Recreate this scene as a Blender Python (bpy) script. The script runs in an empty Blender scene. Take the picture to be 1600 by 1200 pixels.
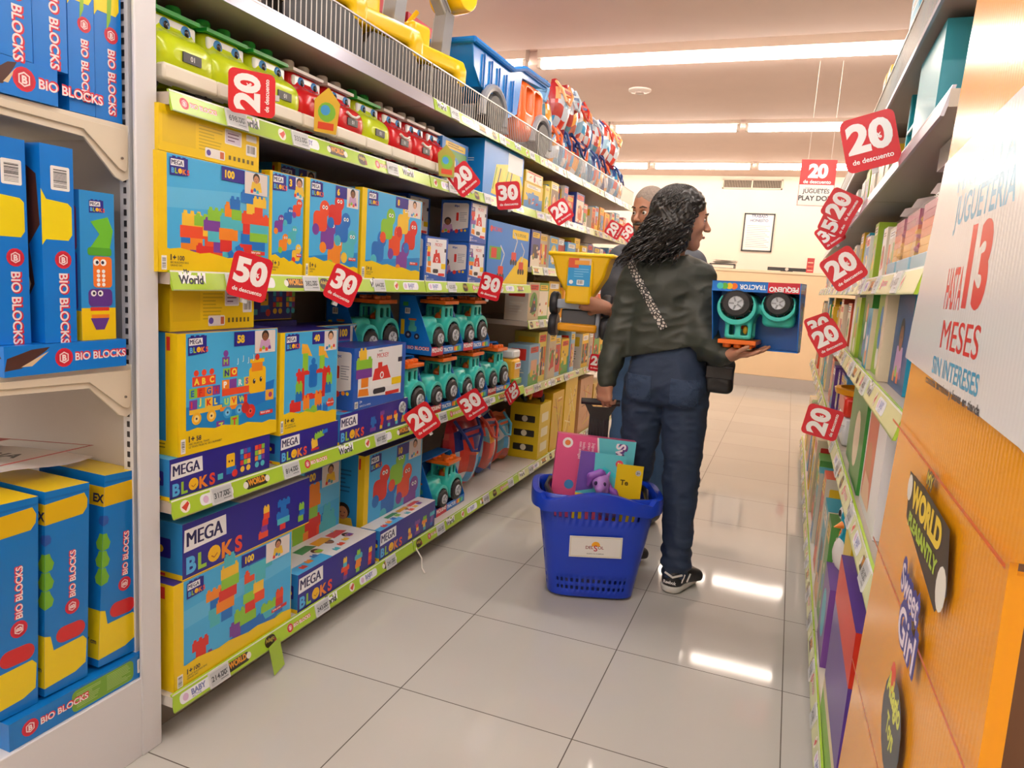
import bpy, math, random
import numpy as np
from mathutils import Vector, Matrix
random.seed(7)
PI = math.pi
scene = bpy.context.scene
COL = scene.collection
R = math.radians
def mxm(*a):
    o = a[0]
    for b in a[1:]: o = np.maximum(o, b)
    return o

# ------------------------------------------------------------------ camera
def set_camera():
    yaw, pitch, roll, f, h = 0.36347, -0.14822, 0.06561, 1119.1, 1.2783
    fwd = Vector((-math.sin(yaw)*math.cos(pitch), math.cos(yaw)*math.cos(pitch), math.sin(pitch)))
    right = Vector((math.cos(yaw), math.sin(yaw), 0)); up = right.cross(fwd)
    r2 = math.cos(roll)*right + math.sin(roll)*up
    u2 = -math.sin(roll)*right + math.cos(roll)*up
    cd = bpy.data.cameras.new('camera'); co = bpy.data.objects.new('camera', cd)
    cd.sensor_width = 36; cd.lens = 36*f/1600; cd.clip_start = .02; cd.clip_end = 60
    M = Matrix((r2, u2, -fwd)).transposed().to_4x4(); M.translation = Vector((0, 0, h))
    co.matrix_world = M; COL.objects.link(co); scene.camera = co
set_camera()

# ------------------------------------------------------------------ world, exposure
w = bpy.data.worlds.new('world'); scene.world = w; w.use_nodes = True
w.node_tree.nodes['Background'].inputs[0].default_value = (1, .93, .86, 1)
w.node_tree.nodes['Background'].inputs[1].default_value = .25
scene.view_settings.view_transform = 'Standard'
scene.view_settings.look = 'None'
scene.view_settings.gamma = 1
scene.view_settings.use_curve_mapping = False
scene.view_settings.exposure = 0.35
scene.cycles.use_denoising = True
scene.cycles.max_bounces = 6
scene.cycles.diffuse_bounces = 3
scene.cycles.glossy_bounces = 3
scene.cycles.transmission_bounces = 4
scene.cycles.transparent_max_bounces = 6
scene.cycles.sample_clamp_indirect = 4
LAMP_STRENGTH = 36.0

# ------------------------------------------------------------------ materials
def lin(c):
    return tuple((x/12.92 if x <= .04045 else ((x+.055)/1.055)**2.4) for x in c)
def rgb(s):
    s = s.lstrip('#'); return tuple(int(s[i:i+2], 16)/255 for i in (0, 2, 4))
_M = {}
def mat(hexc, rough=.45, metal=0., kind='card', alpha=1., emit=0.):
    key = (hexc, rough, metal, kind, alpha, emit)
    if key in _M: return _M[key]
    m = bpy.data.materials.new(kind + '_' + hexc); m.use_nodes = True
    nt = m.node_tree; b = nt.nodes['Principled BSDF']
    c = lin(rgb(hexc))
    b.inputs['Base Color'].default_value = (*c, 1)
    b.inputs['Roughness'].default_value = rough
    b.inputs['Metallic'].default_value = metal
    if emit:
        b.inputs['Emission Color'].default_value = (*c, 1); b.inputs['Emission Strength'].default_value = emit
    if alpha < 1:
        b.inputs['Alpha'].default_value = alpha
    tc = nt.nodes.new('ShaderNodeTexCoord')
    if kind in ('card', 'paint', 'fabric', 'denim', 'skin', 'hair', 'plastic'):
        nz = nt.nodes.new('ShaderNodeTexNoise')
        nz.inputs['Scale'].default_value = {'card': 9, 'paint': 3, 'fabric': 60, 'denim': 420, 'skin': 30, 'hair': 120, 'plastic': 14}[kind]
        nz.inputs['Detail'].default_value = 3
        nt.links.new(tc.outputs['Object'], nz.inputs['Vector'])
        mr = nt.nodes.new('ShaderNodeMapRange')
        amp = {'card': .05, 'paint': .05, 'fabric': .1, 'denim': .25, 'skin': .08, 'hair': .4, 'plastic': .03}[kind]
        mr.inputs['To Min'].default_value = 1-amp; mr.inputs['To Max'].default_value = 1+amp
        nt.links.new(nz.outputs['Fac'], mr.inputs['Value'])
        mx = nt.nodes.new('ShaderNodeMix'); mx.data_type = 'RGBA'; mx.blend_type = 'MULTIPLY'
        mx.inputs[0].default_value = 1; mx.inputs[6].default_value = (*c, 1)
        nt.links.new(mr.outputs[0], mx.inputs[7]); nt.links.new(mx.outputs[2], b.inputs['Base Color'])
        if kind in ('fabric', 'denim', 'hair'):
            bp = nt.nodes.new('ShaderNodeBump'); bp.inputs['Strength'].default_value = .35; bp.inputs['Distance'].default_value = .002
            nt.links.new(nz.outputs['Fac'], bp.inputs['Height']); nt.links.new(bp.outputs[0], b.inputs['Normal'])
    if kind == 'skin':
        b.inputs['Subsurface Weight'].default_value = .08
        b.inputs['Subsurface Radius'].default_value = (.01, .004, .002)
    if kind == 'clear':
        b.inputs['Transmission Weight'].default_value = 0
    _M[key] = m
    return m
def P(hexc, rough=.3): return mat(hexc, rough, 0, 'plastic')       # moulded plastic
def K(hexc, rough=.38): return mat(hexc, rough, 0, 'card')          # printed card
def MET(hexc, rough=.35): return mat(hexc, rough, .8, 'metal')
def CLR(hexc, a=.25, rough=.08): return mat(hexc, rough, 0, 'clear', a)

# ------------------------------------------------------------------ text outlines
_T = {}
def glyphs(s, bold=0.):
    key = (s, bold)
    if key in _T: return _T[key]
    cu = bpy.data.curves.new('t', 'FONT'); cu.body = s; cu.size = 1; cu.offset = bold
    cu.resolution_u = 4; cu.fill_mode = 'FRONT'
    ob = bpy.data.objects.new('t', cu)
    me = ob.to_mesh()
    vs = np.array([v.co[:2] for v in me.vertices]) if len(me.vertices) else np.zeros((0, 2))
    fs = [tuple(p.vertices) for p in me.polygons]
    ob.to_mesh_clear(); bpy.data.objects.remove(ob); bpy.data.curves.remove(cu)
    if len(vs):
        lo = vs.min(0); hi = vs.max(0)
        vs = vs - [lo[0], 0 if lo[1] > -.05 else lo[1]]; vs = vs/.72
        wd = (hi[0]-lo[0])/.72
    else: wd = 0
    _T[key] = (vs, fs, wd)
    return _T[key]

# ------------------------------------------------------------------ mesh builder
class MB:
    def __init__(s): s.v = []; s.f = []; s.m = []; s.mats = []
    def mi(s, m):
        for i, x in enumerate(s.mats):
            if x is m: return i
        s.mats.append(m); return len(s.mats)-1
    def add(s, vs, fs, m, M=None):
        b = len(s.v); i = s.mi(m)
        if M is not None: vs = [M @ Vector(x) for x in vs]
        s.v.extend(tuple(x) for x in vs)
        s.f.extend(tuple(b+k for k in q) for q in fs); s.m.extend([i]*len(fs))
        return s
    def poly(s, pts, m): return s.add(pts, [tuple(range(len(pts)))], m)
    def box(s, c, d, m, M=None, taper=None):
        x, y, z = (k/2 for k in d); t = taper or (1, 1)
        vs = [(sx*x*(t[0] if sz > 0 else 1), sy*y*(t[1] if sz > 0 else 1), sz*z) for sz in (-1, 1) for sy in (-1, 1) for sx in (-1, 1)]
        vs = [(a+c[0], b+c[1], e+c[2]) for a, b, e in vs]
        return s.add(vs, [(0, 2, 3, 1), (4, 5, 7, 6), (0, 1, 5, 4), (2, 6, 7, 3), (0, 4, 6, 2), (1, 3, 7, 5)], m, M)
    def b2(s, lo, hi, m, M=None):
        return s.box([(a+b)/2 for a, b in zip(lo, hi)], [b-a for a, b in zip(lo, hi)], m, M)
    def cyl(s, p0, p1, r0, r1, m, n=14, caps=True, M=None):
        p0 = Vector(p0); p1 = Vector(p1); d = (p1-p0).normalized()
        a = d.orthogonal().normalized(); b = d.cross(a); vs = []
        for p, r in ((p0, r0), (p1, r1)):
            for k in range(n):
                t = 2*PI*k/n; vs.append(p + r*(math.cos(t)*a + math.sin(t)*b))
        fs = [(k, (k+1) % n, n+(k+1) % n, n+k) for k in range(n)]
        if caps: fs += [tuple(range(n-1, -1, -1)), tuple(range(n, 2*n))]
        return s.add(vs, fs, m, M)
    def lathe(s, prof, m, o=(0, 0, 0), ax=(0, 0, 1), n=18, M=None):
        o = Vector(o); ax = Vector(ax).normalized(); a = ax.orthogonal().normalized(); b = ax.cross(a); vs = []; fs = []
        for r, h in prof:
            for k in range(n):
                t = 2*PI*k/n; vs.append(o + ax*h + r*(math.cos(t)*a + math.sin(t)*b))
        for j in range(len(prof)-1):
            for k in range(n): fs.append((j*n+k, j*n+(k+1) % n, (j+1)*n+(k+1) % n, (j+1)*n+k))
        if prof[0][0] > 1e-4: fs.append(tuple(range(n-1, -1, -1)))
        if prof[-1][0] > 1e-4: fs.append(tuple(range((len(prof)-1)*n, len(prof)*n)))
        return s.add(vs, fs, m, M)
    def tube(s, pts, r, m, n=8, M=None):
        pts = [Vector(p) for p in pts]; N = len(pts); rs = r if isinstance(r, (list, tuple)) else [r]*N
        vs = []; fs = []; up = None
        for i, p in enumerate(pts):
            d = (pts[min(i+1, N-1)]-pts[max(i-1, 0)]).normalized()
            if up is None: a = d.orthogonal().normalized()
            else: a = (up-d*up.dot(d)).normalized()
            up = a; b = d.cross(a)
            for k in range(n):
                t = 2*PI*k/n; vs.append(p + rs[i]*(math.cos(t)*a + math.sin(t)*b))
        for j in range(N-1):
            for k in range(n): fs.append((j*n+k, j*n+(k+1) % n, (j+1)*n+(k+1) % n, (j+1)*n+k))
        fs += [tuple(range(n-1, -1, -1)), tuple(range((N-1)*n, N*n))]
        return s.add(vs, fs, m, M)
    def ell(s, c, r, m, n=14, k=8, M=None):
        vs = []; fs = []
        for j in range(k+1):
            ph = PI*j/k
            for i in range(n):
                t = 2*PI*i/n
                vs.append((c[0]+r[0]*math.sin(ph)*math.cos(t), c[1]+r[1]*math.sin(ph)*math.sin(t), c[2]-r[2]*math.cos(ph)))
        for j in range(k):
            for i in range(n): fs.append((j*n+i, j*n+(i+1) % n, (j+1)*n+(i+1) % n, (j+1)*n+i))
        return s.add(vs, fs, m, M)
    def prism(s, pts, o, U, V, t, m, M=None):
        """outline pts (u,v) in the plane o,U,V, extruded by t along U x V"""
        o = Vector(o); U = Vector(U); V = Vector(V); N = U.cross(V).normalized()*t; n = len(pts)
        vs = [o+U*a+V*b for a, b in pts]+[o+U*a+V*b+N for a, b in pts]
        fs = [tuple(range(n-1, -1, -1)), tuple(range(n, 2*n))]+[(k, (k+1) % n, n+(k+1) % n, n+k) for k in range(n)]
        return s.add(vs, fs, m, M)
    def build(s, name, parent=None, loc=None, rotz=0, smooth=False, bevel=0, subsurf=0, rot=None):
        me = bpy.data.meshes.new(name)
        me.from_pydata([tuple(x) for x in s.v], [], s.f)
        for m in s.mats: me.materials.append(m)
        me.polygons.foreach_set('material_index', s.m)
        if smooth:
            me.polygons.foreach_set('use_smooth', [True]*len(s.f))
            if smooth is not True: me.set_sharp_from_angle(angle=R(smooth))
            else: me.set_sharp_from_angle(angle=R(40))
        me.update()
        ob = bpy.data.objects.new(name, me); COL.objects.link(ob)
        if parent: ob.parent = parent
        if loc is not None: ob.location = loc
        if rot is not None: ob.rotation_euler = rot
        elif rotz: ob.rotation_euler = (0, 0, rotz)
        if bevel:
            bm = ob.modifiers.new('bevel', 'BEVEL'); bm.width = bevel; bm.segments = 2; bm.limit_method = 'ANGLE'; bm.angle_limit = R(35)
            me.polygons.foreach_set('use_smooth', [True]*len(s.f)); me.set_sharp_from_angle(angle=R(60))
        if subsurf:
            sm = ob.modifiers.new('sub', 'SUBSURF'); sm.levels = sm.render_levels = subsurf
        return ob

def tag(o, label=None, cat=None, group=None, kind=None):
    if label: o['label'] = label
    if cat: o['category'] = cat
    if group: o['group'] = group
    if kind: o['kind'] = kind
    return o
def thing(name, label, cat, loc=(0, 0, 0), rotz=0, group=None, rot=None):
    o = bpy.data.objects.new(name, None); COL.objects.link(o); o.location = loc
    o.rotation_euler = rot if rot is not None else (0, 0, rotz)
    o.empty_display_size = .05
    return tag(o, label, cat, group)
def struct(o): o['kind'] = 'structure'; return o
def copy_tree(o, parent=None):
    c = o.copy(); COL.objects.link(c); c.parent = parent
    for ch in list(KIDS.get(o.name, o.children)): copy_tree(ch, c)
    return c
KIDS = {}
def dup(o, loc, rotz=None, label=None, group=None, rot=None):
    KIDS.setdefault(o.name, list(o.children))
    for ch in KIDS[o.name]: KIDS.setdefault(ch.name, list(ch.children))
    c = copy_tree(o); c.location = loc
    if rot is not None: c.rotation_euler = rot
    elif rotz is not None: c.rotation_euler = (0, 0, rotz)
    if label: c['label'] = label
    if group: c['group'] = group
    return c

# ------------------------------------------------------------------ printed faces
class Face:
    """a flat printed face: u to the right, v up, both in metres from the lower left"""
    def __init__(s, mb, O, U, V, W, H):
        s.mb = mb; s.O = Vector(O); s.U = Vector(U).normalized(); s.V = Vector(V).normalized(); s.N = s.U.cross(s.V); s.W = W; s.H = H; s.k = 1
    def pt(s, u, v, k): return s.O + s.U*u + s.V*v + s.N*(.000012*k+.0002)
    def sub(s, u0, v0, u1, v1):
        f = Face(s.mb, s.O+s.U*u0+s.V*v0, s.U, s.V, u1-u0, v1-v0); f.k = s.k; return f
    def poly(s, pts, m):
        s.k += 1; k = s.k; s.mb.poly([s.pt(u, v, k) for u, v in pts], m)
    def rect(s, u0, v0, u1, v1, m): s.poly([(u0, v0), (u1, v0), (u1, v1), (u0, v1)], m)
    def fill(s, m): s.rect(0, 0, s.W, s.H, m)
    def rrect(s, u0, v0, u1, v1, r, m, n=4):
        r = min(r, (u1-u0)/2, (v1-v0)/2); pts = []
        for cx, cy, a0 in ((u1-r, v0+r, -90), (u1-r, v1-r, 0), (u0+r, v1-r, 90), (u0+r, v0+r, 180)):
            for k in range(n+1):
                t = R(a0+90*k/n); pts.append((cx+r*math.cos(t), cy+r*math.sin(t)))
        s.poly(pts, m)
    def disc(s, u, v, ru, m, rv=None, n=14):
        rv = rv or ru; s.poly([(u+ru*math.cos(2*PI*k/n), v+rv*math.sin(2*PI*k/n)) for k in range(n)], m)
    def text(s, t, u, v, h, m, bold=.0, align='l', rot=0, sx=1., maxw=None, shear=0):
        if bold > .01 and 'M' in t and not rot:      # the outline of M folds over when fattened: overprint instead
            q = bold*.75*h; wd = 0
            for dx in (-q, -q/2, q/2, q, 0): wd = s.text(t, u+dx, v, h, m, 0., align, rot, sx, maxw, shear)
            return wd
        vs, fs, wd = glyphs(t, bold)
        if not len(vs): return 0
        if maxw and wd*h*sx > maxw: sx = maxw/(wd*h)
        x = vs[:, 0]*h*sx; y = vs[:, 1]*h
        x = x + y*shear
        if align == 'c': x = x-wd*h*sx/2
        if align == 'r': x = x-wd*h*sx
        c, q = math.cos(rot), math.sin(rot)
        s.k += 1; k = s.k
        s.mb.add([s.pt(u+a*c-b*q, v+a*q+b*c, k) for a, b in zip(x, y)], fs, m)
        return wd*h*sx
    def band(s, pts, w, m):
        for (a, b), (c, d) in zip(pts[:-1], pts[1:]):
            l = math.hypot(c-a, d-b) or 1; nx, ny = -(d-b)/l*w/2, (c-a)/l*w/2
            s.poly([(a-nx, b-ny), (c-nx, d-ny), (c+nx, d+ny), (a+nx, b+ny)], m)

def carton(w, d, h, body, side=None, top=None):
    """box with its front towards local -y, base at z=0; returns builder and printable faces"""
    mb = MB(); side = side or body; top = top or body
    x, y = w/2, d/2
    mb.poly([(-x, -y, 0), (x, -y, 0), (x, -y, h), (-x, -y, h)], body)
    mb.poly([(x, y, 0), (-x, y, 0), (-x, y, h), (x, y, h)], body)
    mb.poly([(-x, y, 0), (-x, -y, 0), (-x, -y, h), (-x, y, h)], side)
    mb.poly([(x, -y, 0), (x, y, 0), (x, y, h), (x, -y, h)], side)
    mb.poly([(-x, -y, h), (x, -y, h), (x, y, h), (-x, y, h)], top)
    mb.poly([(-x, y, 0), (x, y, 0), (x, -y, 0), (-x, -y, 0)], body)
    F = Face(mb, (-x, -y, 0), (1, 0, 0), (0, 0, 1), w, h)
    L = Face(mb, (-x, y, 0), (0, -1, 0), (0, 0, 1), d, h)
    Rr = Face(mb, (x, -y, 0), (0, 1, 0), (0, 0, 1), d, h)
    T = Face(mb, (-x, -y, h), (1, 0, 0), (0, 1, 0), w, d)
    return mb, F, L, Rr, T

# ------------------------------------------------------------------ smooth solids on a grid
class Vox:
    def __init__(s, lo, hi, h):
        s.lo = np.array(lo, float); s.h = h
        s.n = np.ceil((np.array(hi)-s.lo)/h).astype(int)+1
        s.D = np.full(s.n, .2, np.float32)
    def like(s):
        o = Vox.__new__(Vox); o.lo, o.h, o.n, o.D = s.lo, s.h, s.n, s.D.copy(); return o
    def _sl(s, lo, hi, pad):
        a = np.maximum(np.floor((np.array(lo)-pad-s.lo)/s.h).astype(int), 0)
        b = np.minimum(np.ceil((np.array(hi)+pad-s.lo)/s.h).astype(int)+1, s.n)
        g = [s.lo[i]+s.h*np.arange(a[i], b[i]) for i in range(3)]
        X, Y, Z = np.meshgrid(*g, indexing='ij'); return (slice(a[0], b[0]), slice(a[1], b[1]), slice(a[2], b[2])), X, Y, Z
    def _mix(s, sl, d, k, op):
        D = s.D[sl]
        if op == 'cut': a, b = -D, d
        else: a, b = D, d
        hh = np.maximum(k-np.abs(a-b), 0)/max(k, 1e-6); r = np.minimum(a, b)-hh*hh*k/4
        s.D[sl] = -r if op == 'cut' else r
    def cone(s, a, b, ra, rb, k=.02, op='add', sq=(1, 1, 1)):
        a = np.array(a, float); b = np.array(b, float); q = np.array(sq, float)
        sl, X, Y, Z = s._sl(np.minimum(a, b), np.maximum(a, b), max(ra, rb)*max(1/q.min(), 1)+k+2*s.h+.01)
        if 0 in X.shape: return
        # q squashes distances along an axis (2 = half as thick)
        P3 = np.stack([(X-a[0])*q[0], (Y-a[1])*q[1], (Z-a[2])*q[2]], -1); ba = (b-a)*q; L = ba@ba+1e-12
        t = np.clip((P3@ba)/L, 0, 1)
        d = (np.linalg.norm(P3-t[..., None]*ba, axis=-1)-(ra+(rb-ra)*t))/q.max()
        s._mix(sl, d.astype(np.float32), k, op)
    def ell(s, c, r, k=.02, op='add', rot=None):
        c = np.array(c, float); r = np.array(r, float); m = r.max()
        sl, X, Y, Z = s._sl(c-m, c+m, k+2*s.h+.01)
        if 0 in X.shape: return
        P3 = np.stack([X-c[0], Y-c[1], Z-c[2]], -1)
        if rot is not None: P3 = P3@np.array(rot)
        k0 = np.linalg.norm(P3/r, axis=-1); k1 = np.linalg.norm(P3/(r*r), axis=-1)+1e-9
        s._mix(sl, (k0*(k0-1)/k1).astype(np.float32), k, op)
    def box(s, c, hs, rr=.005, k=.004, op='add', rot=None):
        c = np.array(c, float); hs = np.array(hs, float); m = np.linalg.norm(hs)
        sl, X, Y, Z = s._sl(c-m, c+m, k+2*s.h+.005)
        if 0 in X.shape: return
        P3 = np.stack([X-c[0], Y-c[1], Z-c[2]], -1)
        if rot is not None: P3 = P3@np.array(rot)
        q = np.abs(P3)-(hs-rr); d = np.linalg.norm(np.maximum(q, 0), axis=-1)+np.minimum(q.max(-1), 0)-rr
        s._mix(sl, d.astype(np.float32), k, op)
    def half(s, p, n, k=.004):
        """keep what lies on the side the normal n points away from"""
        n = np.array(n, float); n /= np.linalg.norm(n)
        sl, X, Y, Z = s._sl(s.lo, s.lo+s.h*s.n, 0)
        d = -((X-p[0])*n[0]+(Y-p[1])*n[1]+(Z-p[2])*n[2])
        s._mix(sl, d.astype(np.float32), k, 'cut')
    def near(s, other, off, lo, hi):
        """a thin layer on another solid, inside the box lo..hi"""
        sl, X, Y, Z = s._sl(s.lo, s.lo+s.h*s.n, 0)
        b = mxm(lo[0]-X, X-hi[0], lo[1]-Y, Y-hi[1], lo[2]-Z, Z-hi[2])
        s.D[:] = np.maximum(np.maximum(other.D-off, -(other.D+.006)), b)
    def noise(s, amp, fx):
        sl, X, Y, Z = s._sl(s.lo, s.lo+s.h*s.n, 0)
        s.D[sl] += amp*fx(X, Y, Z).astype(np.float32)
    def mesh(s, mb, m, M=None):
        D = s.D.copy(); D[0] = D[-1] = .05; D[:, 0] = D[:, -1] = .05; D[:, :, 0] = D[:, :, -1] = .05
        ins = D < 0; n = D.shape
        c = np.zeros((n[0]-1, n[1]-1, n[2]-1), np.int8)
        for dx in (0, 1):
            for dy in (0, 1):
                for dz in (0, 1): c += ins[dx:n[0]-1+dx, dy:n[1]-1+dy, dz:n[2]-1+dz]
        act = (c > 0) & (c < 8); idx = np.full(act.shape, -1, np.int64); I = np.argwhere(act); idx[act] = np.arange(len(I))
        acc = np.zeros((len(I), 3)); cnt = np.zeros(len(I))
        cr = [(0, 0, 0), (1, 0, 0), (0, 1, 0), (1, 1, 0), (0, 0, 1), (1, 0, 1), (0, 1, 1), (1, 1, 1)]
        for i in range(8):
            for j in range(i+1, 8):
                A, B = np.array(cr[i]), np.array(cr[j])
                if np.abs(A-B).sum() != 1: continue
                da = D[tuple((I+A).T)]; db = D[tuple((I+B).T)]; x = (da < 0) != (db < 0)
                t = da[x]/(da[x]-db[x]); acc[x] += A+(B-A)*t[:, None]; cnt[x] += 1
        vs = s.lo+s.h*(I+acc/np.maximum(cnt, 1)[:, None])
        fs = []
        for ax in range(3):
            o1, o2 = [(1, 2), (2, 0), (0, 1)][ax]
            sA = [slice(None)]*3; sB = [slice(None)]*3; sA[ax] = slice(0, -1); sB[ax] = slice(1, None)
            a = ins[tuple(sA)]; b = ins[tuple(sB)]; E = np.argwhere(a != b)
            E = E[(E[:, o1] > 0) & (E[:, o2] > 0) & (E[:, o1] < n[o1]-1) & (E[:, o2] < n[o2]-1)]
            if not len(E): continue
            flip = ~a[tuple(E.T)]
            e1 = np.zeros(3, int); e1[o1] = 1; e2 = np.zeros(3, int); e2[o2] = 1
            q = np.stack([idx[tuple((E-e1-e2).T)], idx[tuple((E-e2).T)], idx[tuple(E.T)], idx[tuple((E-e1).T)]], 1)
            q[flip] = q[flip][:, ::-1]; q = q[(q >= 0).all(1)]
            fs += [tuple(int(t) for t in r) for r in q]
        mb.add([tuple(x) for x in vs], fs, m, M)
        return mb
# ------------------------------------------------------------------ room
XL, XR = -1.38, .18            # the two shelf fronts facing the aisle
CEIL = 3.0; YB = 11.6
def floor_mat():
    m = bpy.data.materials.new('floor_tiles'); m.use_nodes = True; nt = m.node_tree; L = nt.links.new
    b = nt.nodes['Principled BSDF']; tc = nt.nodes.new('ShaderNodeTexCoord'); sp = nt.nodes.new('ShaderNodeSeparateXYZ')
    L(tc.outputs['Object'], sp.inputs[0])
    def mth(op, a, b_=None, c=None):
        n = nt.nodes.new('ShaderNodeMath'); n.operation = op
        for i, v in enumerate((a, b_, c)):
            if v is None: continue
            if isinstance(v, (int, float)): n.inputs[i].default_value = v
            else: L(v, n.inputs[i])
        return n.outputs[0]
    T = .552; ds = []; cells = []
    for ax, off in ((0, .1116), (1, 1.817)):
        t = mth('DIVIDE', mth('SUBTRACT', sp.outputs[ax], off), T)
        cells.append(mth('FLOOR', t)); fr = mth('FRACT', mth('ADD', t, 100))
        ds.append(mth('MINIMUM', fr, mth('SUBTRACT', 1, fr)))
    g = mth('LESS_THAN', mth('MINIMUM', ds[0], ds[1]), .0032)
    cb = nt.nodes.new('ShaderNodeCombineXYZ'); L(cells[0], cb.inputs[0]); L(cells[1], cb.inputs[1])
    wn = nt.nodes.new('ShaderNodeTexWhiteNoise'); wn.noise_dimensions = '2D'; L(cb.outputs[0], wn.inputs['Vector'])
    nz = nt.nodes.new('ShaderNodeTexNoise'); nz.inputs['Scale'].default_value = 1.6; nz.inputs['Detail'].default_value = 5
    L(tc.outputs['Object'], nz.inputs['Vector'])
    v = mth('MULTIPLY_ADD', wn.outputs['Value'], .05, .95)
    v = mth('MULTIPLY', v, mth('MULTIPLY_ADD', nz.outputs['Fac'], .12, .94))
    mx = nt.nodes.new('ShaderNodeMix'); mx.data_type = 'RGBA'; mx.blend_type = 'MULTIPLY'; mx.inputs[0].default_value = 1
    mx.inputs[6].default_value = (*lin(rgb('#c8c5bf')), 1); L(v, mx.inputs[7])
    mg = nt.nodes.new('ShaderNodeMix'); mg.data_type = 'RGBA'; L(g, mg.inputs[0]); L(mx.outputs[2], mg.inputs[6]); mg.inputs[7].default_value = (*lin(rgb('#5d554e')), 1)
    L(mg.outputs[2], b.inputs['Base Color'])
    sc = nt.nodes.new('ShaderNodeTexNoise'); sc.inputs['Scale'].default_value = 5; sc.inputs['Detail'].default_value = 6; L(tc.outputs['Object'], sc.inputs['Vector'])
    L(mth('ADD', mth('MULTIPLY_ADD', sc.outputs['Fac'], .06, .03), mth('MULTIPLY', g, .5)), b.inputs['Roughness'])
    b.inputs['Specular IOR Level'].default_value = .27
    bp = nt.nodes.new('ShaderNodeBump'); bp.invert = True; bp.inputs['Strength'].default_value = .3; bp.inputs['Distance'].default_value = .002; L(g, bp.inputs['Height']); L(bp.outputs[0], b.inputs['Normal'])
    return m
WALLC = mat('#ecdccb', .7, 0, 'paint'); CEILC = mat('#e6d0c5', .8, 0, 'paint')
RX0, RX1, RY0 = -5.5, 3.2, -3.5
o = MB().poly([(RX0, RY0, 0), (RX1, RY0, 0), (RX1, YB, 0), (RX0, YB, 0)], floor_mat()).build('floor'); struct(o)
for nm, lo, hi in (('wall_back', (RX0, YB, 0), (RX1, YB+.12, CEIL+.2)), ('wall_left', (RX0-.12, RY0, 0), (RX0, YB, CEIL+.2)),
                   ('wall_right', (RX1, RY0, 0), (RX1+.12, YB, CEIL+.2)), ('wall_front', (RX0, RY0-.12, 0), (RX1, RY0, CEIL+.2))):
    struct(MB().b2(lo, hi, WALLC).build(nm))
# ceiling with recessed slots, one per row of tubes
ROWS = [-1.65, .8, 3.25, 5.7, 8.15, 10.6]
mb = MB(); y = RY0
for r in ROWS:
    a, b = r-.30, r+.07
    mb.b2((RX0, y, CEIL), (RX1, a, CEIL+.12), CEILC); mb.b2((RX0, a, CEIL+.10), (RX1, b, CEIL+.2), CEILC); y = b
mb.b2((RX0, y, CEIL), (RX1, YB, CEIL+.12), CEILC)
struct(mb.build('ceiling'))
mb = MB().b2((RX0, YB-.015, 0), (RX1, YB, .09), mat('#b9aca0', .5, 0, 'paint')); struct(mb.build('baseboard_back'))

# ------------------------------------------------------------------ fluorescent fittings (the room's lamps)
def lamp_mat(c=(1, .93, .85), k=1.):
    m = bpy.data.materials.new('lit_tube'); m.use_nodes = True; b = m.node_tree.nodes['Principled BSDF']
    b.inputs['Base Color'].default_value = (1, 1, 1, 1); b.inputs['Emission Color'].default_value = (*c, 1); b.inputs['Emission Strength'].default_value = LAMP_STRENGTH*k
    return m
TUBES = [lamp_mat((1, .955, .91)), lamp_mat((1, .86, .74), .8)]
def fitting(x0, x1, y, label):
    TUBE = TUBES[1 if y > 5 else 0]
    t = thing('ceiling_light', label, 'light', ((x0+x1)/2, y, CEIL+.1), 0, 'fluorescent tubes across the ceiling')
    L = x1-x0
    MB().b2((-L/2, -.045, -.085), (L/2, .045, 0), mat('#e6ddd2', .4, 0, 'paint')).build('housing', t)
    MB().cyl((-L/2+.035, 0, -.125), (L/2-.035, 0, -.125), .034, .034, TUBE, 12).build('tube', t, smooth=True)
    for s_ in (-1, 1):
        MB().b2((s_*(L/2-.015)-.015, -.03, -.155), (s_*(L/2-.015)+.015, .03, -.085), mat('#c9bfb4', .4, 0, 'paint')).build('end_cap', t)
    return t
for i, r in enumerate(ROWS):
    rn = {0: 'row behind the photographer', 1: 'row above the near shelves', 2: 'row over the tractor shelves', 3: 'nearest row in view', 4: 'middle row in view', 5: 'row closest to the back wall'}[i]
    if i in (3,): seg = [(-4.9, -2.22), (-2.12, .62), (.68, 3.1)]
    else: seg = [(-4.9, -3.53), (-3.5, -2.14), (-2.08, -.73), (-.67, .70), (.76, 2.1)]
    for j, (a, b) in enumerate(seg):
        pos = ('far left', 'left', 'middle', 'right', 'far right')[j] if len(seg) == 5 else ('left', 'long middle', 'right')[j]
        fitting(a, b, r, 'white fluorescent ceiling light, %s segment of the %s' % (pos, rn))

# smoke detector, air vent, framed notice
t = thing('smoke_detector', 'round white smoke detector on the ceiling above the red toy bags', 'smoke detector', (-1.484, 6.62, CEIL))
MB().lathe([(.001, -.0), (.1, 0), (.1, -.012), (.085, -.02)][1:]+[(.001, -.022)], mat('#e8dcd4', .4, 0, 'paint')).build('base', t, smooth=True)
MB().lathe([(.045, -.021), (.04, -.035), (.001, -.038)], mat('#b7a9a2', .4, 0, 'paint')).build('sensor', t, smooth=True)
t = thing('air_vent', 'wide metal air vent grille high on the back wall', 'vent', (-.77, YB, 2.885))
mb = MB(); W, H = .86, .15
for lo, hi in (((-W/2, -.02, -H/2), (W/2, 0, -H/2+.02)), ((-W/2, -.02, H/2-.02), (W/2, 0, H/2)), ((-W/2, -.02, -H/2), (-W/2+.02, 0, H/2)), ((W/2-.02, -.02, -H/2), (W/2, 0, H/2)), ((-.012, -.02, -H/2), (.012, 0, H/2))):
    mb.b2(lo, hi, mat('#d8c8b4', .5, 0, 'paint'))
mb.build('frame', t)
MB().b2((-W/2+.02, -.004, -H/2+.02), (W/2-.02, -.001, H/2-.02), mat('#3b332c', .8, 0, 'paint')).build('duct_opening', t)
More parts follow.
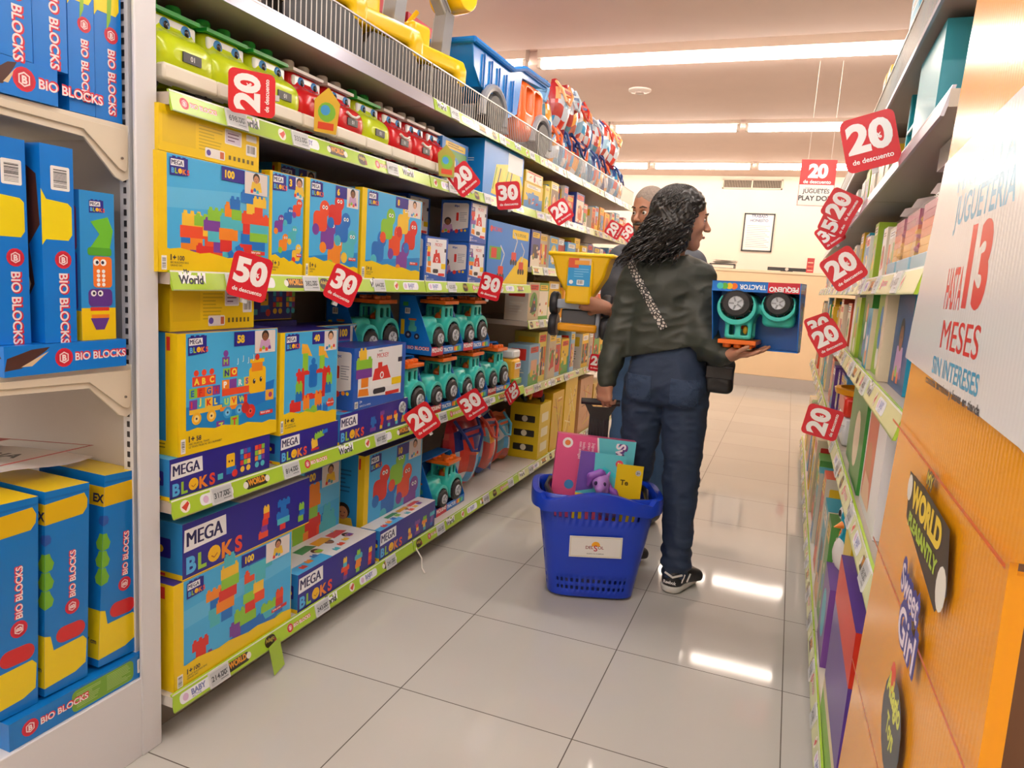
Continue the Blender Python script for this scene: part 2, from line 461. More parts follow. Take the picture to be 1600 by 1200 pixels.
mb = MB()
for k in range(36):
    x = -W/2+.035+k*(W-.07)/35; mb.b2((x-.004, -.016, -H/2+.02), (x+.004, -.005, H/2-.02), mat('#a99b8a', .5, 0, 'paint'))
mb.build('louvre', t)
t = thing('framed_notice', 'black framed printed notice hanging on the back wall', 'framed notice', (-.61, YB, 1.895))
mb = MB(); W, H = .44, .565
for lo, hi in (((-W/2, -.025, 0), (W/2, 0, .02)), ((-W/2, -.025, H-.02), (W/2, 0, H)), ((-W/2, -.025, 0), (-W/2+.02, 0, H)), ((W/2-.02, -.025, 0), (W/2, 0, H))):
    mb.b2(lo, hi, mat('#1c1a1a', .35, 0, 'paint'))
mb.build('frame', t)
mb = MB(); f = Face(mb, (-W/2+.015, -.01, .015), (1, 0, 0), (0, 0, 1), W-.03, H-.03); f.fill(K('#f3ebe0'))
f.text('TRABAJO', .205, .475, .04, K('#2c4478'), .03, 'c'); f.text('HONESTO', .205, .425, .04, K('#2c4478'), .03, 'c')
for k in range(13): f.rect(.04, .05+k*.026, .37-(k % 3)*.03, .053+k*.026+.004, K('#948c88'))
mb.build('sheet', t)

# ------------------------------------------------------------------ service counter at the end of the aisle
t = thing('service_counter', 'tall cream service counter with grey plinth at the aisle end', 'counter', (-.35, 10.35, 0))
MB().b2((-1.6, 0, .16), (1.3, .55, 1.55), mat('#e9cba2', .45, 0, 'paint')).build('body', t, bevel=.005)
MB().b2((-1.6, -.012, 0), (1.3, .55, .16), mat('#b5aca4', .4, 0, 'paint')).build('plinth', t)
MB().b2((-1.62, -.02, 1.55), (1.32, .57, 1.585), mat('#edd3b0', .35, 0, 'paint')).build('countertop', t, bevel=.004)
t = thing('monitor', 'black back of a monitor standing on the cream counter', 'monitor', (-.13, 10.62, 1.585))
MB().b2((-.25, -.03, .015), (.25, .0, .06), mat('#1d1d1f', .4, 0, 'plastic')).build('screen_back', t, bevel=.004)
MB().b2((-.08, -.05, 0), (.08, .05, .015), mat('#141415', .4, 0, 'plastic')).build('stand', t)
MB().lathe([(.022, 0), (.022, .004), (.001, .004)], mat('#cfc8be', .4, 0, 'plastic'), (0, -.031, .038), (0, -1, 0)).build('badge', t)
t = thing('letter_tray', 'black letter tray holding loose papers on the counter', 'letter tray', (-.98, 10.6, 1.585))
mb = MB(); mb.b2((-.17, -.12, 0), (.17, .12, .01), P('#1b1b1c')); mb.b2((-.17, -.12, .055), (.17, .12, .065), P('#1b1b1c'))
for x in (-.17, .158):
    mb.b2((x, -.12, 0), (x+.012, .12, .065), P('#1b1b1c'))
mb.build('tray', t)
mb = MB(); rnd = random.Random(3)
for k in range(9):
    M = Matrix.Translation((rnd.uniform(.0, .06), rnd.uniform(-.03, .03), .068+.006*k)) @ Matrix.Rotation(rnd.uniform(-.3, .3), 4, 'Z') @ Matrix.Rotation(rnd.uniform(-.05, .05), 4, 'Y')
    mb.box((0, 0, 0), (.30, .2, .0015), K(rnd.choice(['#f2ede4', '#e8dfd2', '#f7f3ea'])), M)
mb.build('papers', t)
mb, F, Lf, Rf, T = carton(.09, .06, .2, K('#b3292b'))
F.fill(K('#b92d2c'))
for k in range(5): F.rect(.012, .03+k*.026, .078-(k % 2)*.02, .042+k*.026, K(['#e8b9a0', '#7e1f20', '#d8764f', '#8f2223', '#f0d0b0'][k]))
tag(mb.build('product_box', loc=(.16, 10.55, 1.585)), 'small red carton standing upright at the right end of the counter', 'box')

# ------------------------------------------------------------------ shelving
DECK = mat('#b9ada0', .45, 0, 'paint'); DECKL = mat('#d8d2ca', .4, 0, 'paint'); RAIL = K('#a9cc3c', .25); RAIL_GLARE = K('#d6dba4', .25); METAL = mat('#b4b2bd', .3, .6, 'metal'); WIRE = mat('#b5b1ac', .35, .7, 'metal')  # the second, paler rail colour has glare on the lime rail painted in
BACKC = mat('#a2978c', .55, 0, 'paint'); CREAM = mat('#e6dcc9', .4, 0, 'paint'); WHITE = mat('#dedee2', .28, 0, 'paint')
def logo_bio(f, u, v, s, words=True, vert=False, col='#f6e9ea'):
    f.disc(u, v, s, K('#d21f3a')); f.disc(u, v, s*.82, K('#c01e35'))
    f.poly([(u-s*.5, v-s*.35), (u, v-s*.62), (u+s*.5, v-s*.35), (u+s*.5, v+s*.35), (u, v+s*.62), (u-s*.5, v+s*.35)], K('#f3dcdc'))
    f.poly([(u-s*.38, v-s*.28), (u, v-s*.48), (u+s*.38, v-s*.28), (u+s*.38, v+s*.28), (u, v+s*.48), (u-s*.38, v+s*.28)], K('#c01e35'))
    r = PI/2 if vert else 0
    if vert: f.text('B', u+s*.3, v-s*.25, s*.62, K('#f6e4e4'), .05, rot=r)
    else: f.text('B', u-s*.22, v-s*.32, s*.62, K('#f6e4e4'), .05)
    if words:
        if vert:
            f.text('BIO BLOCKS', u+s*.42, v+s*1.25, s*.8, K('#d21f3a'), .07, rot=r); f.text('BIO BLOCKS', u+s*.42, v+s*1.25, s*.8, K(col), .02, rot=r)
        else:
            f.text('BIO BLOCKS', u+s*1.25, v-s*.4, s*.8, K('#d21f3a'), .07); f.text('BIO BLOCKS', u+s*1.25, v-s*.4, s*.8, K(col), .02)
def logo_world(f, u, v, s):
    f.text('My', u+s*1.1, v+s*.75, s*.5, K('#1c1d2c'), .07); f.text('World', u, v-s*.35, s, K('#ffffff'), .14, shear=.15); f.text('World', u, v-s*.35, s, K('#23263a'), .04, shear=.15)
def rail_art(f, seed, lime=True, bright=False):
    r = random.Random(seed); f.fill(RAIL_GLARE if bright else RAIL); f.rect(0, f.H-.004, f.W, f.H, K('#e4e6da')); f.rect(0, 0, f.W, .003, K('#8f9a60'))
    u = .02; i = seed; h = f.H; c = h*.5
    while u < f.W-.16:
        k = i % 6; i += 1
        if k == 0: f.disc(u+.02, c, h*.33, K('#f2ead8')); f.poly([(u+.008, c), (u+.02, c-.012), (u+.034, c+.004), (u+.03, c+.012), (u+.02, c+.006)], K('#c8402f')); u += .07
        elif k == 1:
            f.rrect(u, c-h*.3, u+.12, c+h*.3, .012, K('#eef0f4')); f.text('BABY', u+.04, c-h*.1, h*.3, K('#7d86b8'), .05); f.text('ACTIVE', u+.04, c-h*.28, h*.14, K('#8d95c0'), .02); f.disc(u+.02, c, h*.2, K('#d9b8d8')); u += .17
        elif k == 2:
            f.rrect(u, c-h*.28, u+.09, c+h*.28, .008, K('#2e2a20')); f.text('WORLD', u+.01, c-h*.12, h*.34, K('#e3992c'), .05, maxw=.07); f.disc(u, c, h*.2, K('#e9e6da')); f.disc(u+.09, c, h*.2, K('#e9e6da')); u += .16
        elif k == 3: f.rrect(u, c-h*.36, u+.05, c+h*.36, .02, K('#33251c')); f.text('Adagio', u+.005, c-h*.1, h*.26, K('#c9b04c'), .02, maxw=.04); f.rect(u+.042, c-h*.3, u+.052, c, K('#8f3030')); u += .1
        elif k == 4: logo_bio(f, u+.02, c, h*.28); u += .19
        else: logo_world(f, u, c, h*.42); u += .16
def shelf_bay(name_label, side, y0, y1, zs, xl, depth, seeds, end=False, wire=True, bare_top=False, bright=False, nbare=1):
    """side -1: shelves on the left of the aisle (fronts face +x); +1 the mirror"""
    sx = -side                      # direction the fronts face
    w = y1-y0; t = thing('display_shelving', name_label, 'shelving', (xl-sx*depth, y0, 0))
    # local: x from the back panel (0) to the front (sx*depth)
    def B(x0, yy0, z0, x1, yy1, z1, m, nm):
        MB().b2((min(x0, x1), yy0, z0), (max(x0, x1), yy1, z1), m).build(nm, t)
    back = MB().b2((min(0, -sx*.02), .0, 0), (max(0, -sx*.02), w, zs[-1]+.26), BACKC)
    back.build('back_panel', t)
    if side < 0: B(-.36, .003, zs[-1]-.028, 0, w-.003, zs[-1], DECK, 'rear_shelf'); B(-.34, 0, 0, 0, w, .09, DECK, 'rear_plinth')
    for yy in (0.0, w-.03):
        mb = MB().b2((0, yy, 0), (sx*.035, yy+.03, zs[-1]+.3), DECKL)
        for k in range(int((zs[-1]+.2)/.05)):
            z = .1+k*.05; mb.b2((sx*.035, yy+.008, z), (sx*.0362, yy+.014, z+.028), K('#2b2724')); mb.b2((sx*.035, yy+.018, z), (sx*.0362, yy+.024, z+.028), K('#2b2724'))
        mb.build('upright', t)
    B(0, .0, 0, sx*(depth-.10), w, .09, mat('#8f877f', .6, 0, 'paint'), 'base_plinth')
    for i, z in enumerate(zs):
        D = depth-.015
        mb = MB().b2((min(0, sx*D), .003, z-.028), (max(0, sx*D), w-.003, z), DECK if i else DECKL)
        for yy in (.012, w-.03):      # side brackets under the deck
            mb.prism([(0, -.028), (0, -.085), (.05, -.05), (D*.3, -.028)], (0, yy+.014, z), (sx, 0, 0), (0, 0, 1), .004*(sx), DECKL)
        mb.build('shelf', t)
        top = (i == len(zs)-1); bare = bare_top and i >= len(zs)-nbare
        mb = MB(); tilt = .012
        a = (sx*(D-.002+tilt), z-.042); b = (sx*(D-.002), z+.006)
        pl = [(a[0], a[1]), (b[0], b[1]), (b[0]-sx*.006, b[1]), (a[0]-sx*.006, a[1])]
        m0 = METAL if bare else RAIL
        O = (0, .004, 0)
        mb.add([(x, yy, zz) for yy in (.004, w-.004) for x, zz in pl], [(0, 1, 2, 3), (7, 6, 5, 4), (0, 4, 5, 1), (1, 5, 6, 2), (2, 6, 7, 3), (3, 7, 4, 0)], m0)
        H = math.hypot(a[0]-b[0], a[1]-b[1]); V = (b[0]-a[0], 0, b[1]-a[1])
        if sx > 0: f = Face(mb, (a[0]+.0003, .004, a[1]), (0, 1, 0), V, w-.008, H)
        else: f = Face(mb, (a[0]-.0003, w-.004, a[1]), (0, -1, 0), V, w-.008, H)
        if not bare: rail_art(f, seeds+i*5, bright=bright)
        rail = mb.build('price_rail', t)
        if not bare:
            rnd = random.Random(seeds*31+i); yy = .12+rnd.random()*.1
            while yy < w-.14:
                mb = MB(); uu = yy
                g = Face(mb, f.O+f.U*uu+f.N*.004+f.V*.002, f.U, f.V, .075, H*.92)
                p = [g.pt(0, 0, 0), g.pt(g.W, 0, 0), g.pt(g.W, g.H, 0), g.pt(0, g.H, 0)]; q = [v-f.N*.006 for v in p]
                mb.add([tuple(v) for v in p+q], [(0, 1, 2, 3), (7, 6, 5, 4), (0, 4, 5, 1), (1, 5, 6, 2), (2, 6, 7, 3), (3, 7, 4, 0)], K('#d5d6d8'))
                g.rrect(.004, .004, g.W-.004, g.H-.004, .004, K('#bfc3c6')); g.text('%d.00' % rnd.randint(99, 899), .008, H*.32, H*.3, K('#3c4046'), .02)
                for k in range(3): g.rect(.04, H*(.18+.2*k), .068, H*(.2+.2*k)+.001, K('#5c6066'))
                mb.build('price_tag', rail); yy += .25+rnd.random()*.3
        if top and wire:
            mb = MB(); x = sx*(D-.012); hh = .13
            for k in range(int(w/.024)+1):
                yy = .006+k*(w-.012)/int(w/.024); mb.box((x, yy, z+hh/2), (.0022, .0022, hh), WIRE)
            for zz in (.004, hh): mb.box((x, w/2, z+zz), (.005, w-.01, .005), WIRE)
            mb.build('wire_fence', t)
    return t
LZ = [.13, .66, 1.235, 1.65, 1.945]; LZ3 = [.13, .64, 1.03, 1.34, 1.65, 1.945]
shelf_bay('left shelving bay nearest the camera, with large building block boxes', -1, 1.315, 2.60, LZ, XL, .47, 1, bare_top=True)
shelf_bay('left shelving bay holding toy tractors in blue trays', -1, 2.60, 3.86, LZ, XL, .47, 3)
shelf_bay('left shelving bay behind the blue basket, with yellow board game boxes', -1, 3.86, 5.12, LZ3, XL, .47, 5, bright=True)
shelf_bay('left shelving bay at the far end, behind the man', -1, 5.12, 6.38, LZ3, XL, .47, 7, bright=True)
RZ = [.115, .77, 1.085, 1.335, 1.62, 1.86]
shelf_bay('right shelving bay nearest the camera, next to the orange panel', 1, 1.36, 2.62, RZ, XR, .46, 2, bright=True, bare_top=True, nbare=2)
shelf_bay('right shelving bay, second from the orange panel', 1, 2.62, 3.88, RZ, XR, .46, 4, bright=True, bare_top=True, nbare=2)
shelf_bay('right shelving bay, third from the orange panel', 1, 3.88, 5.14, RZ, XR, .46, 6, bright=True, bare_top=True, nbare=2)
shelf_bay('right shelving bay farthest down the aisle', 1, 5.14, 6.40, RZ, XR, .46, 8, bright=True, bare_top=True, nbare=2)

# ------------------------------------------------------------------ end cap of the left shelving (its shelves face the camera side)
t = thing('end_cap_shelving', 'white end shelving with cream brackets at the left edge', 'shelving', (-1.40, 1.27, 0))
MB().b2((-1.1, 0, 0), (-.03, .022, 2.4), mat('#c3bcb6', .55, 0, 'paint')).build('back_panel', t)
mb = MB().b2((-.085, -.0, 0), (-.025, .036, 2.5), WHITE)
mb.b2((-.03, -.022, 0), (-.02, .038, 2.5), WHITE)
mb.build('post', t, bevel=.003)
mb = MB().b2((-.075, -.018, 0), (-.045, 0, 2.4), WHITE)
for k in range(94):
    mb.b2((-.063, -.0192, .06+k*.025), (-.055, -.018, .06+k*.025+.014), K('#2d2c30'))
mb.build('slotted_strip', t)
mb = MB().b2((-1.1, -.46, 0), (-.024, .04, .215), WHITE)
mb.build('base', t, bevel=.002)
for z in (1.56, 1.014):
    MB().b2((-1.1, -.44, z-.028), (-.05, -.005, z), CREAM).build('shelf', t)
    mb = MB(); mb.prism([(0, -.03), (0, -.115), (.02, -.125), (.04, -.118), (.115, -.045), (.44, -.032), (.44, 0), (0, 0)], (-.048, -.012, z), (0, -1, 0), (0, 0, 1), .006, CREAM)
    mb.prism([(.012, -.012), (.012, -.095), (.02, -.104), (.035, -.098), (.12, -.03), (.42, -.02), (.42, -.008)], (-.042, -.012, z), (0, -1, 0), (0, 0, 1), .003, mat('#ded2bc', .4, 0, 'paint'))
    mb.cyl((-.045, -.04, z-.075), (-.0385, -.04, z-.075), .003, .003, K('#6b6156'), 10)
    mb.build('bracket', t, bevel=.001)
# ------------------------------------------------------------------ printed artwork for the cartons
SKY, NAVY, YEL, BLU = K('#48b0e8', .3), K('#2a2387', .3), K('#f3cd12', .3), K('#0b77d6', .3)
BR = [K(c, .3) for c in ('#d8322b', '#f08a24', '#1f6fc4', '#8cc63a', '#4fb9c9', '#e8502c', '#f4c63a', '#7a3f9c')]
INK = K('#1f1c3a', .4)
SKIN_P = [K('#c98d66'), K('#8a5a3c'), K('#e0ad88')]
def brick(f, u, v, w, h, m, studs=2, rot=0):
    c, q = math.cos(rot), math.sin(rot)
    def T(pts): return [(u+a*c-b*q, v+a*q+b*c) for a, b in pts]
    f.poly(T([(0, 0), (w, 0), (w, h), (0, h)]), m)
    for k in range(studs):
        s0 = w*(k+.18)/studs; s1 = w*(k+.82)/studs
        f.poly(T([(s0, h*.95), (s1, h*.95), (s1-w*.03, h*1.28), (s0+w*.03, h*1.28)]), m)
def tower(f, u, v, s, n, r):
    y = v; x = u
    for k in range(n):
        w = s*r.choice([1, 1, 1.6, 2.2]); h = s*.72
        brick(f, x-w/2, y, w, h, r.choice(BR), max(1, round(w/s*2)//1 if w < s*1.2 else 3)); y += h
        x += s*r.uniform(-.25, .25)
        if y > f.H*.96: break
def blocks_scene(f, seed, n=8):
    r = random.Random(seed); s = min(f.W, f.H)*.13
    f.fill(SKY); f.poly([(0, f.H*.55), (f.W, f.H*.62), (f.W, f.H*.80), (0, f.H*.72)], K('#62bdec', .3))
    for k in range(n):
        u = f.W*(.1+.82*(k+.5)/n); base = f.H*(r.choice([.1, .16, .42, .5]) if k % 3 else .1)
        tower(f, u, base, s*r.uniform(.85, 1.25), r.choice([3, 4, 5, 6, 7]), r)
    for k in range(6): f.disc(f.W*(.08+.16*k), f.H*r.uniform(.07, .13), s*r.uniform(.5, .9), BR[(k*3+seed) % 8], s*.5)
    brick(f, f.W*.6, f.H*.03, s*1.8, s*1.1, BR[2], 2, .5)
def kid(f, u, v, s, r=None, k=0):
    """a small printed photograph of a child playing"""
    f.poly([(u-s*.5, v), (u+s*.5, v), (u+s*.36, v+s*.55), (u-s*.36, v+s*.55)], [K('#e9c23a'), K('#c9a0c8'), K('#e8d8d8')][k % 3])
    f.disc(u, v+s*.78, s*.30, K('#2a1c17')); f.disc(u, v+s*.70, s*.22, SKIN_P[k % 3], s*.24)
    f.disc(u-s*.08, v+s*.72, s*.025, INK); f.disc(u+s*.08, v+s*.72, s*.025, INK); f.band([(u-s*.07, v+s*.6), (u, v+s*.57), (u+s*.07, v+s*.6)], s*.03, K('#a03a34'))
    for i in range(4): brick(f, u-s*.5+i*s*.25, v-s*.12+(i % 2)*s*.1, s*.22, s*.16, BR[(i*2+k) % 8], 1)
def kid_photo(f, u0, v0, u1, v1, k=0):
    g = f.sub(u0, v0, u1, v1); g.k = f.k; g.fill(K('#e6dcd8')); f.k = g.k
    kid(f, (u0+u1)/2, v0+(v1-v0)*.16, (v1-v0)*.78, k=k)
BLOKS = [('B', '#59b4ee'), ('L', '#9ccb3c'), ('O', ''), ('K', '#f08a24'), ('S', '#e8462c')]
def logo_mega(f, u, v, s, tagged=False):
    """MEGA on a white tag above BLOKS; s is the height of the letters of BLOKS; u,v the lower left"""
    if tagged:
        f.poly([(u-s*.3, v-s*.45), (u+s*3.6, v-s*.2), (u+s*3.6, v+s*2.7), (u-s*.3, v+s*2.5)], NAVY)
        for k in range(3): f.rect(u+s*(.2+k*1.1), v+s*2.5, u+s*(.9+k*1.1), v+s*2.8, NAVY)
    f.poly([(u-s*.15, v+s*1.15), (u+s*2.75, v+s*1.25), (u+s*2.7, v+s*2.35), (u-s*.1, v+s*2.3)], K('#f4f4f8', .3))
    f.text('MEGA', u+s*.06, v+s*1.4, s*.78, K('#1d1a55', .3), .055, maxw=s*2.4)
    x = u
    for c, col in BLOKS:
        if c == 'O':
            f.disc(x+s*.42, v+s*.45, s*.45, K('#f6c21c', .3)); f.band([(x+s*.22, v+s*.38), (x+s*.42, v+s*.24), (x+s*.64, v+s*.42)], s*.06, K('#b4621a', .3)); x += s*.95
        else: x += f.text(c, x, v, s*.85, K(col, .3), .04)+s*.12
def age(f, u, v, s, n, txt='100'):
    f.text('1+', u, v, s, INK, .03); f.text(txt, u+s*1.6, v, s*.8, INK, .02)
    for k in range(2): f.text(n[k] if k < len(n) else n[0], u, v-s*(.55+.5*k), s*.34, INK, .0)
def barcode(f, u0, v0, u1, v1, vert=False, seed=1):
    f.rrect(u0, v0, u1, v1, (u1-u0)*.08, K('#f2f2f0')); r = random.Random(seed); n = 13
    a, b = (v0, v1) if vert else (u0, u1)
    for k in range(n):
        p = a+(b-a)*(.12+.76*k/n); q = p+(b-a)*.76/n*r.choice([.3, .5, .7])
        if vert: f.rect(u0+(u1-u0)*.15, p, u1-(u1-u0)*.15, q, K('#23232a'))
        else: f.rect(p, v0+(v1-v0)*.22, q, v1-(v1-v0)*.1, K('#23232a'))
def fineprint(f, u0, v0, u1, v1, n, m, seed=2):
    r = random.Random(seed)
    for k in range(n):
        y = v1-(v1-v0)*(k+.5)/n; f.rect(u0, y-(v1-v0)/n*.18, u0+(u1-u0)*r.uniform(.6, 1), y+(v1-v0)/n*.18, m)
def wavy_yellow(f, h0, h1):
    n = 12; pts = [(0, 0), (f.W, 0)]+[(f.W*(1-k/n), f.H*(h1+(h0-h1)*k/n+.012*math.sin(k*2.1))) for k in range(n+1)]
    f.poly(pts, YEL)

def mega_box(w, d, h, title='100', words=('BIG BUILDING BAG', 'SAC DE BLOCS'), seed=1, kidk=0, scene='blocks', photo=True):
    mb, F, Lf, Rf, T = carton(w, d, h, YEL, YEL, NAVY)
    T.fill(NAVY)
    g = F.sub(.035*w/.35, h*.0, w, h); g.k = 2
    g = F.sub(w*.07, 0, w*.995, h*.995)
    if scene == 'blocks': blocks_scene(g, seed)
    elif scene == 'train': train_scene(g)
    elif scene == 'castle': castle_scene(g)
    else: animals_scene(g, seed)
    F.k = g.k+1; wavy_yellow(F, .22, .12)
    if photo:
        kid_photo(F, w*.74, h*.78, w*.97, h*.985, kidk)
        F.rect(w*.52, h*.86, w*.735, h*.985, NAVY); F.text(title, w*.55, h*.885, h*.065, K('#f7cf22', .3), .05)
    logo_mega(F, w*.1, h*.84, h*.05, True)
    age(F, w*.09, h*.105, h*.05, words, title)
    barcode(F, w*.02, h*.02, w*.06, h*.14, True, seed)
    F.rect(w*.8, h*.2, w*.95, h*.235, K('#d8322b')); F.text('fisher price', w*.81, h*.207, h*.02, K('#ffffff'), .02, maxw=w*.13)
    for S in (Lf, Rf):
        S.rect(0, h*.12, d*.8, h, K('#2b8fd0', .3)); kid(S, d*.35, h*.2, h*.28, k=kidk+1)
        fineprint(S, d*.1, h*.6, d*.6, h*.85, 6, K('#1d5e92')); fineprint(S, d*.1, h*.02, d*.8, h*.11, 3, K('#8a7a1c')); S.rect(d*.82, h*.86, d*.88, h*.97, K('#d8322b'))
    return mb
def train_scene(g):
    W, H = g.W, g.H; g.fill(SKY); g.poly([(0, H*.1), (W, H*.1), (W, H*.34), (0, H*.40)], K('#1f86cf', .3))
    cols = ['#d8322b', '#8cc63a', '#e8502c', '#f08a24', '#7a3f9c', '#4fb9c9', '#f4c63a', '#1f6fc4']
    def lb(u, v, s, ch, c, t):
        g.rect(u, v, u+s, v+s*.95, K(c, .3)); g.text(ch, u+s*.22, v+s*.18, s*.6, K(t, .3), .05)
    s = H*.085
    for i, ch in enumerate('ABC'): lb(W*.06+i*s, H*.56, s, ch, '#e8462c', '#f6e14a'); g.disc(W*.06+(i+.5)*s, H*.67, s*.32, K('#e8462c', .3))
    for i, ch in enumerate('EFGH'): lb(W*.03+i*s, H*.465, s, ch, cols[(i+1) % 8], '#c9302a' if i % 2 else '#1f5fb4')
    for i, ch in enumerate('IJKL'): lb(W*.03+i*s, H*.37, s, ch, cols[(i+4) % 8], '#f6e14a' if i % 2 else '#d8322b')
    for i, ch in enumerate('PQRS'): lb(W*.36+i*s*1.05, H*.5, s, ch, cols[(i+3) % 8], '#7a3f9c' if i % 2 else '#f3f3f3')
    g.rect(W*.36, H*.44, W*.36+s*4.2, H*.5, K('#e8502c', .3))
    for i, ch in enumerate('UVWX'): lb(W*.37+i*s, H*.345, s, ch, cols[(i+5) % 8], '#e8462c' if i % 2 else '#c8e04a')
    lb(W*.37, H*.6, s, 'N', '#8cc63a', '#2a2387'); lb(W*.37+s, H*.6, s, 'O', '#e8462c', '#f6e14a'); lb(W*.36, H*.7, s, 'M', '#7a3f9c', '#9ccb3c'); g.disc(W*.36+s*.5, H*.81, s*.35, K('#7a3f9c', .3))
    g.rect(W*.03, H*.33, W*.36, H*.37, K('#f4c63a', .3)); g.rect(W*.34, H*.31, W*.72, H*.345, K('#f08a24', .3))
    for u, c in ((.1, '#f4b92a'), (.25, '#f4b92a'), (.42, '#3aa0dc'), (.55, '#3aa0dc')):
        g.disc(W*u, H*.29, s*.62, K(c, .3)); g.disc(W*u, H*.29, s*.35, K('#ffe08a' if c[1] == 'f' else '#7cc4ee', .3)); g.disc(W*u, H*.29, s*.12, INK)
    # engine
    g.rrect(W*.66, H*.42, W*.86, H*.66, .01, K('#f6c21c', .3)); g.rect(W*.69, H*.62, W*.82, H*.70, K('#f08a24', .3)); g.rect(W*.67, H*.70, W*.84, H*.735, K('#f6c21c', .3)); g.disc(W*.755, H*.75, s*.35, K('#d8322b', .3))
    g.disc(W*.72, H*.53, s*.2, INK, s*.28); g.disc(W*.80, H*.54, s*.2, INK, s*.28); g.disc(W*.725, H*.54, s*.07, K('#ffffff')); g.disc(W*.805, H*.55, s*.07, K('#ffffff'))
    g.poly([(W*.64, H*.28), (W*.95, H*.34), (W*.97, H*.52), (W*.86, H*.5), (W*.86, H*.42), (W*.64, H*.42)], K('#1f78d0', .3))
    g.disc(W*.68, H*.26, s*.75, K('#d8322b', .3)); g.disc(W*.68, H*.26, s*.3, K('#f06a5a', .3)); g.disc(W*.62, H*.3, s*.6, K('#c42d28', .3)); g.disc(W*.68, H*.26, s*.15, INK)
    g.rect(W*.86, H*.33, W*.96, H*.43, K('#f0b23a', .3)); g.disc(W*.92, H*.38, s*.3, K('#a03a8a', .3))
    lb(W*.3, H*.14, s*1.1, 'Z', '#7a3f9c', '#c8e04a'); lb(W*.45, H*.15, s*1.2, 'T', '#8cc63a', '#d8322b')
    for k in range(4): g.text('♪' if False else 'J', W*(.52+.06*k), H*(.7+.02*(k % 2)), s*.5, K('#cfe8f6'), .03)
def castle_scene(g):
    W, H = g.W, g.H; g.fill(SKY); s = W*.12
    for u, v, c, n in ((.3, .78, '#f4b43a', 1), (.62, .74, '#f4b43a', 1)):
        g.poly([(W*u, H*v), (W*(u+.2), H*(v-.04)), (W*(u+.1), H*(v+.09)), (W*u, H*(v+.1))], K(c, .3))
    g.rect(W*.32, H*.58, W*.42, H*.78, BR[3]); g.rect(W*.64, H*.6, W*.74, H*.74, BR[3]); g.rrect(W*.44, H*.42, W*.6, H*.66, .01, BR[2]); g.disc(W*.52, H*.69, s*.35, BR[2])
    for k, (u, v, w, h, c) in enumerate([(.22, .3, .14, .26, 0), (.7, .34, .16, .22, 0), (.2, .56, .25, .035, 0), (.58, .56, .28, .035, 0), (.36, .3, .4, .05, 0), (.1, .2, .2, .1, 0), (.34, .2, .12, .12, 1), (.56, .2, .14, .14, 1), (.2, .38, .12, .1, 3), (.2, .3, .12, .08, 2), (.78, .42, .12, .1, 3), (.76, .33, .12, .09, 2), (.6, .14, .1, .07, 2), (.72, .14, .1, .07, 2), (.82, .18, .12, .07, 5)]):
        brick(g, W*u, H*v, W*w, H*h, BR[c], 2)
    g.disc(W*.3, H*.13, s*.6, BR[3]); g.disc(W*.42, H*.15, s*.6, BR[3]); g.disc(W*.54, H*.17, s*.6, BR[3]); g.poly([(W*.2, H*.09), (W*.64, H*.13), (W*.6, H*.17), (W*.2, H*.14)], BR[3])
def animals_scene(g, seed):
    r = random.Random(seed); W, H = g.W, g.H; g.fill(SKY); s = min(W, H)*.165
    g.poly([(0, 0), (W, 0), (W, H*.3), (0, H*.22)], K('#1f86cf', .3))
    for k in range(6):
        u = W*(.2+.58*((k*2+seed) % 5)/4); v = H*(.2+.09*k); c = BR[(k*3+seed) % 8]
        g.rrect(u-s*.8, v-s*.5, u+s*.8, v+s*.9, s*.4, c); g.disc(u+s*.5, v+s*1.1, s*.6, c)
        g.disc(u+s*.35, v+s*1.2, s*.14, K('#ffffff')); g.disc(u+s*.7, v+s*1.2, s*.14, K('#ffffff')); g.disc(u+s*.37, v+s*1.2, s*.07, INK); g.disc(u+s*.68, v+s*1.2, s*.07, INK)
        g.disc(u-s*.5, v-s*.4, s*.4, BR[(k*3+seed+2) % 8])
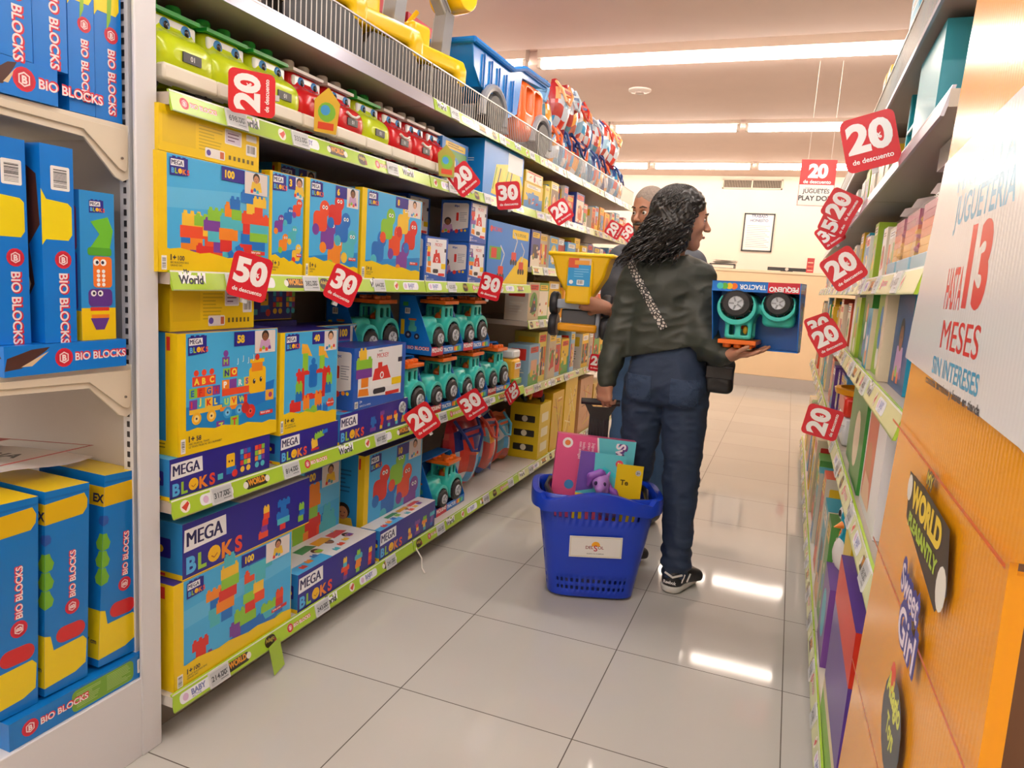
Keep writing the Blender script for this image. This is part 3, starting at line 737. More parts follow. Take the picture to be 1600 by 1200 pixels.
def navy_band_box(w, d, h, seed=1, kids=True, side='#2f86c8', pic='towers'):
    """a carton lying flat: navy long front with the big logo, white photo top"""
    mb, F, Lf, Rf, T = carton(w, d, h, NAVY, K(side, .3), K('#ece8ea', .3))
    r = random.Random(seed)
    F.rect(0, 0, w, h*.02, YEL); s = h*.34
    logo_mega(F, h*.08, h*.1, s); u0 = s*4.3+h*.25
    if pic == 'towers':
        n = max(2, int((w-u0)/(h*.5)))
        for k in range(n): tower(F, u0+(k+.5)*(w-u0)/n, h*.12, h*.17, r.choice([3, 4, 5]), r)
    elif pic == 'train':
        a = u0+.01
        F.rrect(a, h*.35, a+h*.3, h*.75, .005, K('#f6c21c', .3)); F.rect(a, h*.22, a+h*.35, h*.4, BR[2]); F.disc(a+h*.3, h*.2, h*.1, BR[0]); F.disc(a+h*.1, h*.55, h*.03, INK); F.disc(a+h*.2, h*.55, h*.03, INK)
        for j in range(2):
            b = a+h*(.5+.55*j)
            for x in range(3):
                for y in range(3): F.rect(b+x*h*.13, h*(.35+.15*y), b+(x+.9)*h*.13, h*(.48+.15*y), BR[(x*3+y*2+j) % 8])
            F.disc(b+h*.08, h*.24, h*.08, BR[6 if not j else 4]); F.disc(b+h*.3, h*.24, h*.08, BR[6 if not j else 4])
        F.rect(a-h*.3, h*.15, a-h*.12, h*.3, BR[4])
    else:
        a = u0; brick(F, a, h*.2, h*.35, h*.3, BR[6], 2, .2); brick(F, a+h*.15, h*.5, h*.55, h*.2, BR[3], 4, .15); brick(F, a+h*.6, h*.65, h*.3, h*.12, BR[2], 3, .1); F.rect(a-.005, h*.14, a+h*.4, h*.22, BR[0])
    for S in (Lf, Rf):
        S.rect(0, 0, d, h*.1, YEL); S.rect(d*.6, h*.02, d*.85, h*.07, K('#d8322b'))
        S.rrect(d*.72, h*.35, d*.9, h*.7, .004, NAVY); S.disc(d*.81, h*.5, h*.07, YEL); fineprint(S, d*.1, h*.2, d*.5, h*.8, 7, K('#236a9e')); S.rect(d*.1, h*.82, d*.5, h*.9, BR[1]); 
    if kids:
        T.rect(0, 0, w*.4, d*.3, SKY); 
        for k in range(3):
            T.disc(w*(.42+.2*k), d*(.45+.1*(k % 2)), d*.12, K('#2a1c17')); T.disc(w*(.42+.2*k), d*(.4+.1*(k % 2)), d*.09, SKIN_P[k]); T.poly([(w*(.3+.2*k), d*.55), (w*(.5+.2*k), d*.6), (w*(.46+.2*k), d*.82), (w*(.3+.2*k), d*.8)], [K('#3a8a5a'), K('#e0a52a'), K('#d84a4a')][k])
        for k in range(8): brick(T, w*(.1+.1*k), d*(.1+.08*(k % 4)), .03, .018, BR[k % 8], 2)
        logo_mega(T, w*.8, d*.78, d*.04)
    else: T.fill(NAVY)
    return mb
def yellow_back_box(w, d, h, seed=1):
    mb, F, Lf, Rf, T = carton(w, d, h, YEL); r = random.Random(seed)
    dk = K('#cfae10')
    F.rect(w*.03, h*.2, w*.33, h*.85, K('#e8c314')); fineprint(F, w*.36, h*.2, w*.6, h*.8, 8, dk)
    F.rrect(w*.62, h*.5, w*.8, h*.86, .003, K('#f1eeee')); F.rrect(w*.63, h*.53, w*.79, h*.83, .003, K('#d9cfe0')); fineprint(F, w*.65, h*.56, w*.77, h*.8, 3, K('#7a5a7a'))
    F.rrect(w*.85, h*.7, w*.97, h*.86, .003, K('#f1eeee')); barcode(F, w*.85, h*.35, w*.97, h*.62, seed=seed)
    F.rrect(w*.42, h*.08, w*.62, h*.3, .004, K('#f0ece8')); F.rect(w*.57, h*.11, w*.61, h*.27, K('#c8643a')); F.disc(w*.455, h*.19, h*.07, K('#5a4aa0'))
    for k in range(6): F.rect(w*(.66+.05*k), h*.14, w*(.685+.05*k), h*.24, K('#6a5a20'))
    return mb
def boat_box(w=.18, d=.19, h=.2, seed=1):
    """white-fronted blue carton with a red and white toy boat"""
    B = K('#2659b4', .3); mb, F, Lf, Rf, T = carton(w, d, h, B, B, NAVY)
    F.poly([(w*.08, h*.2), (w*.92, h*.12), (w*.92, h*.97), (w*.08, h*.95)], K('#f2f0f2', .3))
    F.text('DISNEY', w*.45, h*.9, h*.025, INK, .01); F.text('MICKEY', w*.42, h*.8, h*.075, K('#cf2b33', .3), .03)
    logo_mega(F, w*.06, h*.72, h*.05, True)
    F.poly([(w*.3, h*.3), (w*.8, h*.28), (w*.88, h*.42), (w*.3, h*.45)], K('#f8f8f8')); F.poly([(w*.34, h*.43), (w*.7, h*.43), (w*.62, h*.66), (w*.38, h*.62)], K('#d8322b')); F.rect(w*.44, h*.62, w*.52, h*.72, BR[0]); F.disc(w*.52, h*.5, h*.06, K('#ffffff'), n=12); F.disc(w*.52, h*.5, h*.035, BR[0]); F.rrect(w*.36, h*.2, w*.6, h*.29, .01, K('#2b2b33'))
    F.poly([(w*.78, h*.5), (w*.9, h*.48), (w*.92, h*.72), (w*.82, h*.74)], K('#f0f0f2')); F.rect(w*.84, h*.68, w*.93, h*.76, INK); tower(F, w*.2, h*.35, w*.13, 4, random.Random(seed)); F.poly([(w*.08, h*.22), (w*.28, h*.2), (w*.26, h*.32), (w*.1, h*.33)], BR[1])
    F.rect(w*.6, h*.14, w*.88, h*.2, BR[0]); F.rect(w*.72, h*.3, w*.92, h*.42, YEL)
    barcode(F, w*.03, h*.03, w*.09, h*.14, True); F.text('1+', w*.12, h*.1, h*.05, K('#ffffff'), .03); F.text('BARCO A VAPOR', w*.12, h*.04, h*.03, K('#ffffff'), 0)
    for S in (Lf, Rf):
        S.rrect(d*.05, h*.14, d*.93, h*.93, .01, K('#e9e4e2', .3)); S.poly([(d*.05, h*.14), (d*.93, h*.14), (d*.93, h*.34), (d*.05, h*.2)], B)
        S.rrect(d*.52, h*.5, d*.6, h*.7, .003, BR[0]); fineprint(S, d*.64, h*.48, d*.88, h*.72, 6, K('#9a9aa4')); S.text('80pc', d*.45, h*.82, h*.05, K('#2659b4'), .03); S.disc(d*.55, h*.25, h*.05, BR[0]); S.disc(d*.72, h*.27, h*.035, BR[1]); S.disc(d*.84, h*.27, h*.03, YEL)
        kid(S, d*.24, h*.24, h*.32, k=1)
    return mb
def bio_spine(w, d, h, seed=0, lying=False, kind='dino'):
    """tall blue carton whose narrow side (local +x) carries the logo"""
    mb, F, Lf, Rf, T = carton(w, d, h, BLU, BLU, BLU)
    S = Rf
    if lying:
        S.poly([(d*.0, h*.2), (d*.12, h*.25), (d*.3, h*.75), (d*.34, h*.9), (d*.2, h*.85), (d*.02, h*.6)], K('#4a2a24')); S.poly([(d*.12, h*.3), (d*.3, h*.7), (d*.33, h*.75), (d*.2, h*.3)], K('#d8c09a'))
        logo_bio(S, d*.45, h*.5, h*.33)
    else:
        barcode(S, d*.3, h*.78, d*.88, h*.9, True, seed)
        S.poly([(0, h*.5), (d*.12, h*.53), (d*.8, h*.53), (d*.92, h*.56), (d*.92, h*.70), (d*.8, h*.72), (d*.15, h*.73), (0, h*.78)], K('#f2dc10', .3))
        logo_bio(S, d*.62, h*.43, d*.26, False)
        S.text('BIO BLOCKS', d*.48, h*.36, d*.27, K('#d21f3a'), .07, rot=-PI/2); S.text('BIO BLOCKS', d*.48, h*.36, d*.27, K('#f6e9ea'), .02, rot=-PI/2)
    # front: brown dinosaur model on blue
    F.poly([(w*.3, h*.9), (w*.7, h*.95), (w*.95, h*.85), (w*.98, h*.6), (w*.85, h*.5), (w*.9, h*.3), (w*.8, h*.2), (w*.7, h*.45), (w*.5, h*.6), (w*.2, h*.7)], K('#4a2a24') if kind == 'dino' else K('#7aa82a'))
    F.poly([(w*.8, h*.2), (w*.86, h*.3), (w*.8, h*.4), (w*.74, h*.24)], K('#d8c09a')); F.disc(w*.4, h*.78, w*.06, K('#f2b51c'))
    if kind == 'croc':
        S.poly([(d*.15, h*.95), (d*.55, h*.9), (d*.7, h*.7), (d*.6, h*.5), (d*.45, h*.45), (d*.5, h*.65), (d*.3, h*.75)], K('#8cc02c')); S.poly([(d*.05, h*.9), (d*.15, h*.95), (d*.3, h*.75), (d*.45, h*.5), (d*.3, h*.65)], K('#c8502c')) if False else None
    return mb
def bio_big(w, d, h, seed=0):
    """blue and yellow shrink-wrapped carton: narrow side printed with stripes, red pill and logo"""
    B = K('#0f74c4', .22); Y = K('#f0cd18', .22); mb, F, Lf, Rf, T = carton(w, d, h, B, B, Y)
    S = Rf
    S.poly([(0, h*.84), (d*.85, h*.85), (d*.95, h*.88), (d*.96, h*.92), (d*.88, h*.955), (0, h*.94)], K('#e2b90e', .22))
    S.rect(0, h*.96, d, h*.97, K('#0d68b4', .22))
    logo_bio(S, d*.62, h*.40, d*.17, True, True)
    S.rrect(d*.25, h*.235, d*.93, h*.315, d*.2, K('#c8262a', .22))
    S.poly([(0, h*.04), (d*.7, h*.055), (d*.95, h*.08), (d*.97, h*.2), (d*.88, h*.225), (d*.2, h*.215), (d*.13, h*.29), (0, h*.30)], K('#ecd014', .22))
    for k in range(4): S.disc(0.0, h*(.47+.075*k), d*(.16 if k % 2 else .2), K('#6fae2c', .22), h*.035) if False else None
    # the chain pattern wraps the edge between the two faces
    for G, u in ((S, 0.0), (F, w)):
        sg = 1 if G is S else -1
        for k in range(3):
            G.poly([(u, h*(.43+.09*k)), (u+sg*d*.16, h*(.44+.09*k)), (u+sg*d*.2, h*(.47+.09*k)), (u+sg*d*.13, h*(.5+.09*k)), (u+sg*d*.1, h*(.52+.09*k)), (u, h*(.52+.09*k))], K('#6fae2c', .22))
        G.poly([(u, h*.74), (u+sg*d*.12, h*.75), (u+sg*d*.14, h*.77), (u+sg*d*.1, h*.79), (u, h*.795)], K('#2a55a8', .22))
    F.rect(w*.55, h*.04, w, h*.30, K('#ecd014', .22)); F.rect(w*.55, h*.84, w, h*.94, K('#e2b90e', .22)); F.text('27 cm', w-.05, h*.12, .012, INK, .03); F.text('EX', w-.035, h*.86, .02, INK, .04)
    return mb
def bio_flat(w, d, h):
    mb, F, Lf, Rf, T = carton(w, d, h, K('#0f74c4', .22)); S = Rf; G = K('#6f9f2e')
    S.rrect(d*.38, h*.08, d*.82, h*.92, h*.2, G); fineprint(S, d*.41, h*.2, d*.58, h*.8, 9, K('#a9c877')); fineprint(S, d*.62, h*.2, d*.8, h*.85, 10, K('#a9c877'), 5)
    barcode(S, d*.85, h*.2, d*.96, h*.8, seed=3); logo_bio(S, d*.12, h*.5, h*.3); return mb
def put(mb, name, label, cat, x, y, z, rotz, group=None, w=None):
    o = mb.build(name, loc=(x, y, z), rotz=rotz); return tag(o, label, cat, group)
LR, RR, FR = PI/2, -PI/2, 0.
def left(mb, label, ya, z, xf, d, w, name='toy_box', cat='toy box', group=None, dr=0):
    """stand a carton on a left shelf: ya = its near end, xf = how far out its front is"""
    xf = min(xf, XL-.027)
    return put(mb, name, label, cat, xf-d/2, ya+w/2, z, LR+dr, group)

G1 = 'building block boxes in the nearest left bay'
SZ = dict(b=.1305, l=.661, m=1.236, u=1.651, t=1.946)
# bottom shelf
left(mega_box(.475, .24, .30, '100', ('GIANT BUILDING BAG', 'GRAND SAC'), 4), 'yellow-edged block set box standing on the bottom shelf, under a flat box', 1.335, SZ['b'], -1.402, .24, .475, group=G1)
left(navy_band_box(.53, .40, .155, 5), 'large flat navy block box with white photo top, lying on the yellow-edged box', 1.365, SZ['b']+.3015, -1.392, .40, .53, group=G1)
left(navy_band_box(.475, .17, .135, 6), 'flat navy block box on the bottom shelf, nearest of the two low ones', 1.845, SZ['b'], -1.395, .17, .475, group=G1)
left(mega_box(.47, .13, .40, '100', seed=9, kidk=0), 'light blue 100-piece block box standing behind the nearer low navy box', 1.85, SZ['b'], -1.578, .13, .47, group=G1)
left(mega_box(.475, .15, .41, '10', seed=12, scene='animals', kidk=2), 'block box with orange building scene standing on the bottom shelf', 2.37, SZ['b'], -1.50, .15, .475, group=G1)
left(navy_band_box(.47, .09, .125, 8), 'flat navy block box on the bottom shelf in front of the orange building scene', 2.35, SZ['b'], -1.395, .09, .47, group=G1)
# second shelf from below
left(navy_band_box(.372, .2, .108, 3, pic='train'), 'navy block box with a toy train picture, lying under the alphabet train box', 1.325, SZ['l'], -1.392, .2, .372, group=G1)
left(mega_box(.372, .2, .315, '58', ('ABC MUSICAL TRAIN', "LE TRAIN MUSICAL DE L'ALPHABET"), 2, scene='train', kidk=1), 'tall alphabet train block box with yellow border on the second shelf up', 1.352, SZ['l']+.109, -1.394, .2, .372, group=G1)
left(yellow_back_box(.30, .12, .125, 4), 'plain yellow back of a box lying on top of the alphabet train box', 1.36, SZ['l']+.4255, -1.44, .12, .30, group=G1)
left(navy_band_box(.37, .1, .12, 3, pic='train', kids=False), 'navy block box lying in the shade behind the plain yellow one', 1.66, 1.087-.001, -1.60, .1, .37, group=G1)
tag(MB().box((0, 0, .21), (.2, .38, .42), NAVY).build('toy_box', loc=(-1.70, 1.87, SZ['l'])), 'dark navy carton standing at the back of the second shelf up', 'toy box', G1)
left(navy_band_box(.30, .2, .092, 7, pic='duck'), 'navy block box with a green and yellow bird picture, under the castle box', 1.745, SZ['l'], -1.394, .2, .30, group=G1)
left(mega_box(.292, .13, .315, '40', ('LET S BUILD IT', 'A CONSTRUIRE'), 6, scene='castle', kidk=2), 'block box with a giraffe castle picture and 40 on a navy tag', 1.738, SZ['l']+.093, -1.396, .13, .292, group=G1)
left(mega_box(.36, .12, .40, '100', seed=22, kidk=0), 'light blue 100-piece box half hidden behind the castle and boat boxes', 2.06, SZ['l'], -1.56, .12, .36, group=G1)
left(navy_band_box(.47, .15, .108, 11), 'navy block box lying under the white and blue boat box', 2.055, SZ['l'], -1.394, .15, .47, group=G1)
left(boat_box(.36, .15, .225), 'wide white and blue toy boat box on the second shelf up', 2.13, SZ['l']+.109, -1.396, .15, .36, group=G1)
# middle shelf
left(mega_box(.385, .22, .28, '100', ('BIG BUILDING BAG', 'GRAND SAC'), 31), 'big light blue 100-piece block box on the middle shelf', 1.295, SZ['m'], -1.398, .22, .385, group=G1)
left(yellow_back_box(.335, .2, .105, 9), 'plain yellow carton lying on the big 100-piece box', 1.30, SZ['m']+.281, -1.40, .2, .335, group=G1)
left(mega_box(.15, .15, .295, '3', ('FRIENDS', 'AMIS'), 14, scene='animals'), 'narrow block box with a giraffe and sun picture on the middle shelf', 1.682, SZ['m'], -1.398, .15, .15, group=G1)
left(mega_box(.29, .15, .30, '6', ('FRIENDS', 'AMIS'), 17, scene='animals', kidk=1), 'block box with turquoise hippo and crocodile scene on the middle shelf', 1.842, SZ['m'], -1.398, .15, .29, group=G1)
left(mega_box(.425, .15, .312, '8', ('MAKE MUSIC', 'MUSIQUE'), 23, scene='animals', kidk=2), 'block box with ladybird and snail scene on the middle shelf', 2.148, SZ['m'], -1.398, .15, .425, group=G1)
left(mega_box(.2, .12, .36, '6', seed=41, scene='animals'), 'block box standing in the dark behind the hippo and crocodile box', 1.95, SZ['m'], -1.60, .12, .2, group=G1)
# boat boxes
left(boat_box(.205, .15, .185, 2), 'white and blue boat box at the front, nearest of the small ones', 2.612, SZ['m'], -1.398, .15, .205, group='small boat boxes on the middle shelf')
left(boat_box(.19, .15, .185, 3), 'white and blue boat box, lower one of the farther front stack', 3.03, SZ['m'], -1.398, .15, .19, group='small boat boxes on the middle shelf')
left(boat_box(.19, .15, .185, 4), 'white and blue boat box, upper one of the farther front stack', 3.03, SZ['m']+.187, -1.398, .15, .19, group='small boat boxes on the middle shelf')
left(boat_box(.2, .15, .185, 5), 'white and blue boat box in the second row, lower one', 2.80, SZ['m'], -1.60, .15, .2, group='small boat boxes on the middle shelf')
left(boat_box(.2, .15, .185, 6), 'white and blue boat box in the second row, upper one', 2.80, SZ['m']+.187, -1.60, .15, .2, group='small boat boxes on the middle shelf')
def robots_box():
    w, d, h = .58, .16, .31; mb, F, Lf, Rf, T = carton(w, d, h, K('#1180d8', .3))
    F.poly([(w*.35, 0), (w, 0), (w, h*.45), (w*.8, h*.5), (w*.6, h*.28)], YEL); F.text('MECANO', w*.08, h*.84, h*.07, K('#d8322b'), .05, maxw=w*.4)
    F.disc(w*.06, h*.87, h*.05, K('#d8322b')); F.rrect(w*.55, h*.78, w*.97, h*.93, .01, YEL); F.text('CON 13 OPCIONES', w*.58, h*.83, h*.05, INK, .01, maxw=w*.34)
    F.rect(w*.04, h*.4, w*.3, h*.6, K('#5aa83a')); F.rect(w*.08, h*.42, w*.2, h*.58, K('#d8322b'))
    r = random.Random(4)
    for u, v in ((.3, .25), (.6, .5), (.8, .35)):
        c = BR[0]; F.band([(w*u, h*v), (w*(u+.08), h*(v+.25))], .012, K('#cfd3d8')); F.band([(w*(u+.08), h*(v+.25)), (w*(u-.02), h*(v+.38))], .01, K('#cfd3d8')); F.rrect(w*(u-.05), h*(v-.1), w*(u+.07), h*(v+.05), .008, c)
        for k in range(3): F.disc(w*(u-.05+.06*k), h*(v-.12), h*.05, K('#2a2a30')); 
    for S in (Lf, Rf): S.fill(K('#0d6fc2', .3)); S.disc(d*.5, h*.8, h*.07, K('#d8322b')); fineprint(S, d*.2, h*.2, d*.8, h*.6, 7, YEL)
    return mb
left(robots_box(), 'blue and yellow construction kit box on the middle shelf beside the boat boxes', 3.245, SZ['m'], -1.398, .16, .58)

# ------------------------------------------------------------------ boxes on the end cap
G2 = 'blue block cartons on the end shelving'
def endc(mb, label, xr, yn, z, w, d, rot=None, name='toy_box'):
    o = mb.build(name, loc=(xr-w/2, yn+d/2, z)); 
    if rot: o.rotation_euler = rot
    return tag(o, label, 'toy box', G2)
endc(bio_spine(.36, .28, .062, lying=True), 'long flat blue carton lying on the middle end shelf with dinosaur', -1.435, .948, 1.015, .36, .28)
endc(bio_spine(.26, .072, .405), 'tall blue carton with barcode standing on the middle end shelf, second one back', -1.44, 1.035, 1.078, .26, .076)
endc(bio_spine(.34, .07, .405, 2), 'tall blue dinosaur carton at the left picture edge on the middle end shelf', -1.455, .948, 1.078, .34, .07)
def totem_box():
    w, d, h = .2, .085, .325; mb, F, Lf, Rf, T = carton(w, d, h, K('#2b8fd8', .3)); S = Rf
    S.rect(0, 0, d, h*.22, YEL); logo_mega(S, d*.3, h*.87, h*.028, True)
    S.poly([(d*.2, h*.6), (d*.85, h*.62), (d*.95, h*.75), (d*.8, h*.84), (d*.3, h*.8), (d*.55, h*.72)], K('#6ac02e')); S.rrect(d*.2, h*.575, d*.9, h*.63, .006, K('#4fa02a'))
    S.rrect(d*.35, h*.36, d*.9, h*.57, .008, K('#f07a28')); S.disc(d*.45, h*.53, d*.09, K('#ffffff')); S.disc(d*.65, h*.53, d*.09, K('#ffffff')); S.disc(d*.47, h*.53, d*.045, INK); S.disc(d*.63, h*.53, d*.045, INK)
    for a in range(2):
        for b in range(4): S.disc(d*(.5+.15*a), h*(.38+.03*b), d*.05, K('#ffffff'))
    S.rrect(d*.2, h*.23, d*.9, h*.35, .01, K('#5a2f8a')); S.disc(d*.35, h*.32, d*.08, K('#ffffff')); S.disc(d*.55, h*.32, d*.08, K('#ffffff')); S.disc(d*.36, h*.32, d*.04, INK); S.disc(d*.54, h*.32, d*.04, INK)
    S.rect(d*.28, h*.15, d*.8, h*.175, BR[1]); S.rect(d*.28, h*.175, d*.8, h*.2, YEL); S.rect(d*.25, h*.2, d*.8, h*.225, BR[0]); S.poly([(d*.25, h*.15), (d*.8, h*.15), (d*.65, h*.07), (d*.4, h*.07)], K('#5a2f8a'))
    F.rect(0, 0, w, h*.2, YEL); F.rrect(w*.6, h*.2, w*.95, h*.6, .01, K('#5a2f8a')); F.rrect(w*.7, h*.6, w*.95, h*.9, .01, K('#a03a6a')); F.rect(w*.5, h*.1, w*.8, h*.14, BR[0])
    return mb
endc(totem_box(), 'slim light blue box with stacked animal totem picture on the middle end shelf', -1.445, 1.125, 1.078, .2, .085)
endc(bio_spine(.3, .125, .07, lying=True), 'small blue carton lying flat on the top end shelf at the left edge', -1.44, .955, 1.561, .3, .125)
for i, (yn, z, d, l) in enumerate([(.955, 1.632, .075, 'blue carton on the top end shelf at the left edge, above the flat one'), (1.034, 1.632, .072, 'blue carton with yellow patch on the top end shelf, second from the left edge'), (1.111, 1.561, .06, 'blue carton with crocodile on the top end shelf, second from the white post'), (1.175, 1.561, .066, 'blue carton with crocodile on the top end shelf, right beside the white post')]):
    o = endc(bio_spine(.3, d, .42, i+3, kind='croc'), l, -1.44-.004*i, yn, z, .3, d)
endc(bio_flat(.42, .375, .062), 'flat blue carton with green text panel lying on the base of the end shelving', -1.432, .925, .216, .42, .375)
endc(bio_big(.22, .105, .47, 1), 'tall blue and yellow carton leaning back against the end panel, right of three', -1.45, 1.150, .285, .22, .105, (R(-3.4), 0, 0))
endc(bio_big(.28, .105, .47, 2), 'tall blue and yellow carton, middle of the three on the end base', -1.452, 1.018, .283, .28, .105, (R(-2.0), 0, 0))
endc(bio_big(.34, .11, .47, 3), 'tall blue and yellow carton at the left picture edge, nearest of the three', -1.455, .895, .281, .34, .11, (R(-2.0), 0, 0))
# paper poster lying on the three cartons
mb = MB(); n = 10; W, D = .42, .3
for i in range(n):
    for j in range(6):
        q = []
        for a, b in ((i, j), (i+1, j), (i+1, j+1), (i, j+1)):
            x = W*a/n; y = D*b/6; q.append((x, y, .012*math.sin(3*x/W)+.01*math.cos(4*y/D)))
        mb.poly(q, K('#efe9e6')); 
f = Face(mb, (0, 0, .024), (1, 0, 0), (0, 1, 0), W, D)
for a, b, c, d_ in ((0, 0, W, .008), (0, D-.008, W, D), (0, 0, .008, D), (W-.008, 0, W, D)): f.rect(a, b, c, d_, K('#b93338'))
f.rect(.0, D-.11, .2, D, K('#b5302f')); f.text('JUGUETERIA', .06, .08, .045, K('#2b2a30'), .03, maxw=.32); f.rect(.1, .05, .36, .054, K('#5a86b4')); f.rect(.13, .03, .34, .034, K('#6a6a70'))
f.text('TODA LA', .12, .14, .02, K('#2b2a30'), .01)
o = mb.build('paper_poster', loc=(-1.90, .85, .788), rot=(R(-4), R(-1), R(15))); tag(o, 'white paper poster with red border reading JUGUETERIA, lying on the tall cartons', 'poster')
# ------------------------------------------------------------------ toy trucks on the second shelf from the top
def make_truck(body, roofc, label):
    """faces local -y; about 17 cm wide, 26 cm long"""
    t = thing('toy_truck', label, 'toy truck')
    v = Vox((-.1, -.145, 0), (.1, .145, .2), .0042)
    v.box((0, .0, .075), (.075, .125, .045), .018)
    v.box((0, -.01, .125), (.068, .085, .055), .03, k=.02)
    v.cone((-.035, -.095, .085), (.035, -.095, .085), .045, .045, k=.03)
    for sy in (-.07, .07):
        for sx in (-1, 1):
            v.cone((sx*.05, sy, .036), (sx*.12, sy, .036), .044, .044, k=.006, op='cut')
            v.cone((sx*.066, sy, .045), (sx*.076, sy, .045), .05, .05, k=.01) if False else None
    for sx in (-1, 1):
        v.box((sx*.075, -.03, .14), (.02, .022, .02), .005, k=.004, op='cut'); v.box((sx*.075, .03, .14), (.02, .022, .02), .005, k=.004, op='cut')
    v.mesh(MB0 := MB(), P(body, .22)); MB0.build('body', t, smooth=True)
    MB().box((0, -.118, .045), (.150, .05, .034), P('#e6dfce', .3)).build('bumper', t, bevel=.006)
    mb = MB(); mb.box((0, 0, .183), (.125, .15, .012), P(roofc, .25)); mb.box((0, -.085, .177), (.13, .03, .008), P(roofc, .25))
    for a in (-1, 1):
        for b in (-1.5, -.5, .5, 1.5): mb.lathe([(.017, 0), (.017, .014), (.014, .018), (.001, .018)], P(roofc, .25), (a*.032, b*.037, .189), n=12)
    mb.build('brick_roof', t, smooth=True)
    MB().box((0, -.09, .148), (.115, .012, .035), P('#f4f6f8', .15)).build('windshield', t, bevel=.005)
    for sx in (-1, 1):
        e = MB().ell((sx*.028, -.096, .148), (.014, .004, .016), P('#3f86c8', .2), 12, 8).build('eye', t, smooth=True)
        MB().ell((sx*.028, -.0995, .148), (.007, .003, .009), P('#15151c', .2), 10, 6).build('pupil', e, smooth=True)
    mb = MB().box((0, -.141, .085), (.05, .006, .02), P('#2c2f33')); f = Face(mb, (-.025, -.1442, .075), (1, 0, 0), (0, 0, 1), .05, .02); f.text('01', .025, .005, .01, K('#d8d8d8'), .03, 'c'); mb.build('number_plate', t)
    if body == '#c8181f':
        mb = MB(); mb.tube([(-.03, -.1435, .108), (-.012, -.146, .1), (.012, -.146, .1), (.03, -.1435, .108)], .004, P('#f3efe8')); mb.build('grille', t, smooth=True)
    for sy in (-.07, .07):
        for sx in (-1, 1):
            w_ = MB().lathe([(.012, -.014), (.034, -.014), (.038, -.008), (.038, .008), (.034, .014), (.012, .014)], P('#17171a', .5), (sx*.064, sy, .038), (sx, 0, 0), 18).build('wheel', t, smooth=True)
            MB().lathe([(.016, 0), (.012, .004), (.001, .005)], P('#5a5c60', .3), (sx*.078, sy, .038), (sx, 0, 0), 12).build('hub', w_, smooth=True)
    return t
tg = make_truck('#c4d61c', '#28a845', 'lime green toy truck with green brick roof, cut off by the white post')
trd = make_truck('#c8181f', '#e9e6e2', 'red toy truck with white brick roof beside the third green one')
tg.scale = trd.scale = (1.14, 1.14, 1.14); tg.location = (-1.585, 1.415, SZ['u']); tg.rotation_euler = (0, 0, LR)
trd.location = (-1.585, 1.928, SZ['u']); trd.rotation_euler = (0, 0, LR)
GT = 'toy trucks on the second shelf from the top'
tg['group'] = GT; trd['group'] = GT
for y, src, rz, l in ((1.586, tg, -.0, 'lime green toy truck with green brick roof, second from the white post'), (1.757, tg, .0, 'lime green toy truck behind the upright red 20 card'),
                      (2.099, trd, .0, 'red toy truck beside the hanging yellow tag, white brick roof'), (2.27, tg, -.0, 'lime green toy truck standing alone between red trucks'),
                      (2.441, trd, .0, 'red toy truck just right of the lone lime green one'), (2.612, trd, .0, 'red toy truck, second right of the lone lime green one'), (2.783, trd, .0, 'red toy truck at the far end of the truck row')):
    dup(src, (-1.585, y, SZ['u']), LR+rz, l)
def card_tag(name, label, loc, rotz, tilt, col='#e0b43a'):
    mb = MB(); f0 = [(-.035, 0, 0), (.035, 0, 0), (.04, 0, .09), (.0, 0, .13), (-.04, 0, .09)]
    mb.prism([(-.035, 0), (.035, 0), (.04, .09), (0, .13), (-.04, .09)], (0, 0, 0), (1, 0, 0), (0, 0, 1), .0015, K(col)); f = Face(mb, (-.04, -.0017, 0), (1, 0, 0), (0, 0, 1), .08, .12)
    f.disc(.04, .06, .028, K('#7fb83c')); f.disc(.035, .065, .015, K('#4a9fd8')); f.rect(.015, .01, .065, .03, K('#d84a2c'))
    o = mb.build(name, loc=loc, rot=(tilt, 0, rotz)); return tag(o, label, 'price tag')
card_tag('product_tag', 'yellow and blue cardboard product tag hanging between two red trucks', (-1.375, 1.885, SZ['u']+.02), LR-.55, .15)
card_tag('product_tag', 'olive cardboard product tag at the far end of the red truck row', (-1.372, 2.70, SZ['u']+.012), LR-.6, -.1, '#a9a03a')

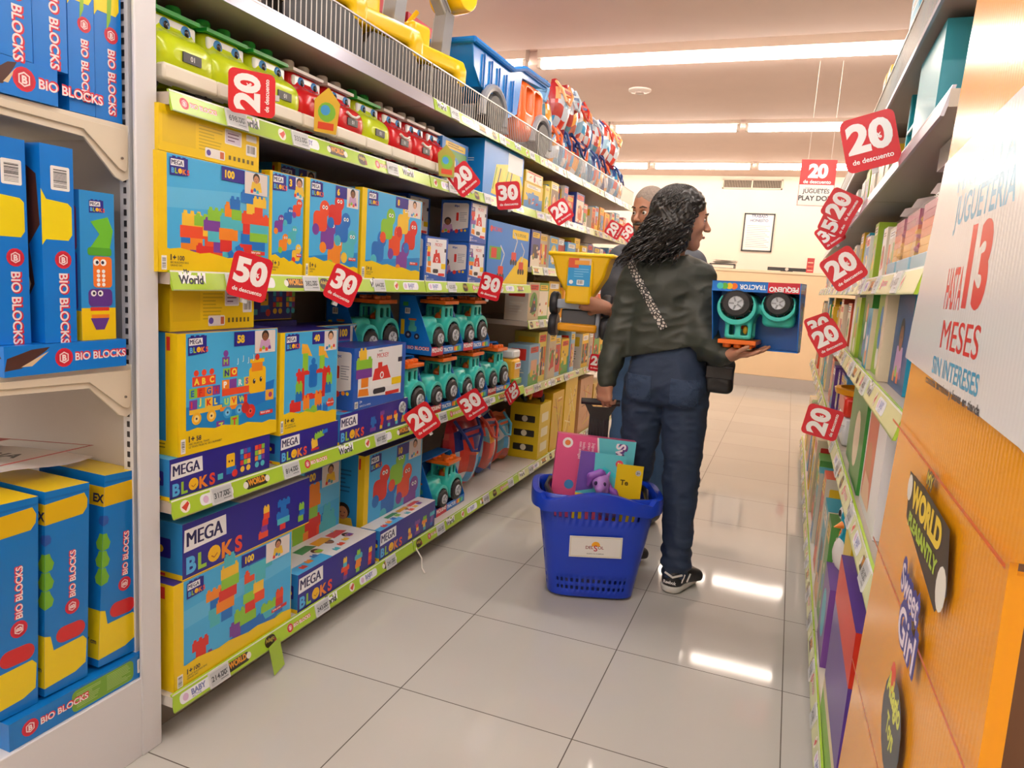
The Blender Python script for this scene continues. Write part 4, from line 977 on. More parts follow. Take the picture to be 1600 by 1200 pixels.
# ------------------------------------------------------------------ toy tractors in open blue trays
def make_tractor(t, teal='#3fc4b8', x0=0., y0=0., z0=0.):
    """hood towards local -x; seen from local -y"""
    O = (x0, y0, z0)
    v = Vox((-.135, -.07, .02), (.14, .07, .205), .0035); 
    v.box((-.078, 0, .103), (.052, .036, .030), .022, k=.02)          # hood
    v.box((.045, 0, .13), (.045, .045, .055), .012, k=.006)            # cab
    v.box((.06, 0, .085), (.05, .04, .03), .02, k=.02)
    v.box((-.01, 0, .07), (.1, .025, .018), .01, k=.012)
    for sy in (-1, 1):
        v.cone((.052, sy*.042, .067), (.052, sy*.058, .067), .064, .064, k=.012)
        v.cone((-.080, sy*.040, .056), (-.080, sy*.052, .056), .055, .055, k=.014)
    for sy in (-1, 1):
        v.cone((.052, sy*.04, .058), (.052, sy*.09, .058), .054, .054, k=.004, op='cut'); v.cone((-.080, sy*.038, .048), (-.080, sy*.09, .048), .047, .047, k=.004, op='cut')
    v.box((.045, 0, .145), (.034, .038, .036), .006, k=.003, op='cut')      # hollow cab
    for cx, hw in ((.024, .011), (.064, .009)): v.box((cx, 0, .150), (hw, .08, .018), .004, k=.003, op='cut')
    v.box((-.01, 0, .148), (.02, .03, .024), .004, k=.003, op='cut')
    M = Matrix.Translation(O)
    mb = MB(); v.mesh(mb, P(teal, .28), M); b = mb.build('tractor_body', t, smooth=True)
    mb = MB().box((.043, 0, .194), (.125, .118, .016), P('#f07018', .3), M)
    for a in (-1, 0, 1):
        for q in (-1, 1): mb.lathe([(.014, 0), (.014, .012), (.011, .015), (.001, .015)], P('#f07018', .3), (x0+.043+a*.036, y0+q*.03, z0+.202), n=12)
    mb.build('roof', t, bevel=.003)
    MB().ell((x0+.045, y0, z0+.125), (.02, .02, .024), P('#e8601c', .35), 12, 8).build('seat', t, smooth=True)
    MB().ell((x0+.024, y0-.02, z0+.15), (.009, .009, .016), P('#f0b52c', .35), 10, 6).build('figure', t, smooth=True)
    for cx, r in ((.052, .050), (-.080, .043)):
        for sy in (-1, 1):
            n = 22; mb = MB(); w_ = .018 if r > .04 else .014
            mb.lathe([(r*.5, -w_), (r*.86, -w_), (r, -w_*.6), (r, w_*.6), (r*.86, w_), (r*.5, w_)], P('#1c1b1e', .5), (x0+cx, y0+sy*.058, z0+r+.003), (0, sy, 0), n)
            for k in range(12):
                a_ = 2*PI*k/12; mb.box((0, 0, 0), (r*.14, w_*1.2, r*.1), P('#1c1b1e', .5), Matrix.Translation((x0+cx+r*math.cos(a_), y0+sy*.058, z0+r+.003+r*math.sin(a_))) @ Matrix.Rotation(-a_, 4, 'Y'))
            w1 = mb.build('wheel', t, smooth=True)
            mb = MB().lathe([(r*.52, w_*1.0), (r*.48, w_*1.3), (r*.36, w_*1.12), (r*.14, w_*1.12), (r*.12, w_*1.4), (.001, w_*1.4)], P('#c9ccd2', .3), (x0+cx, y0+sy*.058, z0+r+.003), (0, sy, 0), 16)
            for k in range(5):
                a_ = 2*PI*k/5; mb.box((0, 0, 0), (r*.32, .003, r*.1), P('#8d9096', .3), Matrix.Translation((x0+cx+r*.3*math.cos(a_), y0+sy*(.058+w_*1.2), z0+r+.003+r*.3*math.sin(a_))) @ Matrix.Rotation(-a_, 4, 'Y'))
            mb.build('hub', w1, smooth=True)
TB = K('#1173cf', .3)
def make_tray(t, w=.315, d=.165, h=.256, back=False):
    mb = MB(); th = .003; y = d/2; x = w/2
    mb.box((0, 0, th/2), (w, d, th), TB); mb.box((0, y-th/2, h/2), (w, th, h), K('#1169bd', .3))
    mb.box((0, -y+th/2, .019), (w, th, .038), TB)
    for s in (-1, 1):
        mb.prism([(-y+.001, 0), (y, 0), (y, h), (y-.075, h), (-y+.001, .04)], (s*x-(th if s > 0 else 0), 0, 0), (0, 1, 0), (0, 0, 1), th, TB)
    mb.box((0, y-.0375, h-th/2), (w, .075, th), TB)
    f = Face(mb, (-x, -y, 0), (1, 0, 0), (0, 0, 1), w, .038); f.k = 3
    f.rect(.004, 0, w*.36, .038, K('#d21f35')); f.text('PEQUEÑO', .008, .012, .017, K('#ffffff'), .04, maxw=w*.32)
    f.text('TRACTOR', w*.38, .012, .017, K('#ffffff'), .03, maxw=w*.3)
    for k, c in enumerate(('#f07018', '#f2c21c', '#5ab02e', '#3fc4b8')): f.disc(w*(.74+.055*k), .019, .012, K(c))
    g = Face(mb, (-x, y, 0), (0, -1, 0), (0, 0, 1), d, h); g.k = 3
    logo_bio(g, .028, .03, .017); g.rect(.012, .085, .03, .15, YEL)
    g.rrect(.05, .1, .09, .125, .008, K('#4aa89c')); g.rrect(.055, .12, .08, .15, .004, K('#4aa89c')); g.rect(.05, .148, .086, .156, K('#c8601c'))
    g.disc(.05, .085, .016, INK); g.disc(.092, .08, .013, INK); g.disc(.05, .085, .006, K('#9a9aa0')); g.disc(.092, .08, .005, K('#9a9aa0'))
    barcode(g, .03, .175, .055, .2, seed=4); g.rect(.02, .208, .045, .225, K('#3f9a4a'))
    return mb.build('display_tray', t)
def tractor_set(label, loc, rotz):
    t = thing('toy_tractor', label, 'toy tractor', loc, rotz, 'turquoise toy tractors in blue trays')
    make_tray(t); make_tractor(t, x0=.004, y0=-.005, z0=.0)
    S_ = Matrix.Translation((0, 0, .027)) @ Matrix.Diagonal((1.12, 1.08, 1.03, 1))
    for ch in [c for c in t.children_recursive if c.name.split('.')[0] != 'display_tray']: ch.data.transform(S_)
    return t
ts = tractor_set('turquoise tractor with orange roof in a blue tray, bottom shelf beside the clear bag', (-1.535, 3.08, SZ['b']), LR)
for i, (y, z, x, l) in enumerate([(2.565, SZ['l'], -1.495, 'turquoise tractor in blue tray, lower row, beside the boat box'), (2.885, SZ['l'], -1.495, 'turquoise tractor in blue tray, lower row, second from the boat box'),
        (3.205, SZ['l'], -1.495, 'turquoise tractor in blue tray, lower row, third from the boat box'), (3.525, SZ['l'], -1.495, 'turquoise tractor in blue tray, lower row, beside the orange and white truck'),
        (2.885, SZ['l']+.257, -1.50, 'turquoise tractor in blue tray, upper row, with the logo side panel showing'), (3.205, SZ['l']+.257, -1.50, 'turquoise tractor in blue tray, upper row, farther one'), 
        (2.5, SZ['l']+.257, -1.60, 'turquoise tractor in blue tray in the shade behind the boat box')]):
    dup(ts, (x, y, z), LR, l)
# the orange / white truck after the tractors
t = thing('toy_truck', 'yellow and white toy truck with orange wheel on the second shelf up', 'toy truck', (-1.52, 3.80+.0, SZ['l']), LR)
v = Vox((-.08, -.12, 0), (.08, .12, .24), .005); v.box((0, 0, .09), (.06, .1, .07), .02); v.mesh(m_ := MB(), P('#f0b52c')); m_.build('body', t, smooth=True)
MB().box((0, 0, .185), (.11, .19, .05), P('#ecebe8')).build('tank', t, bevel=.012)
MB().box((0, -.1, .03), (.12, .02, .035), P('#6fa83a')).build('bumper', t, bevel=.004)
mb = MB().box((0, -.102, .12), (.08, .006, .035), K('#f2f2f2')); Face(mb, (-.04, -.1055, .103), (1, 0, 0), (0, 0, 1), .08, .035).text('DROP', .04, .009, .018, K('#d8322b'), .05, 'c'); mb.build('label_panel', t)
for sy in (-.05, .05):
    for sx in (-1, 1): MB().lathe([(.012, -.012), (.033, -.012), (.035, 0), (.033, .012), (.012, .012)], P('#232326'), (sx*.056, sy, .035), (sx, 0, 0), 16).build('wheel', t, smooth=True)

# ------------------------------------------------------------------ excavators behind the wire fence
def excavator(label, y, rz):
    t = thing('toy_excavator', label, 'toy excavator', (-1.60, y, SZ['t']), rz, 'yellow toy excavators on the top shelf'); t.scale = (.9, .9, .9)
    Yp, G = P('#f6c808', .25), P('#8b8d92', .3)
    v = Vox((-.13, -.21, .0), (.13, .21, .36), .006)
    v.box((0, 0, .175), (.11, .18, .038), .02); v.box((0, -.15, .14), (.115, .04, .045), .02, k=.02); v.box((.02, .07, .255), (.06, .065, .07), .02, k=.01); v.box((.09, .07, .27), (.04, .035, .035), .008, k=.004, op='cut'); v.box((.02, -.0, .27), (.035, .04, .035), .008, k=.004, op='cut')
    v.mesh(m_ := MB(), Yp); m_.build('chassis', t, smooth=True)
    for sx in (-1, 1):
        mb = MB().prism([(-.17, .07), (-.12, .0), (.12, 0), (.17, .07), (.17, .14), (.12, .20), (-.12, .20), (-.17, .14)], (sx*.085-.0225, 0, 0), (0, 1, 0), (0, 0, 1), .045, P('#2b2b2e', .5)); mb.build('track', t, bevel=.004)
    mb = MB()
    for (a, b, w_) in (((0, -.10, .18), (0, -.13, .42), .065), ((0, -.13, .42), (0, -.02, .54), .05), ((0, -.02, .52), (0, -.14, .56), .035)):
        a, b = Vector(a), Vector(b); d = (b-a); M = Matrix.Translation((a+b)/2) @ d.to_track_quat('Z', 'X').to_matrix().to_4x4(); mb.box((0, 0, 0), (w_, w_*1.1, d.length+.03), G, M)
        for s in (-1, 1): mb.box((s*w_*.38, -w_*.6, 0), (w_*.2, w_*.12, d.length*.9), P('#a9abb0', .3), M)
    mb.build('boom_arm', t, bevel=.006)
    v = Vox((-.1, -.3, .4), (.1, -.08, .64), .006); v.cone((-.06, -.19, .53), (.06, -.19, .53), .08, .08); v.box((0, -.17, .58), (.055, .06, .06), .01, k=.004, op='cut'); v.mesh(m_ := MB(), Yp); m_.build('bucket', t, smooth=True)
    mb = MB(); mb.tube([(.09, .0, .19), (.1, .03, .25), (.1, .02, .36), (.08, -.02, .42)], .012, Yp); mb.build('handle', t, smooth=True)
    mb = MB().box((.02, .139, .255), (.07, .006, .05), P('#5f6166'))
    for k in range(6): mb.box((-.008+k*.011, .143, .255), (.004, .004, .045), P('#c9ccd2'))
    mb.build('radiator_grille', t)
    LIFT = Matrix.Translation((0, 0, .075))
    mb = MB(); mb.tube([(0, -.02, .48), (0, .03, .56), (0, -.02, .6)], .022, P('#2e2e32')); mb.build('grab_knob', t, smooth=True)
    for ch in t.children:
        if not ch.name.startswith('track'): ch.data.transform(LIFT)
    return t
ex = excavator('yellow toy excavator nearest the camera, cut by the top picture edge', 2.09, PI-.22)
dup(ex, (-1.60, 2.49, SZ['t']), PI-.22, 'yellow toy excavator with grey arm, middle of the three')
dup(ex, (-1.60, 2.89, SZ['t']), PI-.22, 'yellow toy excavator with grey arm, beside the blue dump truck')
# ------------------------------------------------------------------ large dump truck
t = thing('dump_truck', 'large toy dump truck with blue bed and orange cab on the top shelf', 'dump truck', (-1.605, 3.63, SZ['t']), PI/2-.04)
# local x runs from the tail (-) to the nose (+)
BD = P('#1480d6', .22); OR = P('#f0681c', .22); GR = P('#8e9199', .35)
mb = MB(); a, b = -.53, .0
outer = [(a, .47), (a+.02, .36), (a+.06, .20), (b-.12, .12), (b, .16), (b+.10, .30), (b+.22, .33)]
for s in (-1, 1):
    mb.prism([(a, .37), (a+.02, .27), (a+.10, .20), (b-.10, .13), (b+.0, .17), (b+.04, .36), (b+.38, .385), (b+.38, .415), (b+.02, .405), (b-.06, .36), (a+.2, .365)], (0, s*.155-(.006 if s > 0 else 0), 0), (1, 0, 0), (0, 0, 1), -.008, BD)
    for k in range(5): mb.box((a+.11+k*.085, s*.163, .27-.008*k), (.008, .01, .15), P('#0f6fbe', .3), Matrix.Identity(4))
mb.poly([(a+.1, -.15, .2), (b-.1, -.15, .13), (b-.1, .15, .13), (a+.1, .15, .2)], BD); mb.poly([(a, -.15, .37), (a+.1, -.15, .2), (a+.1, .15, .2), (a, .15, .37)], BD); mb.poly([(b-.1, -.15, .13), (b, -.15, .17), (b, .15, .17), (b-.1, .15, .13)], BD); mb.poly([(b, -.15, .17), (b+.04, -.15, .32), (b+.04, .15, .32), (b, .15, .17)], BD)
mb.box((b+.20, 0, .405), (.36, .33, .02), BD)
for s in (-1, 1): mb.tube([(a-.01, s*.165, .375), (a+.2, s*.165, .37), (b-.1, s*.165, .365), (b-.02, s*.165, .39), (b+.05, s*.165, .41), (b+.39, s*.165, .415)], .014, BD)
mb.tube([(a-.01, -.165, .375), (a-.01, .165, .375)], .014, BD)
mb.build('tipper_bed', t, smooth=True)
v = Vox((.0, -.20, .0), (.52, .20, .40), .007)
v.box((.21, 0, .22), (.15, .165, .15), .05, k=.03); v.box((.37, 0, .16), (.10, .155, .075), .05, k=.05)
for s in (-1, 1): v.box((.14, s*.165, .27), (.045, .03, .065), .02, k=.004, op='cut'); v.box((.26, s*.165, .27), (.045, .03, .065), .02, k=.004, op='cut')
v.box((.40, 0, .29), (.08, .12, .05), .015, k=.004, op='cut')
for s in (-1, 1): v.cone((.33, s*.1, .09), (.33, s*.25, .09), .115, .115, k=.006, op='cut')
v.mesh(m_ := MB(), OR); m_.build('cab', t, smooth=True)
mb = MB().box((0, 0, .12), (.62, .16, .07), GR); mb.box((.44, 0, .075), (.1, .33, .09), GR)
for k in range(4): mb.box((.492, 0, .05+k*.016), (.004, .2, .006), P('#6c6f76'))
for cx in (-.30, .33):
    for s in (-1, 1):
        mb.tube([(cx+.13*math.cos(R(a_)), s*.165, .09+.13*math.sin(R(a_))) for a_ in range(-10, 200, 14)], .02, GR)
mb.build('chassis', t, smooth=True)
for cx in (-.30, .33):
    for s in (-1, 1):
        w_ = MB().lathe([(.03, -.035), (.085, -.035), (.098, -.02), (.098, .02), (.085, .035), (.03, .035)], P('#1f2023', .5), (cx, s*.145, .1), (0, s, 0), 24).build('wheel', t, smooth=True)
        MB().lathe([(.055, .0), (.05, .034), (.03, .022), (.001, .022)], P('#3b3d42', .4), (cx, s*.145, .1), (0, s, 0), 16).build('hub', w_, smooth=True)
# orange figure in the bed and red cartons behind
t = thing('toy_truck', 'orange toy truck lying in the blue tipper bed', 'toy truck', (-1.62, 3.40, SZ['t']+.215))
v = Vox((-.09, -.14, 0), (.09, .14, .26), .008); v.box((0, 0, .12), (.06, .1, .1), .03); v.box((0, .03, .235), (.05, .08, .015), .012, k=.02); v.mesh(m_ := MB(), OR); m_.build('body', t, smooth=True)
MB().box((0, 0, .125), (.125, .12, .05), P('#3c3f45')).build('window', t, bevel=.004)
for y, h, l in ((3.0, .62, 'dark red carton standing behind the farthest yellow excavator'), (3.38, .56, 'dark red carton behind the blue tipper bed'), (4.85, .66, 'dark red carton behind the orange and navy toy bags')):
    mb, F, Lf, Rf, T = carton(.34, .2, h, K('#9b2230'))
    for S in (F, Lf):
        for k in range(6): S.rect(S.W*.15, S.H*(.1+.13*k), S.W*.8, S.H*(.12+.13*k), K('#7d1a28'))
    tag(mb.build('carton', loc=(-1.98, y, SZ['t']), rotz=LR), l, 'box')

# ------------------------------------------------------------------ clear-fronted toy bags
def bag_mesh(w, h, d, cols, seed, strip=True):
    """zipped pouch facing -y: bulging body, coloured bands, top strip"""
    r = random.Random(seed); mb = MB(); n, k = 14, 12
    def S(i, j):
        u = -1+2*i/n; v = j/k; b = (1-abs(u)**3)*(math.sin(PI*min(v*1.08, 1))**.6)
        wv = 1-.12*v+.04*math.sin(7*v+seed); return (u*w/2*wv, b*d*.5, v*h+.01*math.sin(5*u+seed))
    for side in (-1, 1):
        for j in range(k):
            for i in range(n):
                q = [S(i, j), S(i+1, j), S(i+1, j+1), S(i, j+1)]
                v = (j+.5)/k
                cc = random.Random(seed*97+(i//3)*7+(j//3)*13+side).choice(cols[2:]); c = cols[0] if v < .12 or v > .86 else (cols[1] if v > .62 and (i//4) % 2 == 0 or v > .78 else cc)
                if abs(i-n/2) > n/2-1.2: c = cols[0]
                q = [(x, side*y, z) for x, y, z in q]
                mb.poly(q if side < 0 else q[::-1], c)
    return mb
CM = [K(c, .15) for c in ('#c8d2dc', '#d8402e', '#3a9ad0', '#f0a43a', '#8fb8d0', '#e8e2e0', '#5a8a9a', '#b04038')]
def toy_bag(label, loc, rot, w=.24, h=.34, d=.13, c0='#1b2a6c', c1='#f0703c', seed=1, group='zipped toy bags'):
    t = thing('toy_bag', label, 'toy bag', loc, 0, group, rot)
    mb = bag_mesh(w, h, d, [K(c0, .25), K(c1, .3)]+CM, seed); mb.build('pouch', t, smooth=True)
    mb = MB(); mb.tube([(-w*.3, -d*.1, h*.97), (-w*.24, -d*.5, h*.8), (-w*.1, -d*.62, h*.6), (w*.1, -d*.6, h*.55), (w*.24, -d*.5, h*.75), (w*.3, -d*.1, h*.97)], .009, K(c1, .4), 6); mb.build('handle', t, smooth=True)
    mb = MB().box((0, -d*.36, h*.80), (w*.5, .012, h*.13), K(c1, .25)); mb.box((0, -d*.36-.007, h*.80), (w*.4, .004, h*.05), K(c0, .3)); mb.build('header_card', t)
    return t
r = random.Random(11)
# bottom shelf: two big clear bags and a round one
toy_bag('big clear toy bag with red lining and navy flap on the bottom shelf', (-1.575, 3.40, SZ['b']+.02), (R(6), R(-4), LR-.25), .30, .40, .17, '#b9232f', '#22337e', 3)
toy_bag('red and navy zipped toy bag leaning behind the big clear one', (-1.58, 3.72, SZ['b']+.02), (R(-5), R(5), LR-.1), .27, .36, .15, '#1d3f8e', '#d8402e', 5)
toy_bag('orange and light blue toy bag, farthest of the three bags on the bottom shelf', (-1.60, 4.02, SZ['b']+.02), (R(-4), R(-4), LR-.2), .26, .30, .15, '#e2632e', '#58b4d8', 8)
# top shelf heap
names = ['orange', 'navy', 'silver blue', 'red', 'pale orange', 'steel blue']
c0s = ['#1b2a6c', '#22337e', '#5a86a8', '#a8242c', '#e06a3a', '#2e5c94']; c1s = ['#f0703c', '#d8402e', '#2a4c8c', '#f3a06a', '#1b2a6c', '#c9d8e2']
rowname = ['front', 'back']; tier = ['lower', 'upper']
bags = []
for lev in range(2):
    for row in range(2):
        nb = 9 if lev == 0 else 7
        for i in range(nb):
            y = (4.50 if lev == 0 else 4.62)+i*.24+row*.1; k = (i*2+row+lev*3) % 6
            z = SZ['t']+.004+lev*.27; h = r.uniform(.27, .33)
            x = -1.575-row*.15-lev*.01
            bags.append((x, y, z, k, h, lev, row, i))
first = {}
for x, y, z, k, h, lev, row, i in bags:
    ordn = ['nearest', 'second', 'third', 'fourth', 'fifth', 'sixth', 'seventh', 'eighth', 'ninth'][i]
    lab = '%s toy bag on the top shelf, %s from the dump truck, %s %s' % (names[k], ordn, tier[lev], rowname[row]); 
    if i == 0: lab = '%s toy bag on the top shelf, nearest the dump truck, %s %s' % (names[k], tier[lev], rowname[row])
    rot = (R(r.uniform(-10, 6)), R(r.uniform(-14, 14)), LR+r.uniform(-.4, .2)); z += .12*abs(math.sin(rot[1]))+.06*abs(math.sin(rot[0]))
    if k not in first: first[k] = toy_bag(lab, (x, y, z), rot, .24, .31, .14, c0s[k], c1s[k], 20+k, 'toy bags heaped on the top shelf')
    else: dup(first[k], (x, y, z), None, lab, 'toy bags heaped on the top shelf', rot)
toy_bag('large steel blue bag high on the heap beside the dump truck', (-1.62, 4.36, SZ['t']+.20), (R(-4), R(-6), LR-.6), .30, .36, .16, '#3f6fa2', '#7aa6cc', 31, 'toy bags heaped on the top shelf')
toy_bag('steel blue bag lying lower in front of the large one, beside the orange cab', (-1.60, 4.42, SZ['t']+.03), (R(-6), R(8), LR-.5), .26, .3, .13, '#2b5590', '#86aacb', 33, 'toy bags heaped on the top shelf')
# ------------------------------------------------------------------ cartons of games and toys farther along the left shelves
GAME = ['#e9bd2a', '#2a7fd0', '#d9553a', '#e8e0d4', '#f0a23c', '#4f9fd6', '#c9b79a', '#5aa04a', '#2c3f8c', '#d58fa0', '#8fbad8', '#e2cf5a']
CN = {'#e9bd2a': 'yellow', '#2a7fd0': 'blue', '#d9553a': 'red', '#e8e0d4': 'white', '#f0a23c': 'orange', '#4f9fd6': 'light blue', '#c9b79a': 'tan', '#5aa04a': 'green', '#2c3f8c': 'navy', '#d58fa0': 'pink', '#8fbad8': 'pale blue', '#e2cf5a': 'pale yellow',
      '#2aa0b8': 'teal', '#f2f0ee': 'white', '#7ac0dc': 'sky blue', '#3f8f3a': 'green', '#a5c83a': 'lime', '#6a3f98': 'purple', '#d8322b': 'red', '#ead8b8': 'cream'}
def game_box(w, d, h, col, seed, warm=True):
    r = random.Random(seed); side = K(r.choice([col, col, '#e3d9c8', col]), .35); mb, F, Lf, Rf, T = carton(w, d, h, K(col, .35), side)
    for f in (F,):
        pal = ['#e9c23a', '#d8642c', '#f3e6d0', '#c23a2c', '#7a5a3a', '#5a9a4a', '#3f86c0', '#e8b088', '#2c2c3c']
        sty = seed % 4
        if sty == 0:
            f.rect(w*.06, h*.1, w*.94, h*.78, K(r.choice(pal), .35)); f.disc(w*.5, h*.4, min(w, h)*.26, K(r.choice(pal), .35)); f.disc(w*.42, h*.5, min(w, h)*.14, K(r.choice(pal), .35))
        elif sty == 1:
            f.poly([(0, 0), (w, 0), (w, h*.5), (0, h*.3)], K(r.choice(pal), .35)); f.rrect(w*.2, h*.25, w*.8, h*.62, .01, K(r.choice(pal), .35)); f.disc(w*.3, h*.3, min(w, h)*.13, K(r.choice(pal), .35))
        elif sty == 2:
            for k in range(3): f.rect(w*(.08+.3*k), h*.12, w*(.32+.3*k), h*.7, K(r.choice(pal), .35))
            for k in range(4): f.disc(w*(.15+.23*k), h*(.25+.1*(k % 3)), min(w, h)*.09, K(r.choice(pal), .35))
        else:
            f.disc(w*.5, h*.45, min(w, h)*.36, K(r.choice(pal), .35)); f.poly([(w*.2, h*.2), (w*.8, h*.25), (w*.55, h*.7)], K(r.choice(pal), .35))
        for k in range(5): u = r.uniform(.08, .8)*w; v = r.uniform(.1, .6)*h; brick(f, u, v, w*.12, h*.06, K(r.choice(pal), .35), 1, r.uniform(-.5, .5))
        f.rrect(w*.12, h*.8, w*.88, h*.94, .006, K(r.choice(['#f3ead8', '#d8322b', '#f0c52a', '#ffffff']), .35)); fineprint(f, w*.2, h*.83, w*.8, h*.92, 2, K('#4a2c2a'), seed)
    for f in (Lf, Rf):
        fineprint(f, d*.2, h*.15, d*.8, h*.5, 5, K(r.choice(['#8a7a4a', '#f1ece0', '#2c2c3c'])), seed); f.rrect(d*.15, h*.62, d*.85, h*.9, .005, K(r.choice(['#f3ead8', '#d8322b', '#f0c52a', '#3f86c0'])))
        if seed % 3 == 0: barcode(f, d*.2, h*.04, d*.7, h*.13, seed=seed)
    return mb
ORD = ['nearest', 'second', 'third', 'fourth', 'fifth', 'sixth', 'seventh', 'eighth', 'ninth', 'tenth', 'eleventh', 'twelfth', 'thirteenth', 'fourteenth', 'fifteenth', 'sixteenth']
def row(side, y0, y1, z, hmax, seed, where, cols=None, wr=(.07, .2), xf=None, gap=.012, second=None, group=None, back=True):
    """a row of upright cartons along a shelf; where = words naming shelf and stretch"""
    r = random.Random(seed); y = y0; i = 0
    while True:
        w = r.uniform(*wr); 
        if y+w > y1: break
        h = hmax*r.uniform(.72, 1); d = r.uniform(.1, .16); c = r.choice(cols or GAME); x_off = r.uniform(.0, .03)
        shape = 'upright' if h > w*1.15 else ('flat' if w > h*1.4 else 'square')
        lab = '%s %s carton, %s on %s' % (CN[c], shape, ORD[min(i, 15)], where)
        mb = game_box(w, d, h, c, seed*17+i)
        if side < 0: x = XL-.028-x_off-d/2; rz = LR
        else: x = XR+.028+x_off+d/2; rz = RR
        tag(mb.build('toy_box', loc=(x, y+w/2, z), rotz=rz), lab, 'toy box', group or 'cartons on '+where.split(',')[0])
        y += w+gap+r.uniform(0, .01); i += 1
# second shelf from the top, past the trucks
def spec(mb, label, ya, z, w, d, xf=-1.41, group=None, name='toy_box'): return put(mb, name, label, 'toy box', xf-d/2, ya+w/2, z, LR, group)
spec(game_box(.26, .14, .20, '#2a7fd0', 8), 'blue carton with silver end, standing just past the red trucks', 2.82, SZ['u'], .26, .14, -1.46)
mb, F, Lf, Rf, T = carton(.52, .2, .255, K('#1684d8', .3)); F.poly([(.1, .02), (.5, .0), (.52, .1), (.42, .2), (.15, .16)], YEL); F.rect(.3, .15, .5, .24, K('#e8f0f4'))  # the pale rectangle is glare painted onto the front
for k in range(6): F.band([(.12+.05*k, .04+.02*(k % 2)), (.16+.05*k, .15)], .014, K(['#6aa02c', '#2c3c2c', '#c8d83a'][k % 3]))
Lf.disc(.1, .2, .02, K('#d8322b')); Lf.poly([(.03, .03), (.17, .05), (.14, .12), (.06, .11)], K('#8cc02c')); fineprint(Lf, .05, .14, .15, .17, 3, K('#e8f0f4'))
spec(mb, 'large blue carton with green robot picture and painted glare, beside the red 30 card', 3.15, SZ['u'], .52, .2)
spec(game_box(.30, .14, .14, '#e9bd2a', 21), 'yellow carton with lid, first right of the large blue robot carton', 3.70, SZ['u'], .30, .14)
spec(game_box(.28, .13, .06, '#e9bd2a', 24), 'flat yellow carton lying on the lidded yellow one', 3.71, SZ['u']+.142, .28, .13)
row(-1, 4.04, 5.1, SZ['u'], .22, 31, 'the second shelf from the top, stretch before the man', ['#4f9fd6', '#2c3f8c', '#8fbad8', '#d9553a', '#f0a23c', '#e2cf5a', '#e8e0d4'], (.08, .2))
row(-1, 5.14, 6.35, SZ['u'], .21, 32, 'the second shelf from the top, stretch behind the man', ['#d58fa0', '#f0a23c', '#e9bd2a', '#e8e0d4', '#8fbad8'], (.08, .18))
# bays three and four
row(-1, 3.90, 5.1, 1.341, .235, 33, 'the middle shelf left of the yellow tipper', ['#e9bd2a', '#8fbad8', '#2c3f8c', '#e8e0d4', '#c9b79a', '#4f9fd6'], (.1, .2))
row(-1, 5.14, 6.35, 1.341, .24, 34, 'the middle shelf behind the man', ['#2c3f8c', '#e8e0d4', '#8fbad8', '#d9553a'], (.08, .18))
row(-1, 3.90, 5.1, 1.031, .24, 35, 'the shelf left of the black toy wheel', ['#e9bd2a', '#c9b79a', '#5aa04a', '#f0a23c', '#e2cf5a'], (.12, .24))
row(-1, 5.14, 6.35, 1.031, .24, 36, 'the shelf behind the yellow tipper', ['#c9b79a', '#e8e0d4', '#f0a23c', '#d9553a'], (.1, .2))
row(-1, 3.96, 5.1, .641, .33, 37, 'the lower shelf above the yellow crates', ['#c9b79a', '#e9bd2a', '#e8e0d4', '#e2cf5a', '#8fbad8'], (.1, .22))
row(-1, 5.14, 6.35, .641, .30, 38, 'the lower shelf behind the dark jacket sleeve', ['#e9bd2a', '#f0a23c', '#c9b79a', '#d9553a'], (.1, .22))
# bottom shelf: yellow crates, red truck
for i, (ya, w, h, c, l) in enumerate([(4.24, .22, .36, '#e2c01c', 'tall yellow crate on the bottom shelf beside the round toy bag'), (4.49, .25, .40, '#dcae1c', 'yellow patterned game carton on the bottom shelf behind the yellow crate'), (4.77, .30, .46, '#e4bc20', 'large yellow carton on the bottom shelf left of the trolley handle'), (5.16, .36, .42, '#c9956a', 'tan carton on the bottom shelf behind the trolley handle'), (5.56, .34, .34, '#d8b04a', 'ochre carton on the bottom shelf, farthest but one'), (5.94, .36, .30, '#cfa98a', 'beige carton at the far end of the bottom shelf')]):
    mb, F, Lf, Rf, T = carton(w, .2, h, K(c, .35)); rr_ = random.Random(i)
    if i == 0:
        for k in range(3): F.rrect(w*.2, h*(.12+.27*k), w*.8, h*(.28+.27*k), .01, K('#f0e6c0')); Lf.rrect(.03, h*(.14+.26*k), .17, h*(.26+.26*k), .006, K('#2c2a26')); Lf.disc(.1, h*(.2+.26*k), .02, K('#e9e2c8'))
    else:
        for k in range(14): F.band([(rr_.uniform(.1, .9)*w, rr_.uniform(.1, .9)*h), (rr_.uniform(.1, .9)*w, rr_.uniform(.1, .9)*h)], .008, K(rr_.choice(['#c8783a', '#f2e0b0', '#8a5a3a', '#d8c22a'])))
        Lf.rrect(.03, h*.6, .17, h*.85, .006, K('#f0e0b8')); Lf.disc(.1, h*.3, .05, K('#d8c22a'))
    spec(mb, l, ya, SZ['b'], w, .2)
t = thing('toy_truck', 'red and grey toy truck standing on the yellow crate', 'toy truck', (-1.50, 4.33, SZ['b']+.362), PI/2+.5)
v = Vox((-.1, -.09, 0), (.1, .09, .19), .005); v.box((0, 0, .09), (.09, .055, .055), .02); v.mesh(m_ := MB(), P('#c8231f')); m_.build('body', t, smooth=True)
MB().box((0, 0, .16), (.13, .09, .03), P('#d8322b')).build('roof', t, bevel=.006); MB().box((.05, 0, .07), (.08, .125, .05), P('#6f7278')).build('side_panel', t, bevel=.004)
MB().tube([(-.095, .03, .03), (-.12, .03, .06), (-.12, .03, .13), (-.09, .03, .15)], .01, P('#f0a21c')).build('ladder', t, smooth=True)
